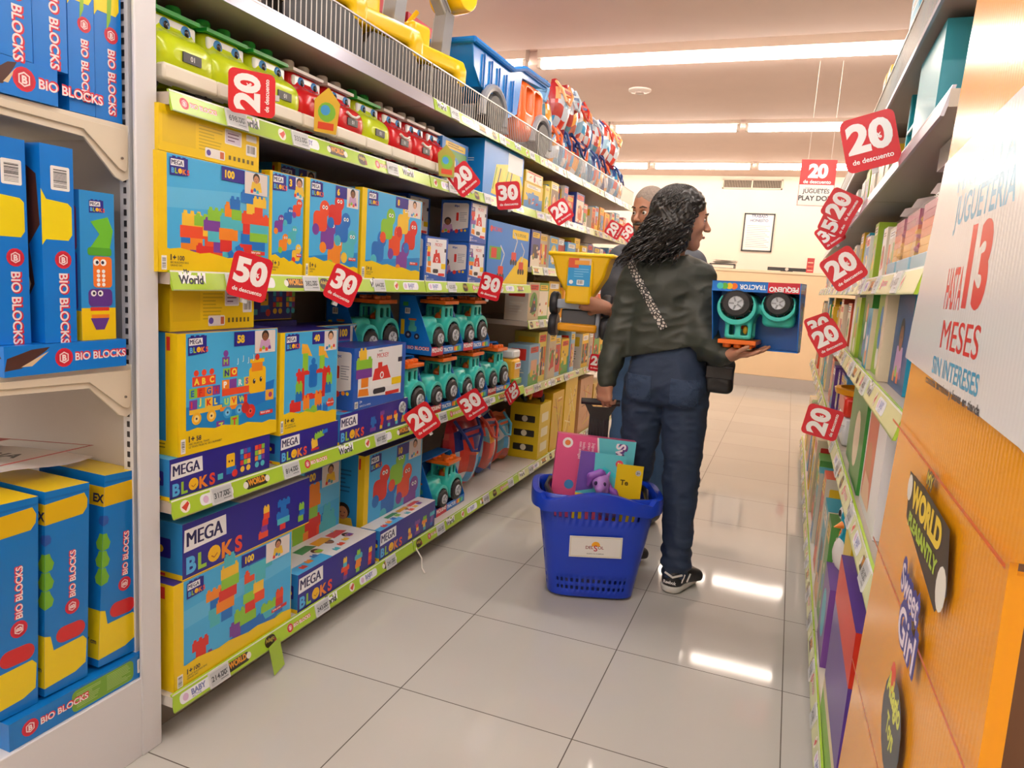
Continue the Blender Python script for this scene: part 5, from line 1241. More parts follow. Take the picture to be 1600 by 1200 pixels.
for sx in (-.055, .055):
    for sy in (-1, 1): MB().lathe([(.01, -.01), (.028, -.01), (.03, 0), (.028, .01), (.01, .01)], P('#202024'), (sx, sy*.055, .032), (0, sy, 0), 14).build('wheel', t, smooth=True)
tag(game_box(.3, .16, .09, '#2c3f8c', 5).build('toy_box', loc=(-1.55, 4.93, SZ['b']+.462), rotz=LR), 'navy flat carton lying on top of the large yellow carton', 'toy box')
tag(game_box(.25, .16, .08, '#e8e0d4', 6).build('toy_box', loc=(-1.55, 5.34, SZ['b']+.422), rotz=LR), 'white flat carton lying on top of the tan carton', 'toy box')

# ------------------------------------------------------------------ right-hand shelves
zr = dict(b=.116, k=.771, m=1.086, n=1.336, o=1.621, p=1.861)
def right(mb, label, ya, z, w, d, xf=XR+.03, name='toy_box', cat='toy box', group=None, dr=0):
    return put(mb, name, label, cat, xf+d/2, ya+w/2, z, RR+dr, group)
def plain(w, d, h, col, bits=(), side=None):
    mb, F, Lf, Rf, T = carton(w, d, h, K(col, .35), K(side or col, .35))
    return mb, F, Lf, Rf, T
GR_ = 'boxed baby toys on the right shelves'
# shelf m (just below eye height): tall cartons
mb, F, Lf, Rf, T = plain(.20, .22, .20, '#2a9cc4', side='#35a6cc'); fineprint(Rf, .04, .05, .16, .13, 5, K('#9fd4e6')); Rf.disc(.18, .17, .018, K('#3b4c7a')); F.rect(.01, .04, .19, .17, K('#1f7fae'))
right(mb, 'sky blue carton with white small print, nearest the orange panel under the eye-level shelf', 1.42, zr['m'], .20, .22, XR+.06, group=GR_)
mb, F, Lf, Rf, T = plain(.24, .2, .218, '#1f4f86', side='#2f9cc0'); Rf.disc(.08, .15, .03, K('#e0a078')); Rf.rrect(.03, .03, .15, .1, .01, K('#d8d0c8')); kid(F, .12, .03, .12, k=1); Rf.rrect(.02, .18, .1, .21, .004, K('#d8322b'))
right(mb, 'dark blue and teal carton with a child picture, second from the orange panel', 1.655, zr['m'], .24, .2, XR+.05, group=GR_)
for i, (ya, w, h, c, s2, l) in enumerate([(1.93, .05, .218, '#ead8b8', '#ead8b8', 'thin cream edge of a carton beside the lime one'), (2.0, .2, .215, '#8fbf34', '#a9c83c', 'lime green carton with red pictures on the narrow side'), (2.23, .12, .17, '#35a6cc', '#ead8b8', 'teal and cream carton with a small picture beside the lime one'),
        (2.38, .24, .22, '#2f8a3c', '#3f9a3c', 'green carton with small white circles'), (2.64, .18, .2, '#9cc43a', '#a5c83a', 'olive lime carton beside the green one'), (2.85, .2, .21, '#f2f0ee', '#e8e6ea', 'white carton with a red swirl, behind the three red cards')]):
    mb, F, Lf, Rf, T = plain(w, .2, h, c, side=s2); rr_ = random.Random(i+50)
    if w > .1:
        for k in range(3): Rf.disc(.06+.04*(k % 2), h*(.25+.25*k), .016, K(['#b0402c', '#f1efe8', '#d8322b', '#4a8f3a', '#f1efe8', '#c8202c'][i])); F.disc(w*.5, h*(.2+.25*k), .03, K(rr_.choice(['#f1efe8', '#e0a078', '#3f86c0'])))
        if i == 5: Rf.disc(.1, .12, .05, K('#c8242c'), .035); Rf.disc(.1, .12, .03, K('#f4f2f2'), .018)
    right(mb, l, ya, zr['m'], w, .2, XR+.03+.01*(i % 2), group=GR_)
row(1, 3.1, 3.86, zr['m'], .2, 51, 'the right eye-level-down shelf past the red cards', ['#ead8b8', '#e2cf5a', '#d9553a', '#8fbad8'], (.1, .2))
row(1, 3.92, 5.1, zr['m'], .2, 52, 'the same right shelf, third bay', ['#ead8b8', '#5aa04a', '#4f9fd6', '#e9bd2a'], (.1, .2))
row(1, 5.2, 6.3, zr['m'], .2, 53, 'the same right shelf, farthest bay', ['#ead8b8', '#e2cf5a', '#8fbad8'], (.1, .2))
# shelf n: clear block bags, plastic castle
def zip_bag(label, ya, z, w=.3):
    t = thing('block_bag', label, 'toy bag', (XR+.14, ya+w/2, z), RR, 'clear bags of blocks on the right shelf')
    h = .17; d = .2; mb = MB(); b = K('#9ccbe0', .3); mb.box((0, 0, .02), (w, d, .04), b); mb.build('tray_base', t, bevel=.002)
    mb = MB(); cols = ['#e8a81c', '#e8a81c', '#d8642c', '#d85a2c', '#a83a6a', '#b04a7a']
    for k in range(6): mb.box((0, .0, .050+k*.017), (w*.9, d*.9, .0165), K(cols[k], .25))
    r = random.Random(int(ya*100))
    for k in range(90): mb.ell((r.choice([-1, 1])*w*.45+(0 if k % 2 else r.uniform(-w, 0)*.0), r.uniform(-.09, .09), r.uniform(.05, .13)), (.006, .01, .008), K(r.choice(cols), .2), 7, 4)
    mb.build('blocks', t)
    mb = MB(); n = 10
    pts = [(-d/2-.004, .04), (d/2, .04), (d/2, h), (d/2-.02, h+.02), (0.02, h-.01), (-.03, h+.012), (-d/2+.01, h-.02)]
    mb.prism(pts, (-w/2-.002, 0, 0), (0, 1, 0), (0, 0, 1), w+.004, CLR('#efe6de', .10)); mb.build('clear_film', t)
    mb = MB().prism([(-.09, .16), (.09, .16), (.08, .192), (.03, .183), (-.01, .197), (-.08, .18)], (-w*.3, 0, 0), (0, 1, 0), (0, 0, 1), .004, K('#efe6e2')); mb.build('header_card', t)
    return t
zip_bag('clear bag of yellow and orange blocks nearest the orange panel', 1.43, zr['n'], .30); zip_bag('clear bag of blocks with green piece, second from the orange panel', 1.76, zr['n'], .2); zip_bag('clear bag of blocks with green piece, third from the orange panel', 1.99, zr['n'], .16)
mb, F, Lf, Rf, T = plain(.24, .18, .045, '#e6e0dc'); logo_mega(Rf, .03, .008, .012, True); Rf.rrect(.10, .01, .16, .035, .004, K('#e8d27a'))
right(mb, 'white carton with a navy block logo lying on the clear block bags', 1.46, zr['n']+.207, .24, .18, XR+.06, group=GR_)
row(1, 2.17, 2.58, zr['n'], .19, 54, 'the right shelf at eye level, first bay', ['#7ac0dc', '#f2f0ee', '#a5c83a', '#e8e0d4'], (.08, .16), group=GR_)
row(1, 2.66, 3.86, zr['n'], .2, 55, 'the right shelf at eye level, second bay', ['#e9bd2a', '#7ac0dc', '#a5c83a', '#f2f0ee', '#2aa0b8'], (.1, .2), group=GR_)
row(1, 3.92, 6.3, zr['n'], .19, 56, 'the right shelf at eye level, beyond the second bay', ['#ead8b8', '#8fbad8', '#f2f0ee', '#e2cf5a'], (.12, .24), group=GR_)
# shelf o
mb, F, Lf, Rf, T = plain(.18, .2, .16, '#c83a2c', side='#c8362a'); Rf.rect(0, 0, .2, .045, K('#d8d0cc'))
right(mb, 'red and white carton next to the orange panel on the upper right shelf', 1.38, zr['o'], .18, .2, XR+.10, group=GR_)
mb, F, Lf, Rf, T = plain(.30, .2, .19, '#2f9fb0', side='#2a97aa'); Rf.poly([(.03, .02), (.2, .02), (.2, .19), (.07, .19)], K('#dfe8ee')); Rf.disc(.13, .07, .04, K('#1f78d0'))
right(mb, 'teal and white carton with a blue ball picture on the upper right shelf', 1.62, zr['o'], .30, .2, XR+.03, group=GR_)
t = thing('toy_tree', 'teal toy house with clear bubbles and yellow disc on the upper right shelf', 'toy', (XR+.13, 2.12, zr['o']), RR)
mb = MB().box((0, 0, .1), (.22, .16, .012), P('#1f9aa8')); mb.box((-.1, 0, .1), (.012, .16, .2), P('#1f9aa8')); mb.box((.1, .04, .1), (.012, .08, .2), P('#1f9aa8')); mb.build('frame', t, bevel=.003)
MB().lathe([(.045, -.02), (.05, 0), (.045, .02)], P('#f0d83a'), (0.02, -.03, .052), (0, 1, 0), 18).build('disc', t, smooth=True)
MB().ell((.0, 0, .145), (.04, .04, .034), CLR('#f2f2f6', .6, .05)).build('bubble', t, smooth=True)
MB().ell((.05, -.03, .14), (.03, .03, .028), P('#1f78d0')).build('ball', t, smooth=True)
row(1, 2.66, 3.86, zr['o'], .2, 57, 'the upper right shelf, second bay', ['#ead8b8', '#a5c83a', '#c9b79a', '#f2f0ee'], (.1, .2), group=GR_)
row(1, 3.92, 6.3, zr['o'], .2, 58, 'the upper right shelf, beyond the second bay', ['#ead8b8', '#c9b79a', '#8fbad8', '#2c3f8c'], (.12, .24), group=GR_)
# top shelf
row(1, 1.40, 2.58, zr['p'], .34, 59, 'the top right shelf, first bay', ['#7ac0dc', '#4f9fd6', '#2aa0b8', '#8fbad8'], (.14, .24), group=GR_)
row(1, 2.66, 3.0, zr['p'], .2, 60, 'the top right shelf, second bay', ['#e9bd2a', '#7ac0dc'], (.06, .12), group=GR_)
row(1, 3.3, 6.3, zr['p'], .12, 61, 'the top right shelf, beyond the yellow carton', ['#ead8b8', '#c9b79a', '#8fbad8'], (.14, .26), group=GR_)
# shelf k (knee to waist): white and red cartons, penguin and owl
mb, F, Lf, Rf, T = plain(.34, .24, .282, '#ece9ea', side='#e9e7ea'); F.rect(0, .25, .34, .282, K('#c8323a')); Rf.rect(0, .262, .24, .282, K('#c23038')); F.rrect(.02, .02, .2, .24, .01, K('#d87a5a')); F.disc(.1, .12, .05, K('#c98a5a')); F.poly([(.03, .02), (.2, .02), (.16, .08), (.06, .09)], K('#e8c0a0'))
for k in range(7): Rf.rect(.03, .08+k*.022, .12+.02*(k % 3), .084+k*.022, K(['#a0404a', '#8a8a9a', '#8a8a9a'][k % 3]))
Rf.disc(.13, .05, .018, K('#3f9a4a')); Rf.rrect(.02, .02, .045, .05, .002, K('#7a7a80')); Rf.poly([(.14, .1), (.24, .12), (.24, .2), (.16, .22)], K('#d8653a'))
right(mb, 'white carton with a red lid edge on the waist-high right shelf beside the orange panel', 1.66, zr['k'], .34, .24, XR+.035, group=GR_)
mb, F, Lf, Rf, T = plain(.22, .24, .28, '#d9d4d6', side='#cfcacc'); Rf.text('fisher price', .04, .2, .02, K('#c8242c'), .03); Rf.text('fisher price', .05, .1, .02, K('#c8242c'), .03)
right(mb, 'grey white carton with red script wording, beside the orange panel', 1.41, zr['k'], .22, .24, XR+.05, group=GR_)
mb, F, Lf, Rf, T = plain(.28, .22, .27, '#2f7f34', side='#3a8a3a'); Rf.rrect(.04, .04, .16, .14, .03, K('#d8502c')); Rf.disc(.1, .2, .03, K('#f0efe4')); Rf.disc(.16, .1, .035, K('#5a9ad0')); F.disc(.1, .12, .08, K('#e8d8b8'))
right(mb, 'dark green carton with a round white stamp on the waist-high right shelf', 2.03, zr['k'], .28, .22, XR+.03, group=GR_)
mb, F, Lf, Rf, T = plain(.24, .2, .24, '#3a8a3a', side='#469a40'); Rf.disc(.1, .1, .03, K('#f0efe4')); 
right(mb, 'green carton behind the one with the stamp, a blue toy picture on its side', 2.34, zr['k'], .24, .2, XR+.04, group=GR_)
t = thing('storage_box', 'red lidded toy box with white drawer on the waist-high right shelf', 'storage box', (XR+.12, 2.83, zr['k']), RR)
MB().box((0, 0, .05), (.26, .18, .1), P('#e4e4ea')).build('drawer', t, bevel=.01); MB().box((0, 0, .135), (.27, .19, .07), P('#d8301f')).build('lid', t, bevel=.012); MB().box((0, -.092, .05), (.14, .008, .03), P('#c9c9d2')).build('handle', t, bevel=.003)
t = thing('toy_tray', 'orange yellow toy tray lying on the red lidded box', 'toy', (XR+.12, 2.83, zr['k']+.171), RR)
MB().lathe([(.12, 0), (.125, .02), (.105, .022), (.1, .006), (.001, .006)], P('#f0a41c')).build('rim', t, smooth=True)
row(1, 3.1, 3.86, zr['k'], .25, 62, 'the waist-high right shelf, second bay', ['#6a3f98', '#4f9fd6', '#d9553a', '#e9bd2a'], (.1, .18), group=GR_)
row(1, 3.92, 6.3, zr['k'], .25, 63, 'the waist-high right shelf, beyond the second bay', ['#e9bd2a', '#2aa0b8', '#ead8b8', '#d9553a'], (.12, .24), group=GR_)
# bottom shelf: purple carton, penguin toys
mb, F, Lf, Rf, T = plain(.50, .26, .46, '#5a3a94', side='#5f3f9c'); d, h = .26, .46
for S, W in ((Rf, .26), (F, .50)):
    S.rect(0, h*.72, W, h, K('#d8341f')); S.rect(0, 0, W, h*.22, K('#7ab52a')); S.poly([(0, h*.22), (W, h*.26), (W, h*.2), (0, h*.14)], K('#e8d8b0'))
Rf.text('¡Que aprenda', .05, .29, .022, K('#ffffff'), .02); Rf.text('jugando!', .05, .26, .018, K('#ffffff'), .02); fineprint(Rf, .04, .12, .2, .24, 7, K('#c9b8e0')); Rf.text('MANOS', .03, .035, .03, K('#e8f2d8'), .04, rot=.1)
Rf.disc(.2, .36, .04, K('#f2efe8')); Rf.disc(.2, .36, .02, INK); Rf.poly([(.06, .1), (.2, .12), (.22, .16), (.1, .15)], K('#a8623a'))
right(mb, 'purple, red and green carton low on the right beside the orange panel', 1.62, zr['b'], .50, .26, XR+.025, group=GR_)
mb, F, Lf, Rf, T = plain(.2, .24, .5, '#e8c81c', side='#f0d020'); Rf.rrect(.03, .05, .2, .3, .02, K('#d84a2c')); Rf.disc(.1, .4, .05, K('#f3f0e4'))
right(mb, 'yellow carton with orange picture standing behind the purple one', 2.14, zr['b'], .2, .24, XR+.05, group=GR_)
def bird_toy(label, ya, z, body, belly, wing, s=1.):
    t = thing('bird_toy', label, 'toy', (XR+.11, ya, z), RR+.3)
    v = Vox((-.1*s, -.1*s, 0), (.1*s, .1*s, .26*s), .005); v.ell((0, 0, .08*s), (.075*s, .065*s, .08*s)); v.ell((0, -.005, .18*s), (.06*s, .055*s, .058*s), k=.03); v.mesh(m_ := MB(), P(body, .2)); m_.build('body', t, smooth=True)
    MB().ell((0, -.028*s, .075*s), (.055*s, .045*s, .06*s), P(belly, .25)).build('belly', t, smooth=True)
    for sx in (-1, 1):
        MB().ell((sx*.072*s, 0, .1*s), (.014*s, .035*s, .05*s), P(wing, .25)).build('wing', t, smooth=True)
        e = MB().ell((sx*.027*s, -.048*s, .19*s), (.02*s, .01*s, .022*s), P('#f4f4f2', .15)).build('eye', t, smooth=True); MB().ell((sx*.027*s, -.057*s, .19*s), (.009*s, .004*s, .011*s), P('#121218', .1)).build('pupil', e, smooth=True)
    MB().cyl((0, -.05*s, .165*s), (0, -.08*s, .155*s), .014*s, .002, P('#f08a24')).build('beak', t, smooth=True)
    return t
for l, ya, z, a, b, c, s in (('shiny turquoise bird toy with orange wing on the bottom right shelf', 2.46, zr['b']+.262, '#1fa0bc', '#e8e4e2', '#f0702c', 1.1), ('small purple and white bird toy nearer than the turquoise one', 2.42, zr['k'], '#7a3fa8', '#f0c24a', '#d84a8a', .7)):
    if s > 1: 
        mb, F, Lf, Rf, T = plain(.26, .24, .26, '#6a3f98', side='#7a48a8'); Rf.disc(.12, .13, .06, K('#3fb4c8')); Rf.poly([(.02, .02), (.22, .02), (.2, .08), (.04, .08)], K('#35a6cc')); F.disc(.13, .13, .08, K('#3fb4c8'))
        right(mb, 'purple carton with teal patches under the turquoise bird toy', 2.37, zr['b'], .24, .24, XR+.03, group=GR_)
        bird_toy(l, ya+.03, z, a, b, c, s)
row(1, 2.66, 3.86, zr['b'], .42, 64, 'the bottom right shelf, second bay', ['#5aa04a', '#2aa0b8', '#e9bd2a', '#ead8b8', '#d9553a'], (.1, .22), group=GR_)
row(1, 3.92, 6.3, zr['b'], .42, 65, 'the bottom right shelf, beyond the second bay', ['#e9bd2a', '#ead8b8', '#4f9fd6', '#5aa04a'], (.14, .28), group=GR_)

# ------------------------------------------------------------------ red discount cards
def sale_card(num, label, loc, face, tilt, s=.13, lean=0):
    """face = direction the card looks (angle about z of its normal), tilt = roll in its own plane"""
    M = Matrix.Translation(loc) @ Matrix.Rotation(face+PI/2, 4, 'Z') @ Matrix.Rotation(lean, 4, 'X') @ Matrix.Rotation(tilt, 4, 'Y')
    t = thing('discount_card', label, 'discount sign', (0, 0, 0), 0, 'red discount cards clipped to the shelves'); t.matrix_world = M
    RD = K('#cc1f2e', .25); W, H = s, s*1.08; r = s*.14; mb = MB(); pts = []
    for cx, cy, a0 in ((W/2-r, -H/2+r, -90), (W/2-r, H/2-r, 0), (-W/2+r, H/2-r, 90), (-W/2+r, -H/2+r, 180)):
        for k in range(5): a = R(a0+22.5*k); pts.append((cx+r*math.cos(a), cy+r*math.sin(a)))
    mb.prism(pts, (0, 0, 0), (1, 0, 0), (0, 0, 1), .0012, RD)
    for sg in (1, -1):
        f = Face(mb, (-sg*W/2, -.0014 if sg > 0 else .0002, -H/2), (sg, 0, 0), (0, 0, 1), W, H)
        wd = glyphs(num, .055)[2]*s*.56; f.text(num, W/2, H*.32, s*.56, K('#f4efee', .3), .045, 'c', sx=min(1.05, W*.90/wd))
        f.text('%', W*.665, H*.52, s*.11, K('#f4efee', .3), .03, 'c'); f.text('de descuento', W/2, H*.14, s*.10, K('#f4efee', .3), .02, 'c', maxw=W*.8)
    mb.build('card', t)
    MB().box((0, .006, -H/2+.004), (.014, .012, .03), CLR('#e8e8ec', .6)).build('clip', t)
    return t
CAMF = lambda x, y: math.atan2(-y, -x)
for num, x, y, z, tilt, s, tw, l in [
    ('50', -1.315, 1.50, 1.234, .22, .108, .45, 'red 50 discount card in the middle shelf front of the nearest left bay'),
    ('30', -1.325, 1.93, 1.216, .40, .105, .45, 'red 30 discount card under the hippo and crocodile box'),
    ('20', -1.345, 1.535, 1.698, -PI/2, .108, .25, 'red 20 discount card turned on its side among the toy trucks'),
    ('20', -1.33, 2.775, 1.666, -.75, .108, .3, 'red 20 discount card at the end of the truck row'),
    ('30', -1.31, 3.23, 1.657, -.15, .118, .2, 'red 30 discount card beside the large blue robot carton'),
    ('20', -1.325, 4.10, 1.673, -.65, .118, .2, 'red 20 discount card on the upper left shelf, behind the yellow tipper'),
    ('20', -1.325, 5.45, 1.682, -1.1, .115, .2, 'red 20 discount card left of the bearded face'),
    ('50', -1.325, 5.95, 1.697, -.9, .125, .2, 'red 50 discount card touching the bearded face'),
    ('30', -1.335, 3.14, 1.226, .2, .112, .4, 'red 30 discount card under the small boat boxes'),
    ('20', -1.335, 2.52, .684, -.62, .115, .2, 'red 20 discount card below the lower tractor row, nearer one'),
    ('30', -1.345, 3.03, .675, -.6, .115, .2, 'red 30 discount card below the lower tractor row, beside the clear bag'),
    ('30', -1.345, 3.55, .664, .95, .10, .9, 'red 30 discount card seen almost edge on, past the tractors'),
    ('20', -1.335, 5.30, .673, .1, .12, .2, 'red 20 discount card behind the left jacket sleeve'),
    ('20', .127, 1.95, 1.651, -.28, .118, .0, 'large red 20 discount card high on the right shelf'),
    ('20', .128, 3.0, 1.619, -1.15, .108, .0, 'red 20 discount card below the PLAY DOH poster'),
    ('50', .129, 3.4, 1.600, -1.25, .108, .0, 'red 50 discount card tucked under the one below the poster'),
    ('30', .131, 3.9, 1.582, -.7, .108, .0, 'red 30 discount card lowest of the three below the poster'),
    ('20', .135, 2.5, 1.371, -.68, .105, .0, 'red 20 discount card on the right eye-level shelf'),
    ('20', .117, 2.55, 1.145, -.58, .092, .0, 'red 20 discount card in front of the lime cartons'),
    ('30', .101, 2.82, 1.168, -.45, .088, .0, 'red 30 discount card half covered by the 20 card before the lime cartons'),
    ('20', .125, 3.05, 1.155, -.2, .075, .0, 'red discount card mostly hidden behind the 30 card'),
    ('20', .130, 2.45, .886, -1.4, .10, .0, 'red 20 discount card turned sideways on the lower right')]:
    fa = CAMF(x, y); fa = fa+(tw if x < 0 else 0)
    sale_card(num, l, (x+(.0 if x > 0 else .0), y, z), fa, tilt, s)
# hanging poster
t = thing('hanging_poster', 'hanging PLAY DOH discount poster near the last ceiling light', 'poster', (.065, 6.0, 1.955), .10)
mb = MB(); W, H = .25, .34; mb.box((0, 0, H/2), (W, .003, H), K('#f0e6dc')); f = Face(mb, (-W/2, -.0017, 0), (1, 0, 0), (0, 0, 1), W, H); RD = K('#d22a28')
f.rect(0, H*.46, W, H, RD); f.rect(.004, .004, W-.004, H*.46, K('#f3ebe2')); f.text('20', W/2, H*.6, .095, K('#ffffff'), .055, 'c'); f.text('de descuento', W/2, H*.49, .026, K('#ffffff'), .02, 'c', maxw=W*.85)
f.text('TODA LA LINEA DE', W/2, H*.36, .013, K('#4a4040'), .0, 'c'); f.text('JUGUETES', W/2, H*.25, .03, K('#2c2828'), .02, 'c'); f.text('PLAY DOH', W/2, H*.12, .036, K('#2c2828'), .03, 'c')
for a, b, c, d_ in ((0, 0, W, .003), (0, 0, .003, H), (W-.003, 0, W, H)): f.rect(a, b, c, d_, RD)
mb.build('printed_sheet', t)
MB().tube([(-.08, 0, H), (-.08, 0, CEIL-1.955)], .0012, K('#d8d0c8'), 5).build('cord', t); MB().tube([(.08, 0, H), (.08, 0, CEIL-1.955)], .0012, K('#d8d0c8'), 5).build('cord', t)
# shelf tag hanging to the floor and a white strap end
t = tag(MB().prism([(0, 0), (.05, 0), (.05, .11), (0, .11)], (0, 0, 0), (0, 1, 0), (0, 0, 1), .001, RAIL).build('shelf_tag', loc=(XL+.01, 1.69, .004), rot=(R(15), 0, 0)), 'lime green shelf tag hanging loose below the bottom shelf front', 'shelf tag')
tag(MB().tube([(0, 0, .1), (.03, .0, .06), (.04, -.01, .02), (.06, -.02, .004)], .003, K('#e8e4dc'), 6).build('plastic_strap', loc=(XL-.01, 2.62, 0)), 'thin white plastic strap dangling from the bottom shelf front to the floor', 'strap')

# ------------------------------------------------------------------ orange promotional panel (right foreground)
t = thing('promotional_panel', 'large orange and white corrugated promotional panel at the right edge', 'promotional panel', (0, 0, 0))
def panel_mat(hexc):
    m = mat(hexc, .22, 0, 'corrugated'); nt = m.node_tree; b = nt.nodes['Principled BSDF']; tc = nt.nodes.new('ShaderNodeTexCoord'); wv = nt.nodes.new('ShaderNodeTexWave'); wv.bands_direction = 'Y'; wv.inputs['Scale'].default_value = 28; wv.inputs['Distortion'].default_value = .6
    nt.links.new(tc.outputs['Object'], wv.inputs['Vector']); bp = nt.nodes.new('ShaderNodeBump'); bp.inputs['Strength'].default_value = .12; bp.inputs['Distance'].default_value = .001; nt.links.new(wv.outputs['Fac'], bp.inputs['Height']); nt.links.new(bp.outputs[0], b.inputs['Normal']); return m
PO, PW_, PR = panel_mat('#f0a012'), panel_mat('#e6e4e4'), K('#d8641c', .3)
XP = .178
# outline in (y, z): the far edge leans; the lower sheet ends in a fold near the camera
def sheet(pts, m, k=0, x=XP):
    mb.prism([(a, b) for a, b in pts], (x+.004, 0, 0), (0, 1, 0), (0, 0, 1), -.004-.0006*k, m)
mb = MB()
mb.prism([(1.50, -.0+.02), (.60, .02), (.655, 1.08), (.30, 1.19), (.30, 2.3), (1.06, 2.3)], (XP+.006, 0, 0), (0, 1, 0), (0, 0, 1), .006, PO)
mb.build('sheet', t)
# printed artwork on the side facing the aisle (u runs towards the camera, i.e. -y)
mb = MB(); f = Face(mb, (XP-.0005, 1.5, 0), (0, -1, 0), (0, 0, 1), 1.2, 2.3)
def q(*p): return [(1.5-y, z) for y, z in p]
f.poly(q((1.297, 1.192), (1.19, 1.475), (.31, 1.50), (.31, 1.135), (.657, 1.172)), PW_)
for a, b in (((1.33, 1.085), (.64, 1.08)), ((1.36, .87), (.60, .90)), ((1.40, .62), (.58, .70))): f.band(q(a, b), .004, PR)
f.band(q((1.33, 1.1), (1.0, 1.83)), .002, PR) if False else None
def word(s, y, z, h, col, ln, bold=.04, out=None, rot=0, sx=None):
    g = glyphs(s, bold)[2]*h; k = ln/g
    if out:
        for dy, dz in ((-.004, 0), (.004, 0), (0, .004), (0, -.004)): f.text(s, 1.5-y+dy, z+dz, h, K(out), bold+.05, sx=k, rot=rot)
    f.text(s, 1.5-y, z, h, K(col, .3), bold, sx=k, rot=rot)
word('HASTA LA', 1.07, 1.42, .028, '#5fa8c8', .26, .02); word('JUGUETERIA', 1.06, 1.365, .036, '#4a9fc4', .27, .02)
word('HASTA', 1.045, 1.275, .05, '#d8342c', .09, .02); word('13', .945, 1.275, .085, '#d8342c', .10, .05)
word('MESES', 1.03, 1.226, .036, '#d8342c', .2, .03); word('SIN INTERESES', 1.06, 1.192, .022, '#3f9cc4', .25, .02); word('consulta terminos y bases en tienda', 1.09, 1.172, .010, '#3a3a40', .3, .03)
# logo: MY WORLD
f.poly(q((1.10, 1.05), (.99, 1.055), (.83, 1.05), (.80, .99), (.84, .955), (1.08, .99)), K('#3a2f1c')); f.disc(1.5-1.085, 1.03, .018, K('#e6e2d6')); f.disc(1.5-.83, .985, .024, K('#e6e2d6'))
word('MY', .98, 1.062, .016, '#e8d23a', .04, .05, '#3a2f1c'); word('WORLD', 1.06, 1.012, .03, '#e8c81c', .2, .06); word('PLEASANTLY', 1.06, .985, .018, '#a8c828', .2, .05)
word('Sweet', 1.045, .905, .035, '#f3e4ee', .13, .015, '#3f3a86', rot=0); word('Girl', 1.02, .85, .045, '#f3e4ee', .12, .015, '#3f3a86')
f.disc(1.5-.97, .745, .075, K('#43464a'), .06); f.disc(1.5-1.0, .795, .02, K('#d84a2c')); word('Adagio', 1.03, .755, .03, '#d8dc3a', .11, .04); word('Toys', 1.0, .715, .026, '#d8dc3a', .06, .04)
mb.build('printed_artwork', t)
# folded near edge and the tray behind it
MB().prism([(.612, .02), (.60, .02), (.655, 1.07), (.667, 1.07)], (XP+.010, 0, 0), (0, 1, 0), (0, 0, 1), .012, PO).build('folded_edge', t)
t = thing('wooden_shelf_unit', 'brown wooden cabinet base at the lower right corner, behind the orange panel', 'shelf unit', (.60, .75, 0))
MB().box((0, 0, .40), (.70, 1.0, .03), mat('#8f6f55', .5, 0, 'paint')).build('shelf', t); MB().box((0, .48, .7), (.70, .02, 1.4), mat('#7a5c46', .5, 0, 'paint')).build('back_panel', t); MB().box((0, 0, .2), (.68, .96, .38), mat('#7a5c46', .5, 0, 'paint')).build('base', t)
# ------------------------------------------------------------------ people
def sph(r): return r
def dirs(yaw):
    f = np.array([math.sin(yaw), math.cos(yaw), 0.]); s_ = np.array([math.cos(yaw), -math.sin(yaw), 0.]); return f, s_, np.array([0, 0, 1.])   # yaw 0 looks to +y; s_ = right hand side
def head(v, c, yaw, s=1., beard=False, pitch=0.):
    """c = centre of the skull; features along the facing direction"""
    f, r, z = dirs(yaw)
    if pitch: f, z = f*math.cos(pitch)+z*math.sin(pitch), z*math.cos(pitch)-f*math.sin(pitch)
    c = np.array(c, float); A = lambda a, b, d: c+(f*a+r*b+z*d)*s
    rot = np.stack([f, r, z], 1)
    v.ell(A(-.012, 0, .025), (.098*s, .076*s, .095*s), .02, rot=rot)                       # skull
    v.ell(A(.028, 0, -.035), (.062*s, .060*s, .085*s), .03, rot=rot)                       # face
    v.cone(A(.02, .04, -.07), A(.066, .0, -.108), .026*s, .018*s, .025); v.cone(A(.02, -.04, -.07), A(.066, .0, -.108), .026*s, .018*s, .025)   # jaw
    v.cone(A(.078, .024, .012), A(.078, -.024, .012), .012*s, .012*s, .018)                # brow
    v.cone(A(.088, 0, .0), A(.112, 0, -.036), .008*s, .0115*s, .010)                       # nose
    for q in (-1, 1):
        v.ell(A(.103, q*.011, -.040), (.009*s, .008*s, .007*s), .006, rot=rot)
        v.ell(A(.086, q*.030, -.005), (.012*s, .015*s, .011*s), .010, 'cut', rot)          # eye socket
        v.ell(A(.072, q*.030, -.005), (.0145*s, .0145*s, .013*s), .003, rot=rot)             # lid
        v.ell(A(.052, q*.045, -.035), (.028*s, .018*s, .022*s), .02, rot=rot)              # cheek
        v.ell(A(-.008, q*.076, -.015), (.019*s, .008*s, .031*s), .008, rot=rot); v.ell(A(-.004, q*.084, -.012), (.010*s, .006*s, .018*s), .004, 'cut', rot)
    v.cone(A(.086, .017, -.066), A(.086, -.017, -.066), .0075*s, .0075*s, .006); v.cone(A(.084, .016, -.077), A(.084, -.016, -.077), .0085*s, .0085*s, .006)
    v.cone(A(.097, .018, -.0715), A(.097, -.018, -.0715), .0022*s, .0022*s, .002, 'cut')
    return A
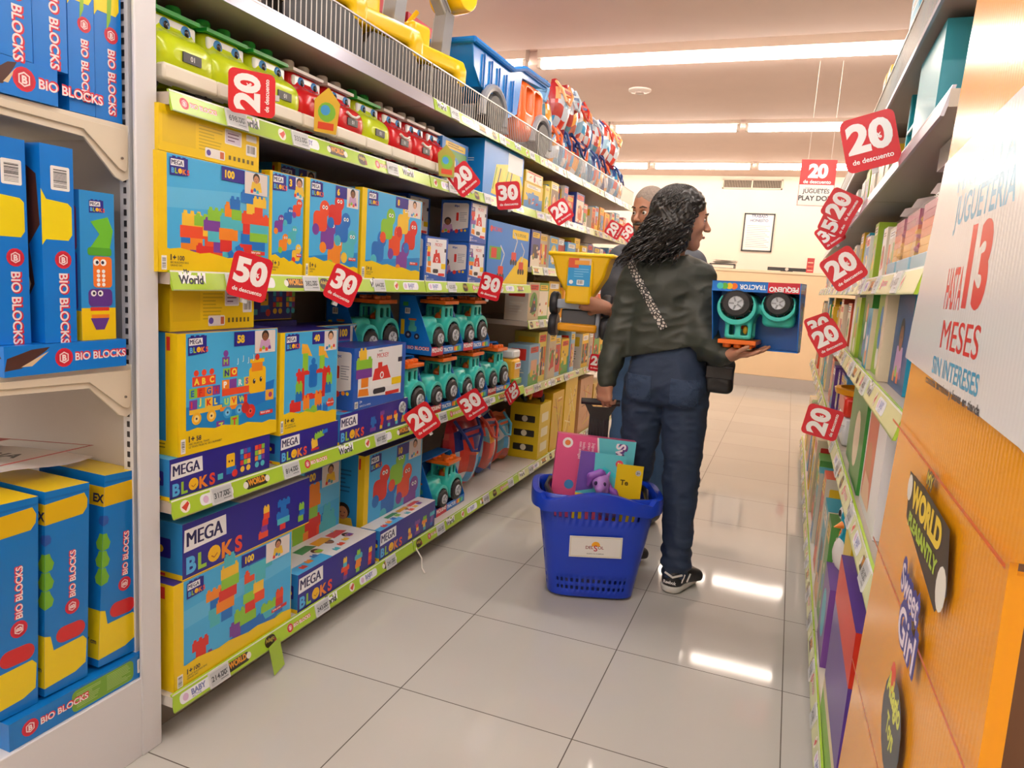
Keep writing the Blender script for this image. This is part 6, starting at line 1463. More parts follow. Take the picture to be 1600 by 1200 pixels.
def hand(v, wrist, d, up, curl=.6, s=1., thumb=1, spread=.12):
    """palm runs along d, its back looks along up; fingers curl towards -up"""
    d = np.array(d, float); d /= np.linalg.norm(d); up = np.array(up, float); up -= d*(up@d); up /= np.linalg.norm(up); side = np.cross(d, up)
    w = np.array(wrist, float); P_ = lambda a, b, c: w+(d*a+side*b+up*c)*s
    for b, l in ((-.028, .078), (-.010, .084), (.010, .082), (.027, .074)): v.cone(P_(.008, b*.6, 0), P_(l, b, .002), .0145*s, .0115*s, .012)
    v.cone(P_(-.03, 0, 0), P_(.02, 0, 0), .024*s, .026*s, .02)
    for b, l, base in ((-.030, .055, .076), (-.010, .070, .084), (.010, .076, .084), (.029, .068, .078)):
        p = P_(base, b, .002); a = .0; bb = spread*b/.03
        for k, (q, rr) in enumerate(((.45, .0092), (.31, .0084), (.24, .0076))):
            a += curl*(.8 if k == 0 else 1.0); dd = d*math.cos(a)-up*math.sin(a)+side*bb*.5; dd /= np.linalg.norm(dd)
            p2 = p+dd*l*q*s*1.05; v.cone(p, p2, rr*s, (rr-.0007)*s, .004); p = p2
    b0 = P_(.022, thumb*.030, -.004); d1 = d*.62+side*thumb*.62-up*(.25+.3*curl); d1 /= np.linalg.norm(d1); b1 = b0+d1*.036*s
    d2 = d*.8+side*thumb*.25-up*(.3+.5*curl); d2 /= np.linalg.norm(d2); b2 = b1+d2*.030*s; b3 = b2+(d2*.9-side*thumb*.1*curl)*.022*s
    v.cone(P_(.0, thumb*.018, -.002), b0, .014*s, .014*s, .012); v.cone(b0, b1, .0125*s, .0105*s, .006); v.cone(b1, b2, .0100*s, .009*s, .004); v.cone(b2, b3, .009*s, .0078*s, .004)
def limb(v, pts, k=.025):
    for (a, ra), (b, rb) in zip(pts[:-1], pts[1:]): v.cone(a, b, ra, rb, k)
def wr(seed, fr):
    r = random.Random(seed); T = [(r.uniform(-1, 1), r.uniform(-1, 1), r.uniform(-1.6, 1.6), r.uniform(0, 6)) for _ in range(6)]
    def fx(X, Y, Z):
        o = 0
        for a, b, c, p in T: o = o+np.sin(fr*(a*X+b*Y+c*Z)+p+1.3*np.sin(fr*.37*(b*X-a*Z)+p))
        return np.abs(o/2.4)-.5
    return fx
SK1 = mat('#b9846a', .5, 0, 'skin'); SK2 = mat('#a8745a', .5, 0, 'skin')

# woman ---------------------------------------------------------------------------------
OW = Vector((-.45, 3.05, 0))
def build_woman():
    t = thing('person', 'woman in olive jacket and blue jeans with black curls, holding a boxed tractor', 'person', OW)
    M = Matrix.Translation(-OW)
    v = Vox((-.86, 2.58, 0), (-.02, 3.36, 1.72), .0050)
    HY = PI/2-.28; hc = (-.452, 3.02, 1.565); A = head(v, hc, HY, .97, pitch=-.12)
    limb(v, [((-.475, 3.03, 1.50), .047), ((-.50, 3.04, 1.37), .052)])
    # torso, hips
    v.ell((-.505, 3.05, 1.24), (.135, .095, .17), .05); v.ell((-.475, 3.05, 1.05), (.12, .09, .14), .06); v.ell((-.46, 3.055, .90), (.155, .11, .12), .06)
    limb(v, [((-.60, 3.04, 1.335), .042), ((-.40, 3.05, 1.335), .042)], .04)
    LA = [((-.615, 3.035, 1.315), .045), ((-.668, 3.01, 1.08), .036), ((-.695, 2.955, .885), .024)]
    RA = [((-.375, 3.05, 1.335), .05), ((-.315, 2.98, 1.07), .042), ((-.215, 2.87, 1.035), .027)]
    limb(v, LA); limb(v, RA)
    hand(v, (-.697, 2.952, .868), (-.03, .0, -1), (-.30, -.95, .0), .85, .95, thumb=1)
    hand(v, (-.212, 2.865, 1.037), (.95, -.05, .16), (0.05, .1, -1), .16, .95, thumb=-1)
    LL = [((-.545, 3.06, .86), .088), ((-.565, 3.10, .47), .056), ((-.60, 3.12, .09), .038)]
    RL = [((-.375, 3.05, .86), .088), ((-.358, 3.03, .47), .056), ((-.338, 2.99, .09), .038)]
    limb(v, LL, .01); limb(v, RL, .01)
    for (x, y) in ((-.60, 3.12), (-.338, 2.99)): v.cone((x, y, .055), (x+.055, y+.13, .035), .035, .025, .02)
    b = MB(); v.mesh(b, SK1, M); b.build('body', t, smooth=True)
    # eyes, brows and lashes
    f, r_, z = dirs(HY); 
    for q in (-1, 1):
        e = MB(); e.ell((0, 0, 0), (.0125, .0125, .0125), mat('#ece6e0', .2, 0, 'plastic')); p = A(.0745, q*.030, -.006); e.build('eye', t, loc=Vector(p)-OW, smooth=True)
        e = MB(); e.tube([Vector(A(.094, q*.016, .020))-OW, Vector(A(.093, q*.030, .025))-OW, Vector(A(.080, q*.044, .019))-OW], [.0022, .003, .0015], mat('#1c1412', .6, 0, 'hair'), 6); e.build('eyebrow', t, smooth=True)
        e = MB(); e.tube([Vector(A(.0865, q*.018, -.006))-OW, Vector(A(.0885, q*.030, -.004))-OW, Vector(A(.081, q*.042, -.007))-OW], .0016, mat('#1c1412', .6, 0, 'hair'), 5); e.build('eyelash', t, smooth=True)
    MB().tube([Vector(A(.0935, .017, -.0715))-OW, Vector(A(.099, .0, -.070))-OW, Vector(A(.0935, -.017, -.0715))-OW], [.003, .0065, .003], mat('#9c5a50', .4, 0, 'skin'), 7).build('lips', t, smooth=True)
    # jacket
    J = Vox((-.84, 2.70, .80), (-.08, 3.28, 1.45), .0055)
    J.ell((-.51, 3.05, 1.27), (.165, .122, .16), .04); J.ell((-.49, 3.05, 1.10), (.165, .12, .17), .05); J.box((-.478, 3.05, 1.03), (.145, .10, .09), .06, .04)
    limb(J, [((-.622, 3.04, 1.332), .066), ((-.50, 3.04, 1.355), .072), ((-.378, 3.05, 1.335), .062)], .04)
    limb(J, [((-.628, 3.03, 1.318), .066), ((-.672, 3.01, 1.08), .054), ((-.688, 2.98, .96), .050), ((-.696, 2.957, .868), .045)], .03)
    limb(J, [((-.375, 3.05, 1.325), .068), ((-.318, 2.98, 1.06), .060), ((-.26, 2.91, 1.04), .050), ((-.222, 2.875, 1.035), .041)], .03)
    J.noise(.009, wr(4, 24)); J.noise(.004, wr(9, 60))
    # hem: lower on the left, raised to the right; leaves the sleeves alone
    sl, X, Y, Z = J._sl(J.lo, J.lo+J.h*J.n, 0)
    hem = .975+.27*(X+.63)
    cutm = (X > -.640) & (X < -.335) & (Y > 2.93)
    J.D[sl] = np.where(cutm, np.maximum(J.D[sl], hem-Z), J.D[sl])
    J.cone((-.49, 3.03, 1.36), (-.475, 3.03, 1.50), .058, .07, .004, 'cut')
    OL = mat('#31352d', .55, 0, 'fabric')
    b = MB(); J.mesh(b, OL, M); jk = b.build('jacket', t, smooth=True)
    C = Vox((-.60, 2.93, 1.34), (-.36, 3.14, 1.44), .004); C.cone((-.492, 3.035, 1.365), (-.482, 3.035, 1.405), .074, .066, .01); C.cone((-.49, 3.03, 1.33), (-.475, 3.03, 1.46), .060, .060, .003, 'cut'); C.half((-.49, 3.02, 1.412), (0, 0, 1)); b = MB(); C.mesh(b, mat('#272b24', .55, 0, 'fabric'), M); b.build('collar', jk, smooth=True)
    # patterned strap on the back, from the left shoulder down to the right waist
    S = J.like()
    p0, p1 = np.array([-.655, 1.385]), np.array([-.475, 1.115]); dd = (p1-p0)/np.linalg.norm(p1-p0); nn = np.array([-dd[1], dd[0]])
    sl, X, Y, Z = S._sl(S.lo, S.lo+S.h*S.n, 0)
    al = (X-p0[0])*dd[0]+(Z-p0[1])*dd[1]; ac = (X-p0[0])*nn[0]+(Z-p0[1])*nn[1]+.02*np.sin(al*9)*0
    S.D = mxm(J.D-.0065, -(J.D+.004), np.abs(ac)-.017, al-.33, -al-.05, Y-3.06).astype(np.float32)
    sm = mat('#cfc6bb', .5, 0, 'strap'); nt = sm.node_tree; bs = nt.nodes['Principled BSDF']; tc = nt.nodes.new('ShaderNodeTexCoord'); vz = nt.nodes.new('ShaderNodeTexVoronoi'); vz.feature = 'DISTANCE_TO_EDGE'; vz.inputs['Scale'].default_value = 75
    cr = nt.nodes.new('ShaderNodeValToRGB'); cr.color_ramp.elements[0].position = .12; cr.color_ramp.elements[0].color = (.02, .018, .018, 1); cr.color_ramp.elements[1].position = .2; cr.color_ramp.elements[1].color = (.62, .56, .5, 1)
    nt.links.new(tc.outputs['Object'], vz.inputs['Vector']); nt.links.new(vz.outputs['Distance'], cr.inputs[0]); nt.links.new(cr.outputs[0], bs.inputs['Base Color'])
    b = MB(); S.mesh(b, sm, M); st = b.build('bag_strap', t, smooth=True); st['label'] = 'black and white patterned strap'
    # jeans
    Jn = Vox((-.68, 2.88, .06), (-.24, 3.30, 1.08), .0055)
    Jn.ell((-.46, 3.055, .93), (.168, .122, .13), .05); Jn.ell((-.53, 3.0, .87), (.095, .085, .10), .04); Jn.ell((-.39, 2.99, .87), (.095, .085, .10), .04)
    Jn.box((-.46, 3.055, 1.03), (.14, .09, .05), .05, .04)
    limb(Jn, [((-.545, 3.05, .85), .100), ((-.565, 3.10, .48), .073), ((-.59, 3.12, .20), .060), ((-.60, 3.12, .095), .060)], .012)
    limb(Jn, [((-.378, 3.05, .85), .102), ((-.358, 3.03, .48), .076), ((-.343, 3.0, .22), .063), ((-.338, 2.99, .105), .063)], .012)
    Jn.noise(.0055, wr(15, 34)); Jn.noise(.0022, wr(25, 90)); Jn.half((0, 0, 1.045), (0, 0, 1))
    sl, X, Y, Z = Jn._sl(Jn.lo, Jn.lo+Jn.h*Jn.n, 0); k_ = np.clip((.26-Z)/.18, 0, 1); Jn.D[sl] += (.0065*k_*np.sin(Z*120+6*X+5*np.sin(9*Y))).astype(np.float32)
    DN = mat('#22324c', .75, 0, 'denim')
    b = MB(); Jn.mesh(b, DN, M); jn = b.build('jeans', t, smooth=True)
    for x0, x1 in ((-.615, -.50), (-.425, -.31)):
        S = Jn.like(); sl, X, Y, Z = S._sl(S.lo, S.lo+S.h*S.n, 0)
        low = .79+.02*np.abs((X-(x0+x1)/2))/.06
        S.D = mxm(Jn.D-.0035, -(Jn.D+.004), x0-X, X-x1, Z-.915, low-Z, Y-3.02).astype(np.float32)
        b = MB(); S.mesh(b, mat('#2b3d5a', .75, 0, 'denim'), M); b.build('back_pocket', jn, smooth=True)
    # sneakers
    for (x, y) in ((-.60, 3.115), (-.338, 2.985)):
        sh = Vox((-.085, -.10, 0), (.20, .26, .15), .0045); a = math.atan2(.13, .05)
        dx, dy = math.cos(a), math.sin(a)
        sh.cone((-.005, -.01, .045), (.13*dx, .13*dy, .04), .041, .036, .03); sh.cone((-.005, -.01, .06), (.0, .0, .105), .042, .04, .02); sh.cone((.02, .03, .07), (.08, .10, .045), .035, .03, .02); sh.half((0, 0, .028), (0, 0, -1))
        b = MB(); sh.mesh(b, mat('#1d1d20', .5, 0, 'plastic'), Matrix.Translation(Vector((x, y, 0))-OW)); so_ = b.build('sneaker', t, smooth=True)
        s2 = Vox((-.085, -.10, 0), (.20, .26, .06), .0045); s2.cone((-.005, -.01, .03), (.13*dx, .13*dy, .03), .048, .043, .01); s2.half((0, 0, .034), (0, 0, 1)); s2.half((0, 0, .004), (0, 0, -1))
        b = MB(); s2.mesh(b, mat('#e4e0da', .5, 0, 'plastic'), Matrix.Translation(Vector((x, y, 0))-OW)); b.build('sole', so_, smooth=True)
        # white side stripes and heel lettering
        b = MB(); hp = Vector((x, y, 0))-OW
        ff = Face(b, hp+Vector((-.037, -.0555, .048)), (1, -.12, 0), (0, .05, 1), .06, .02); ff.text('Reebok', .0, .0, .014, K('#f0eeea'), .03, maxw=.055)
        for q in range(2): b.tube([hp+Vector((.035+.02*q, -.03+.022*q, .05)), hp+Vector((.045+.02*q, -.018+.022*q, .085))], .0035, K('#f0eeea'), 5)
        b.tube([hp+Vector((-.035, -.04, .088)), hp+Vector((.0, -.058, .078)), hp+Vector((.035, -.03, .085))], .005, K('#e4e0da'), 6)
        b.build('heel_marking', so_, smooth=True)
    # hair: long dark curls
    HR = mat('#17120f', .38, 0, 'hair')
    hv = Vox((-.74, 2.84, 1.27), (-.32, 3.22, 1.72), .0050)
    Hf, Hr, Hz = dirs(HY); H = lambda a, b, c: np.array(hc)+Hf*a+Hr*b+Hz*c
    rot = np.stack([Hf, Hr, Hz], 1)
    hv.ell(H(-.026, 0, .022), (.110, .092, .103), .02, rot=rot); hv.ell(H(-.055, .01, -.04), (.082, .104, .10), .04, rot=rot); hv.ell(H(-.082, .0, -.105), (.085, .110, .075), .04, rot=rot); hv.ell(H(-.130, -.01, -.145), (.055, .09, .05), .03, rot=rot)
    hv.ell(H(.02, .055, .045), (.05, .038, .055), .03, rot=rot)
    hv.ell(H(-.005, .078, -.05), (.032, .028, .10), .03, rot=rot)
    hv.ell(H(.10, 0, -.045), (.065, .055, .095), .015, 'cut', rot); hv.ell(H(.072, .065, -.06), (.046, .040, .085), .01, 'cut', rot)
    hv.noise(.003, lambda X, Y, Z: np.sin(230*X+3*np.sin(60*Z))*np.sin(210*Y+2*np.sin(70*Z))+.6*np.sin(180*Z+4*np.sin(75*X)))
    b = MB(); hv.mesh(b, HR, M)
    rr = random.Random(5)
    for k in range(520):
        ph = rr.uniform(-2.75, 2.75)+PI       # around the back of the head
        zt = rr.uniform(-.10, .10)
        a0, b0 = .108*math.cos(ph)-.02, .098*math.sin(ph)
        if a0 > .035: continue
        L = rr.uniform(.06, .17); low = zt-L
        rad = rr.uniform(.005, .012); tw = rr.uniform(55, 95); p0 = rr.uniform(0, 6); pts = []
        for j in range(15):
            u = j/14; c_ = zt-L*u; ex = 1+.22*(max(0, -c_+.03)/.15); bx = -.05*max(0, -c_)/.12
            pts.append(Vector(H(a0*ex*(1 if c_ < .05 else math.sqrt(max(.05, 1-((c_-.03)/.085)**2)))+bx+rad*math.cos(tw*L*u*6*.3+p0), b0*ex*(1 if c_ < .05 else math.sqrt(max(.05, 1-((c_-.03)/.085)**2)))+rad*math.sin(tw*L*u*6*.3+p0), c_))-OW)
        if min(p.z for p in pts) < 1.335: continue
        b.tube(pts, [(.0031)*(1-.6*abs(2*j/14-1)**3) for j in range(15)], HR, 5)
    for k in range(900):      # fine wavy strands over the crown
        th = rr.uniform(-PI, PI); e0 = rr.uniform(.05, 1.25); e1 = e0+rr.uniform(.35, .8); w_ = rr.uniform(.03, .08); fr = rr.uniform(9, 16); p0 = rr.uniform(0, 6); pts = []
        for j in range(12):
            e = e0+(e1-e0)*j/11; a_ = th+w_*math.sin(fr*e+p0)/max(.25, math.sin(e)); s1 = 1.015+.012*math.sin(fr*e*1.7+p0)
            lx, ly, lz = .110*math.sin(e)*math.cos(a_)*s1, .092*math.sin(e)*math.sin(a_)*s1, .103*math.cos(e)*s1
            pts.append((lx, ly, lz))
        if max(p[0] for p in pts if p[2] < .075) > .045 if any(p[2] < .075 for p in pts) else False: continue
        b.tube([Vector(H(-.026+p[0], p[1], .022+p[2]))-OW for p in pts], [.0029*(1-.6*abs(2*j/11-1)**3) for j in range(12)], HR, 5)
    b.build('hair', t, smooth=True)
    return t
build_woman()
# crossbody bag at her right hip
t = thing('crossbody_bag', 'small black crossbody bag hanging at the right hip over the jeans', 'bag', (-.245, 3.02, .845))
v = Vox((-.09, -.07, 0), (.09, .07, .19), .005); v.box((0, 0, .09), (.058, .03, .072), .025); v.noise(.002, wr(3, 60)); m_ = MB(); v.mesh(m_, mat('#16161a', .4, 0, 'fabric')); m_.build('bag_body', t, smooth=True)
MB().box((0, -.032, .105), (.105, .006, .05), mat('#1f1f24', .4, 0, 'fabric')).build('flap', t, bevel=.006)
MB().tube([(-.05, .0, .15), (-.075, -.0, .19), (-.09, .0, .235)], .006, mat('#16161a', .4, 0, 'fabric'), 6).build('strap_end', t, smooth=True)
# the boxed tractor she holds, upside down
dup(ts, (-.125, 2.88, 1.318), None, 'turquoise tractor in a blue tray held upside down above a hand', None, (0, PI-.02, -.12))

# man ---------------------------------------------------------------------------------
OM = Vector((-.72, 3.78, 0))
def build_man():
    t = thing('person', 'bearded man with cropped grey hair behind the woman, holding a yellow tipper toy', 'person', OM)
    M = Matrix.Translation(-OM)
    v = Vox((-1.10, 3.24, 0), (-.40, 4.02, 1.84), .0055)
    HY = PI+.45; hc = (-.735, 3.74, 1.655); A = head(v, hc, HY, 1.03, pitch=-.15)
    limb(v, [((-.73, 3.77, 1.58), .056), ((-.70, 3.79, 1.45), .062)])
    v.ell((-.68, 3.79, 1.28), (.17, .115, .2), .05); v.ell((-.68, 3.79, 1.03), (.15, .11, .17), .06); v.ell((-.68, 3.79, .90), (.155, .12, .12), .05)
    limb(v, [((-.84, 3.76, 1.42), .055), ((-.52, 3.82, 1.42), .055)], .04)
    RA = [((-.86, 3.76, 1.41), .055), ((-.90, 3.74, 1.13), .044), ((-.82, 3.45, 1.14), .033), ((-.835, 3.345, 1.165), .028)]
    LA = [((-.50, 3.82, 1.41), .055), ((-.50, 3.72, 1.14), .044), ((-.68, 3.56, 1.06), .033), ((-.78, 3.53, 1.05), .028)]
    limb(v, RA); limb(v, LA)
    hand(v, (-.845, 3.335, 1.168), (-.95, -.03, .14), (.0, -.9, -.3), .45, 1.05, thumb=-1)
    hand(v, (-.79, 3.525, 1.045), (-1, -.05, .05), (.1, -.6, -.5), .6, 1.05, thumb=1)
    limb(v, [((-.76, 3.79, .86), .09), ((-.765, 3.77, .48), .06), ((-.765, 3.80, .09), .042)], .01); limb(v, [((-.60, 3.80, .86), .09), ((-.59, 3.80, .48), .06), ((-.59, 3.84, .09), .042)], .01)
    for x, y in ((-.765, 3.80), (-.59, 3.84)): v.cone((x, y, .055), (x-.03, y-.16, .035), .038, .03, .02)
    b = MB(); v.mesh(b, SK2, M); b.build('body', t, smooth=True)
    for q in (-1, 1):
        e = MB(); e.ell((0, 0, 0), (.013, .013, .013), mat('#e6e0da', .2, 0, 'plastic')); p = Vector(A(.0755, q*.030, -.005)); ey = e.build('eye', t, loc=p-OM, smooth=True)
        e = MB(); e.ell((0, 0, 0), (.006, .006, .006), mat('#1c1410', .2, 0, 'plastic')); e.build('pupil', ey, loc=(Vector(A(.0865, q*.030, -.005))-p), smooth=True)
        MB().tube([Vector(A(.096, q*.014, .021))-OM, Vector(A(.094, q*.030, .026))-OM, Vector(A(.080, q*.046, .019))-OM], [.003, .004, .002], mat('#3a322c', .6, 0, 'hair'), 6).build('eyebrow', t, smooth=True)
    f, r_, z = dirs(HY); rot = np.stack([f, r_, z], 1)
    h = Vox((-.90, 3.56, 1.48), (-.56, 3.92, 1.82), .005); h.ell(A(-.013, 0, .0265), (.1015, .0790, .0985), .02, rot=rot); h.ell(A(.105, 0, -.02), (.082, .078, .088), .01, 'cut', rot); h.half(A(0, 0, -.03), (0, 0, -1), .02); h.noise(.0015, wr(6, 240))
    b = MB(); h.mesh(b, mat('#85776c', .85, 0, 'hair'), M); b.build('hair', t, smooth=True)
    h = Vox((-.92, 3.52, 1.46), (-.60, 3.86, 1.68), .0045); 
    h.cone(A(.025, .05, -.06), A(.074, .012, -.112), .028, .022, .02); h.cone(A(.025, -.05, -.06), A(.074, -.012, -.112), .028, .022, .02); h.cone(A(.09, .028, -.060), A(.096, 0, -.054), .007, .008, .008); h.cone(A(.09, -.028, -.060), A(.096, 0, -.054), .007, .008, .008)
    h.cone(A(.085, .018, -.072), A(.085, -.018, -.072), .010, .010, .006, 'cut'); h.noise(.0025, wr(8, 260))
    b = MB(); h.mesh(b, mat('#4a423c', .8, 0, 'hair'), M); b.build('beard', t, smooth=True)
    J = Vox((-1.0, 3.55, .88), (-.38, 4.0, 1.52), .007); J.ell((-.68, 3.79, 1.28), (.185, .135, .2), .05); J.ell((-.68, 3.79, 1.05), (.175, .13, .2), .06)
    limb(J, [((-.85, 3.76, 1.41), .07), ((-.52, 3.82, 1.41), .07)], .04); limb(J, [((-.86, 3.76, 1.40), .072), ((-.89, 3.745, 1.22), .064)], .03); limb(J, [((-.50, 3.82, 1.40), .072), ((-.50, 3.75, 1.22), .064)], .03)
    J.half((0, 0, .92), (0, 0, -1)); J.cone((-.70, 3.79, 1.46), (-.73, 3.77, 1.56), .065, .08, .004, 'cut'); J.noise(.004, wr(14, 30))
    b = MB(); J.mesh(b, mat('#4c5058', .7, 0, 'fabric'), M); b.build('shirt', t, smooth=True)
    J = Vox((-.92, 3.62, .06), (-.44, 4.0, 1.02), .007); J.ell((-.68, 3.79, .92), (.168, .13, .13), .05); limb(J, [((-.76, 3.79, .86), .10), ((-.765, 3.77, .48), .078), ((-.765, 3.80, .10), .066)], .012); limb(J, [((-.60, 3.80, .86), .10), ((-.59, 3.80, .48), .078), ((-.59, 3.84, .10), .066)], .012); J.noise(.004, wr(18, 34))
    b = MB(); J.mesh(b, mat('#4a6a94', .8, 0, 'denim'), M); b.build('jeans', t, smooth=True)
    for x, y in ((-.765, 3.80), (-.59, 3.84)):
        sh = Vox((x-.10, y-.26, 0), (x+.08, y+.08, .14), .006); sh.cone((x, y, .048), (x-.035, y-.17, .04), .048, .042, .03); sh.half((0, 0, .004), (0, 0, -1)); b = MB(); sh.mesh(b, mat('#2a2a2e', .5, 0, 'plastic'), M); b.build('shoe', t, smooth=True)
    return t
build_man()
# the yellow tipper he holds upright
t = thing('toy_tipper', 'yellow toy tipper with blue label held upright by the man', 'toy truck', (-.965, 3.42, 1.0), .10)
YP = P('#fcc80c', .25); mb = MB()
rings = []
for z, w_, d_ in ((.20, .055, .07), (.23, .075, .08), (.30, .115, .10), (.375, .135, .11), (.40, .15, .115)):
    rings.append([(-w_, -d_, z), (w_, -d_, z), (w_, d_*.6, z), (-w_, d_*.6, z)])
vs = [p for r_ in rings for p in r_]; fs = [(3, 2, 1, 0)]
for j in range(len(rings)-1):
    for k in range(4): fs.append((j*4+k, j*4+(k+1) % 4, j*4+4+(k+1) % 4, j*4+4+k))
mb.add(vs, fs, YP); mb.box((0, -.02, .402), (.32, .20, .022), YP); mb.build('tipper_bed', t, bevel=.018)
mb = MB(); mb.box((0, -.085, .275), (.125, .07, .21), YP); mb.build('tailgate', t, bevel=.012)
mb = MB(); mb.box((0, -.122, .32), (.108, .002, .13), K('#2a9ad8')); f = Face(mb, (-.054, -.1235, .255), (1, 0, 0), (0, 0, 1), .108, .13); f.rect(0, .1, .108, .13, K('#e8c8a8')); f.rect(0, .085, .05, .13, K('#d8502c')); f.rect(.03, .10, .1, .12, K('#f0a43a')); barcode(f, .045, .006, .08, .03); f.disc(.018, .018, .01, K('#f2f2f2')); fineprint(f, .03, .04, .1, .085, 4, K('#7cc4ee'))
mb.build('label_sticker', t)
G_ = P('#9aa3b0', .35); mb = MB(); mb.box((0, -.03, .165), (.21, .10, .045), G_); mb.box((0, -.02, .09), (.17, .07, .10), P('#4a4c52', .4)); mb.box((.095, -.03, .09), (.02, .06, .16), G_); mb.build('chassis', t, bevel=.006)
MB().box((.0, -.05, .055), (.19, .08, .04), P('#f0a412', .3)).build('front_bumper', t, bevel=.01)
for sx in (-1, 1):
    for z in (.165, .06):
        w_ = MB().lathe([(.02, -.02), (.05, -.02), (.058, -.01), (.058, .01), (.05, .02), (.02, .02)], P('#26262b', .5), (sx*.128, -.01, z), (sx, 0, 0), 20).build('wheel', t, smooth=True)
        MB().lathe([(.03, 0), (.026, .02), (.001, .018)], P('#6d7078', .4), (sx*.128, -.01, z), (sx, 0, 0), 14).build('hub', w_, smooth=True)

# ------------------------------------------------------------------ rolling shopping basket
t = thing('shopping_basket', 'blue rolling plastic basket with a white store sticker standing on the floor', 'basket', (-.672, 2.83, 0), R(20))
BB = P('#1038b8', .28)
def ringpt(u, z):
    """u 0..4 around the basket (front, right, back, left), z height; the basket widens upwards"""
    k = z/.46; hw = .178+.070*k; hd = .125+.035*k; r = .045
    s_ = int(u) % 4; q = u-int(u)
    side = [((-hw, -hd), (hw, -hd)), ((hw, -hd), (hw, hd)), ((hw, hd), (-hw, hd)), ((-hw, hd), (-hw, -hd))][s_]
    (x0, y0), (x1, y1) = side; x, y = x0+(x1-x0)*q, y0+(y1-y0)*q
    # round the corners
    n = 4.5; m = (abs(x/hw)**n+abs(y/hd)**n)**(1/n); return (x/m, y/m)
mb = MB(); NU = [17, 11, 17, 11]; us = []
for s_ in range(4):
    n = NU[s_]*2
    for k in range(n): us.append(s_+k/n)
zs = [0.0, .012, .03, .045, .062, .078, .10, .14, .18, .22, .26, .30, .335, .372, .40, .43]
def hole(i, j):
    s_, k = 0, i
    for a in range(4):
        if k < NU[a]*2: s_ = a; break
        k -= NU[a]*2
    if k % 2 == 0 or k < 3 or k > NU[s_]*2-4: return False
    if s_ in (0, 2): return j in (2, 4, 12) and not (k % 4 == 3 and False)
    return j in (2, 4, 7, 9, 11, 12)
n = len(us); idx = {}
for j, z in enumerate(zs):
    for i, u in enumerate(us):
        x, y = ringpt(u, z); idx[(i, j)] = len(mb.v); mb.v.append((x, y, z+.012))
mi_ = mb.mi(BB)
for j in range(len(zs)-1):
    for i in range(n):
        if hole(i, j): continue
        i2 = (i+1) % n; mb.f.append((idx[(i, j)], idx[(i2, j)], idx[(i2, j+1)], idx[(i, j+1)])); mb.m.append(mi_)
mb.f.append(tuple(idx[(i, 0)] for i in range(n-1, -1, -1))); mb.m.append(mi_)
sh = mb.build('shell', t, smooth=True); so = sh.modifiers.new('thickness', 'SOLIDIFY'); so.thickness = .004; so.offset = -1
# rim with a raised wave on the front
mb = MB(); m_ = 72; prof = [(.004, -.055), (.022, -.055), (.024, -.01), (.020, .004), (.0, .006), (-.006, -.004)]
vs = []; fs = []
for i in range(m_):
    u = 4*i/m_; x, y = ringpt(u, .44); L = math.hypot(x, y); nx, ny = x/.24, y/.16; l = math.hypot(nx, ny); nx, ny = nx/l, ny/l
    wave = 0
    if int(u) % 2 == 0: wave = .022*math.cos(2*PI*((u % 1)-.5))*(.5 if int(u) == 2 else 1)
    zc = .436+wave
    for a, b in prof: vs.append((x+nx*a, y+ny*a, zc+b-(wave*.6 if b < -.03 else 0)))
p_ = len(prof)
for i in range(m_):
    for k in range(p_): fs.append((i*p_+k, ((i+1) % m_)*p_+k, ((i+1) % m_)*p_+(k+1) % p_, i*p_+(k+1) % p_))
mb.add(vs, fs, BB); mb.build('rim', t, smooth=True)
mb = MB(); hw, hd = .200, .135; mb.box((0, -.155, .215), (.20, .0015, .088), K('#e9e6e2', .3), Matrix.Rotation(R(0), 4, 'X'))
M_ = Matrix.Translation((.0, -.1495, .235)) @ Matrix.Rotation(R(4.6), 4, 'X') @ Matrix.Rotation(R(-1.5), 4, 'Y')
mb = MB(); mb.box((0, 0, 0), (.21, .0015, .09), K('#e9e6e2', .3)); f = Face(mb, (-.105, -.0009, -.045), (1, 0, 0), (0, 0, 1), .21, .09)
f.rect(.004, .004, .206, .0055, K('#c8b890')); f.rect(.004, .0845, .206, .086, K('#c8b890')); f.rect(.004, .004, .0055, .086, K('#c8b890')); f.rect(.2045, .004, .206, .086, K('#c8b890'))
f.disc(.105, .052, .017, K('#f2a81c')); f.rect(.086, .034, .124, .048, K('#e9e6e2', .3)); f.text('DEL', .096, .037, .013, K('#8c2f3a'), .02, 'r'); f.text('S', .105, .028, .025, K('#b8323a'), .02, 'c'); f.text('OL', .114, .037, .013, K('#8c2f3a'), .02, 'l'); f.text('NUEVO TU COMPRAS', .105, .014, .005, K('#3a3a40'), .02, 'c')
for k in range(len(mb.v)): mb.v[k] = tuple(M_ @ Vector(mb.v[k]))
mb.build('store_sticker', t)
BK = P('#1c1d21', .4)
MB().tube([(-.19, -.13, .425), (.0, -.137, .415), (.19, -.13, .43), (.205, .0, .435), (.19, .12, .43), (0, .13, .42), (-.19, .12, .43), (-.205, 0, .43), (-.19, -.13, .425)], .013, BK, 8).build('folding_handle', t, smooth=True)
mb = MB(); mb.box((0.005, .152, .44), (.085, .014, .56), BK)
for k in range(6): mb.box((-.028+k*.0132, .1435, .47), (.004, .004, .46), P('#2c2d32', .4))
mb.build('pull_shaft', t, bevel=.003)
mb = MB(); mb.prism([(-.043, 0), (.043, 0), (.075, .055), (.06, .06), (.035, .035), (-.03, .035), (-.055, .06), (-.072, .055)], (.005, .159, .715), (1, 0, 0), (0, 0, 1), .014, BK); mb.tube([(-.078, .152, .772), (.088, .152, .772)], .014, BK, 10); mb.build('grip', t, smooth=35)
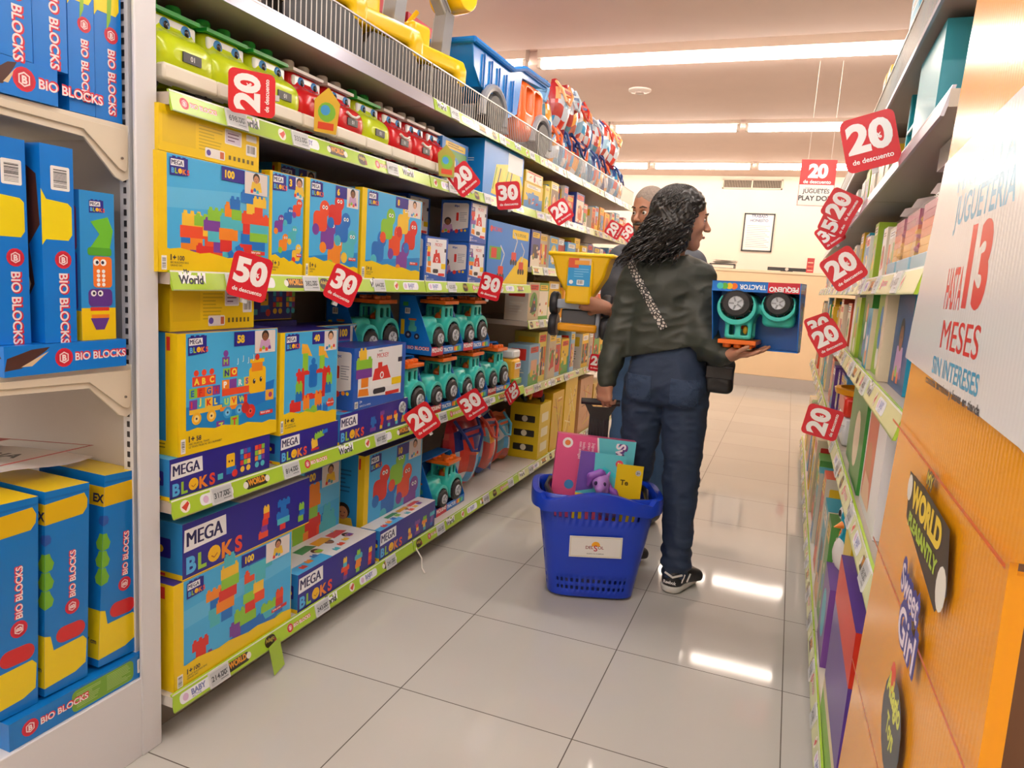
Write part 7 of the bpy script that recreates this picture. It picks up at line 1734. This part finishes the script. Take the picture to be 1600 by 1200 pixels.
for x in (-.12, .12):
    MB().lathe([(.008, -.01), (.02, -.01), (.022, 0), (.02, .01), (.008, .01)], P('#2a2a2e'), (x, .10, .022), (1, 0, 0), 14).build('wheel', t, smooth=True)
# what lies in the basket
mb, F, Lf, Rf, T = carton(.33, .06, .35, K('#e0568c', .35), K('#c9487c'))
F.poly([(.17, .35), (.33, .35), (.33, 0), (.22, 0), (.20, .2)], K('#5fc0cf', .35)); F.poly([(.165, .35), (.172, .35), (.222, 0), (.215, 0)], K('#f3f3f3')); F.disc(.045, .315, .022, K('#f3eef0')); F.disc(.045, .315, .012, K('#e8823c'))
for k in range(4): F.text(['Juguetes para', 'crear y jugar', 'todo el dia', 'con amigas'][k], .145-.018*k, .325, .012, K('#f8dce8'), .01, rot=-PI/2)
F.disc(.13, .17, .03, K('#e8402c')); F.band([(.11, .22), (.105, .16), (.12, .13)], .008, K('#c8d83a')); F.disc(.07, .14, .02, K('#3f86c0')); F.text('Sweet', .25, .335, .04, K('#6a3a86'), .09, rot=-PI/2); F.text('Sweet', .25, .335, .04, K('#f6e6f2'), .03, rot=-PI/2)
o = mb.build('toy_box', loc=(-.715, 2.875, .285), rot=(R(-5), R(3), R(20))); tag(o, 'pink and teal cardboard toy box with Sweet lettering standing in the basket', 'toy box')
t = thing('toy_horse_card', 'teal and purple blister card with a lilac toy horse in the basket', 'toy', (-.665, 2.80, .255), R(20), rot=(R(-6), R(4), R(20)))
mb = MB().box((0, 0, .165), (.19, .003, .33), K('#5cc4d2', .35)); f = Face(mb, (-.095, -.0017, 0), (1, 0, 0), (0, 0, 1), .19, .33); f.poly([(0, .16), (.07, .18), (.06, .33), (0, .33)], K('#6a4aa8')); f.poly([(0, 0), (.19, 0), (.19, .17), (0, .15)], K('#e85a7c')); f.rect(0, 0, .05, .155, K('#f2cf1c')); f.disc(.165, .295, .016, K('#d84a5c')); f.text('3+', .165, .289, .012, K('#f6f2f2'), .03, 'c'); f.band([(.1, .27), (.14, .25), (.18, .23)], .016, K('#38c8d8')); mb.build('card', t)
v = Vox((-.10, -.09, .06), (.12, .01, .31), .0042); v.ell((.0, -.035, .215), (.036, .03, .036)); v.cone((.0, -.04, .205), (-.004, -.062, .19), .024, .018, .01); v.cone((.008, -.03, .2), (.03, -.03, .12), .022, .03, .02); v.cone((.022, -.03, .235), (.032, -.03, .262), .010, .004, .006); v.ell((.05, -.03, .105), (.045, .025, .032), .02)
m_ = MB(); v.mesh(m_, P('#a878c8', .3)); m_.build('horse_figure', t, smooth=True)
v = Vox((-.09, -.09, .08), (.12, .01, .31), .0042); v.cone((-.01, -.035, .25), (-.045, -.04, .235), .02, .014, .01); v.cone((-.045, -.04, .235), (-.05, -.04, .2), .014, .008, .01); v.cone((.0, -.025, .25), (.045, -.03, .19), .016, .012, .01); v.cone((.06, -.03, .18), (.09, -.03, .13), .016, .01, .01); m_ = MB(); v.mesh(m_, P('#8a52b4', .3)); m_.build('mane', t, smooth=True)
for sx in (-.022, .014): MB().ell((sx-.002, -.064, .214), (.007, .003, .009), P('#2a1a4a', .2), 10, 6).build('eye', t, smooth=True)
mb = MB().box((0, 0, .16), (.11, .003, .32), K('#e8c414', .35)); f = Face(mb, (-.055, -.0017, 0), (1, 0, 0), (0, 0, 1), .11, .32); f.disc(.09, .29, .012, K('#b9bcc0')); f.text('3+', .09, .285, .009, K('#4a4a50'), .03, 'c'); f.text('Te', .02, .235, .022, K('#4a3a10'), .03)
tag(mb.build('product_card', loc=(-.55, 2.835, .225), rot=(R(-6), R(3), R(20))), 'plain yellow product card standing at the right side of the basket', 'card')
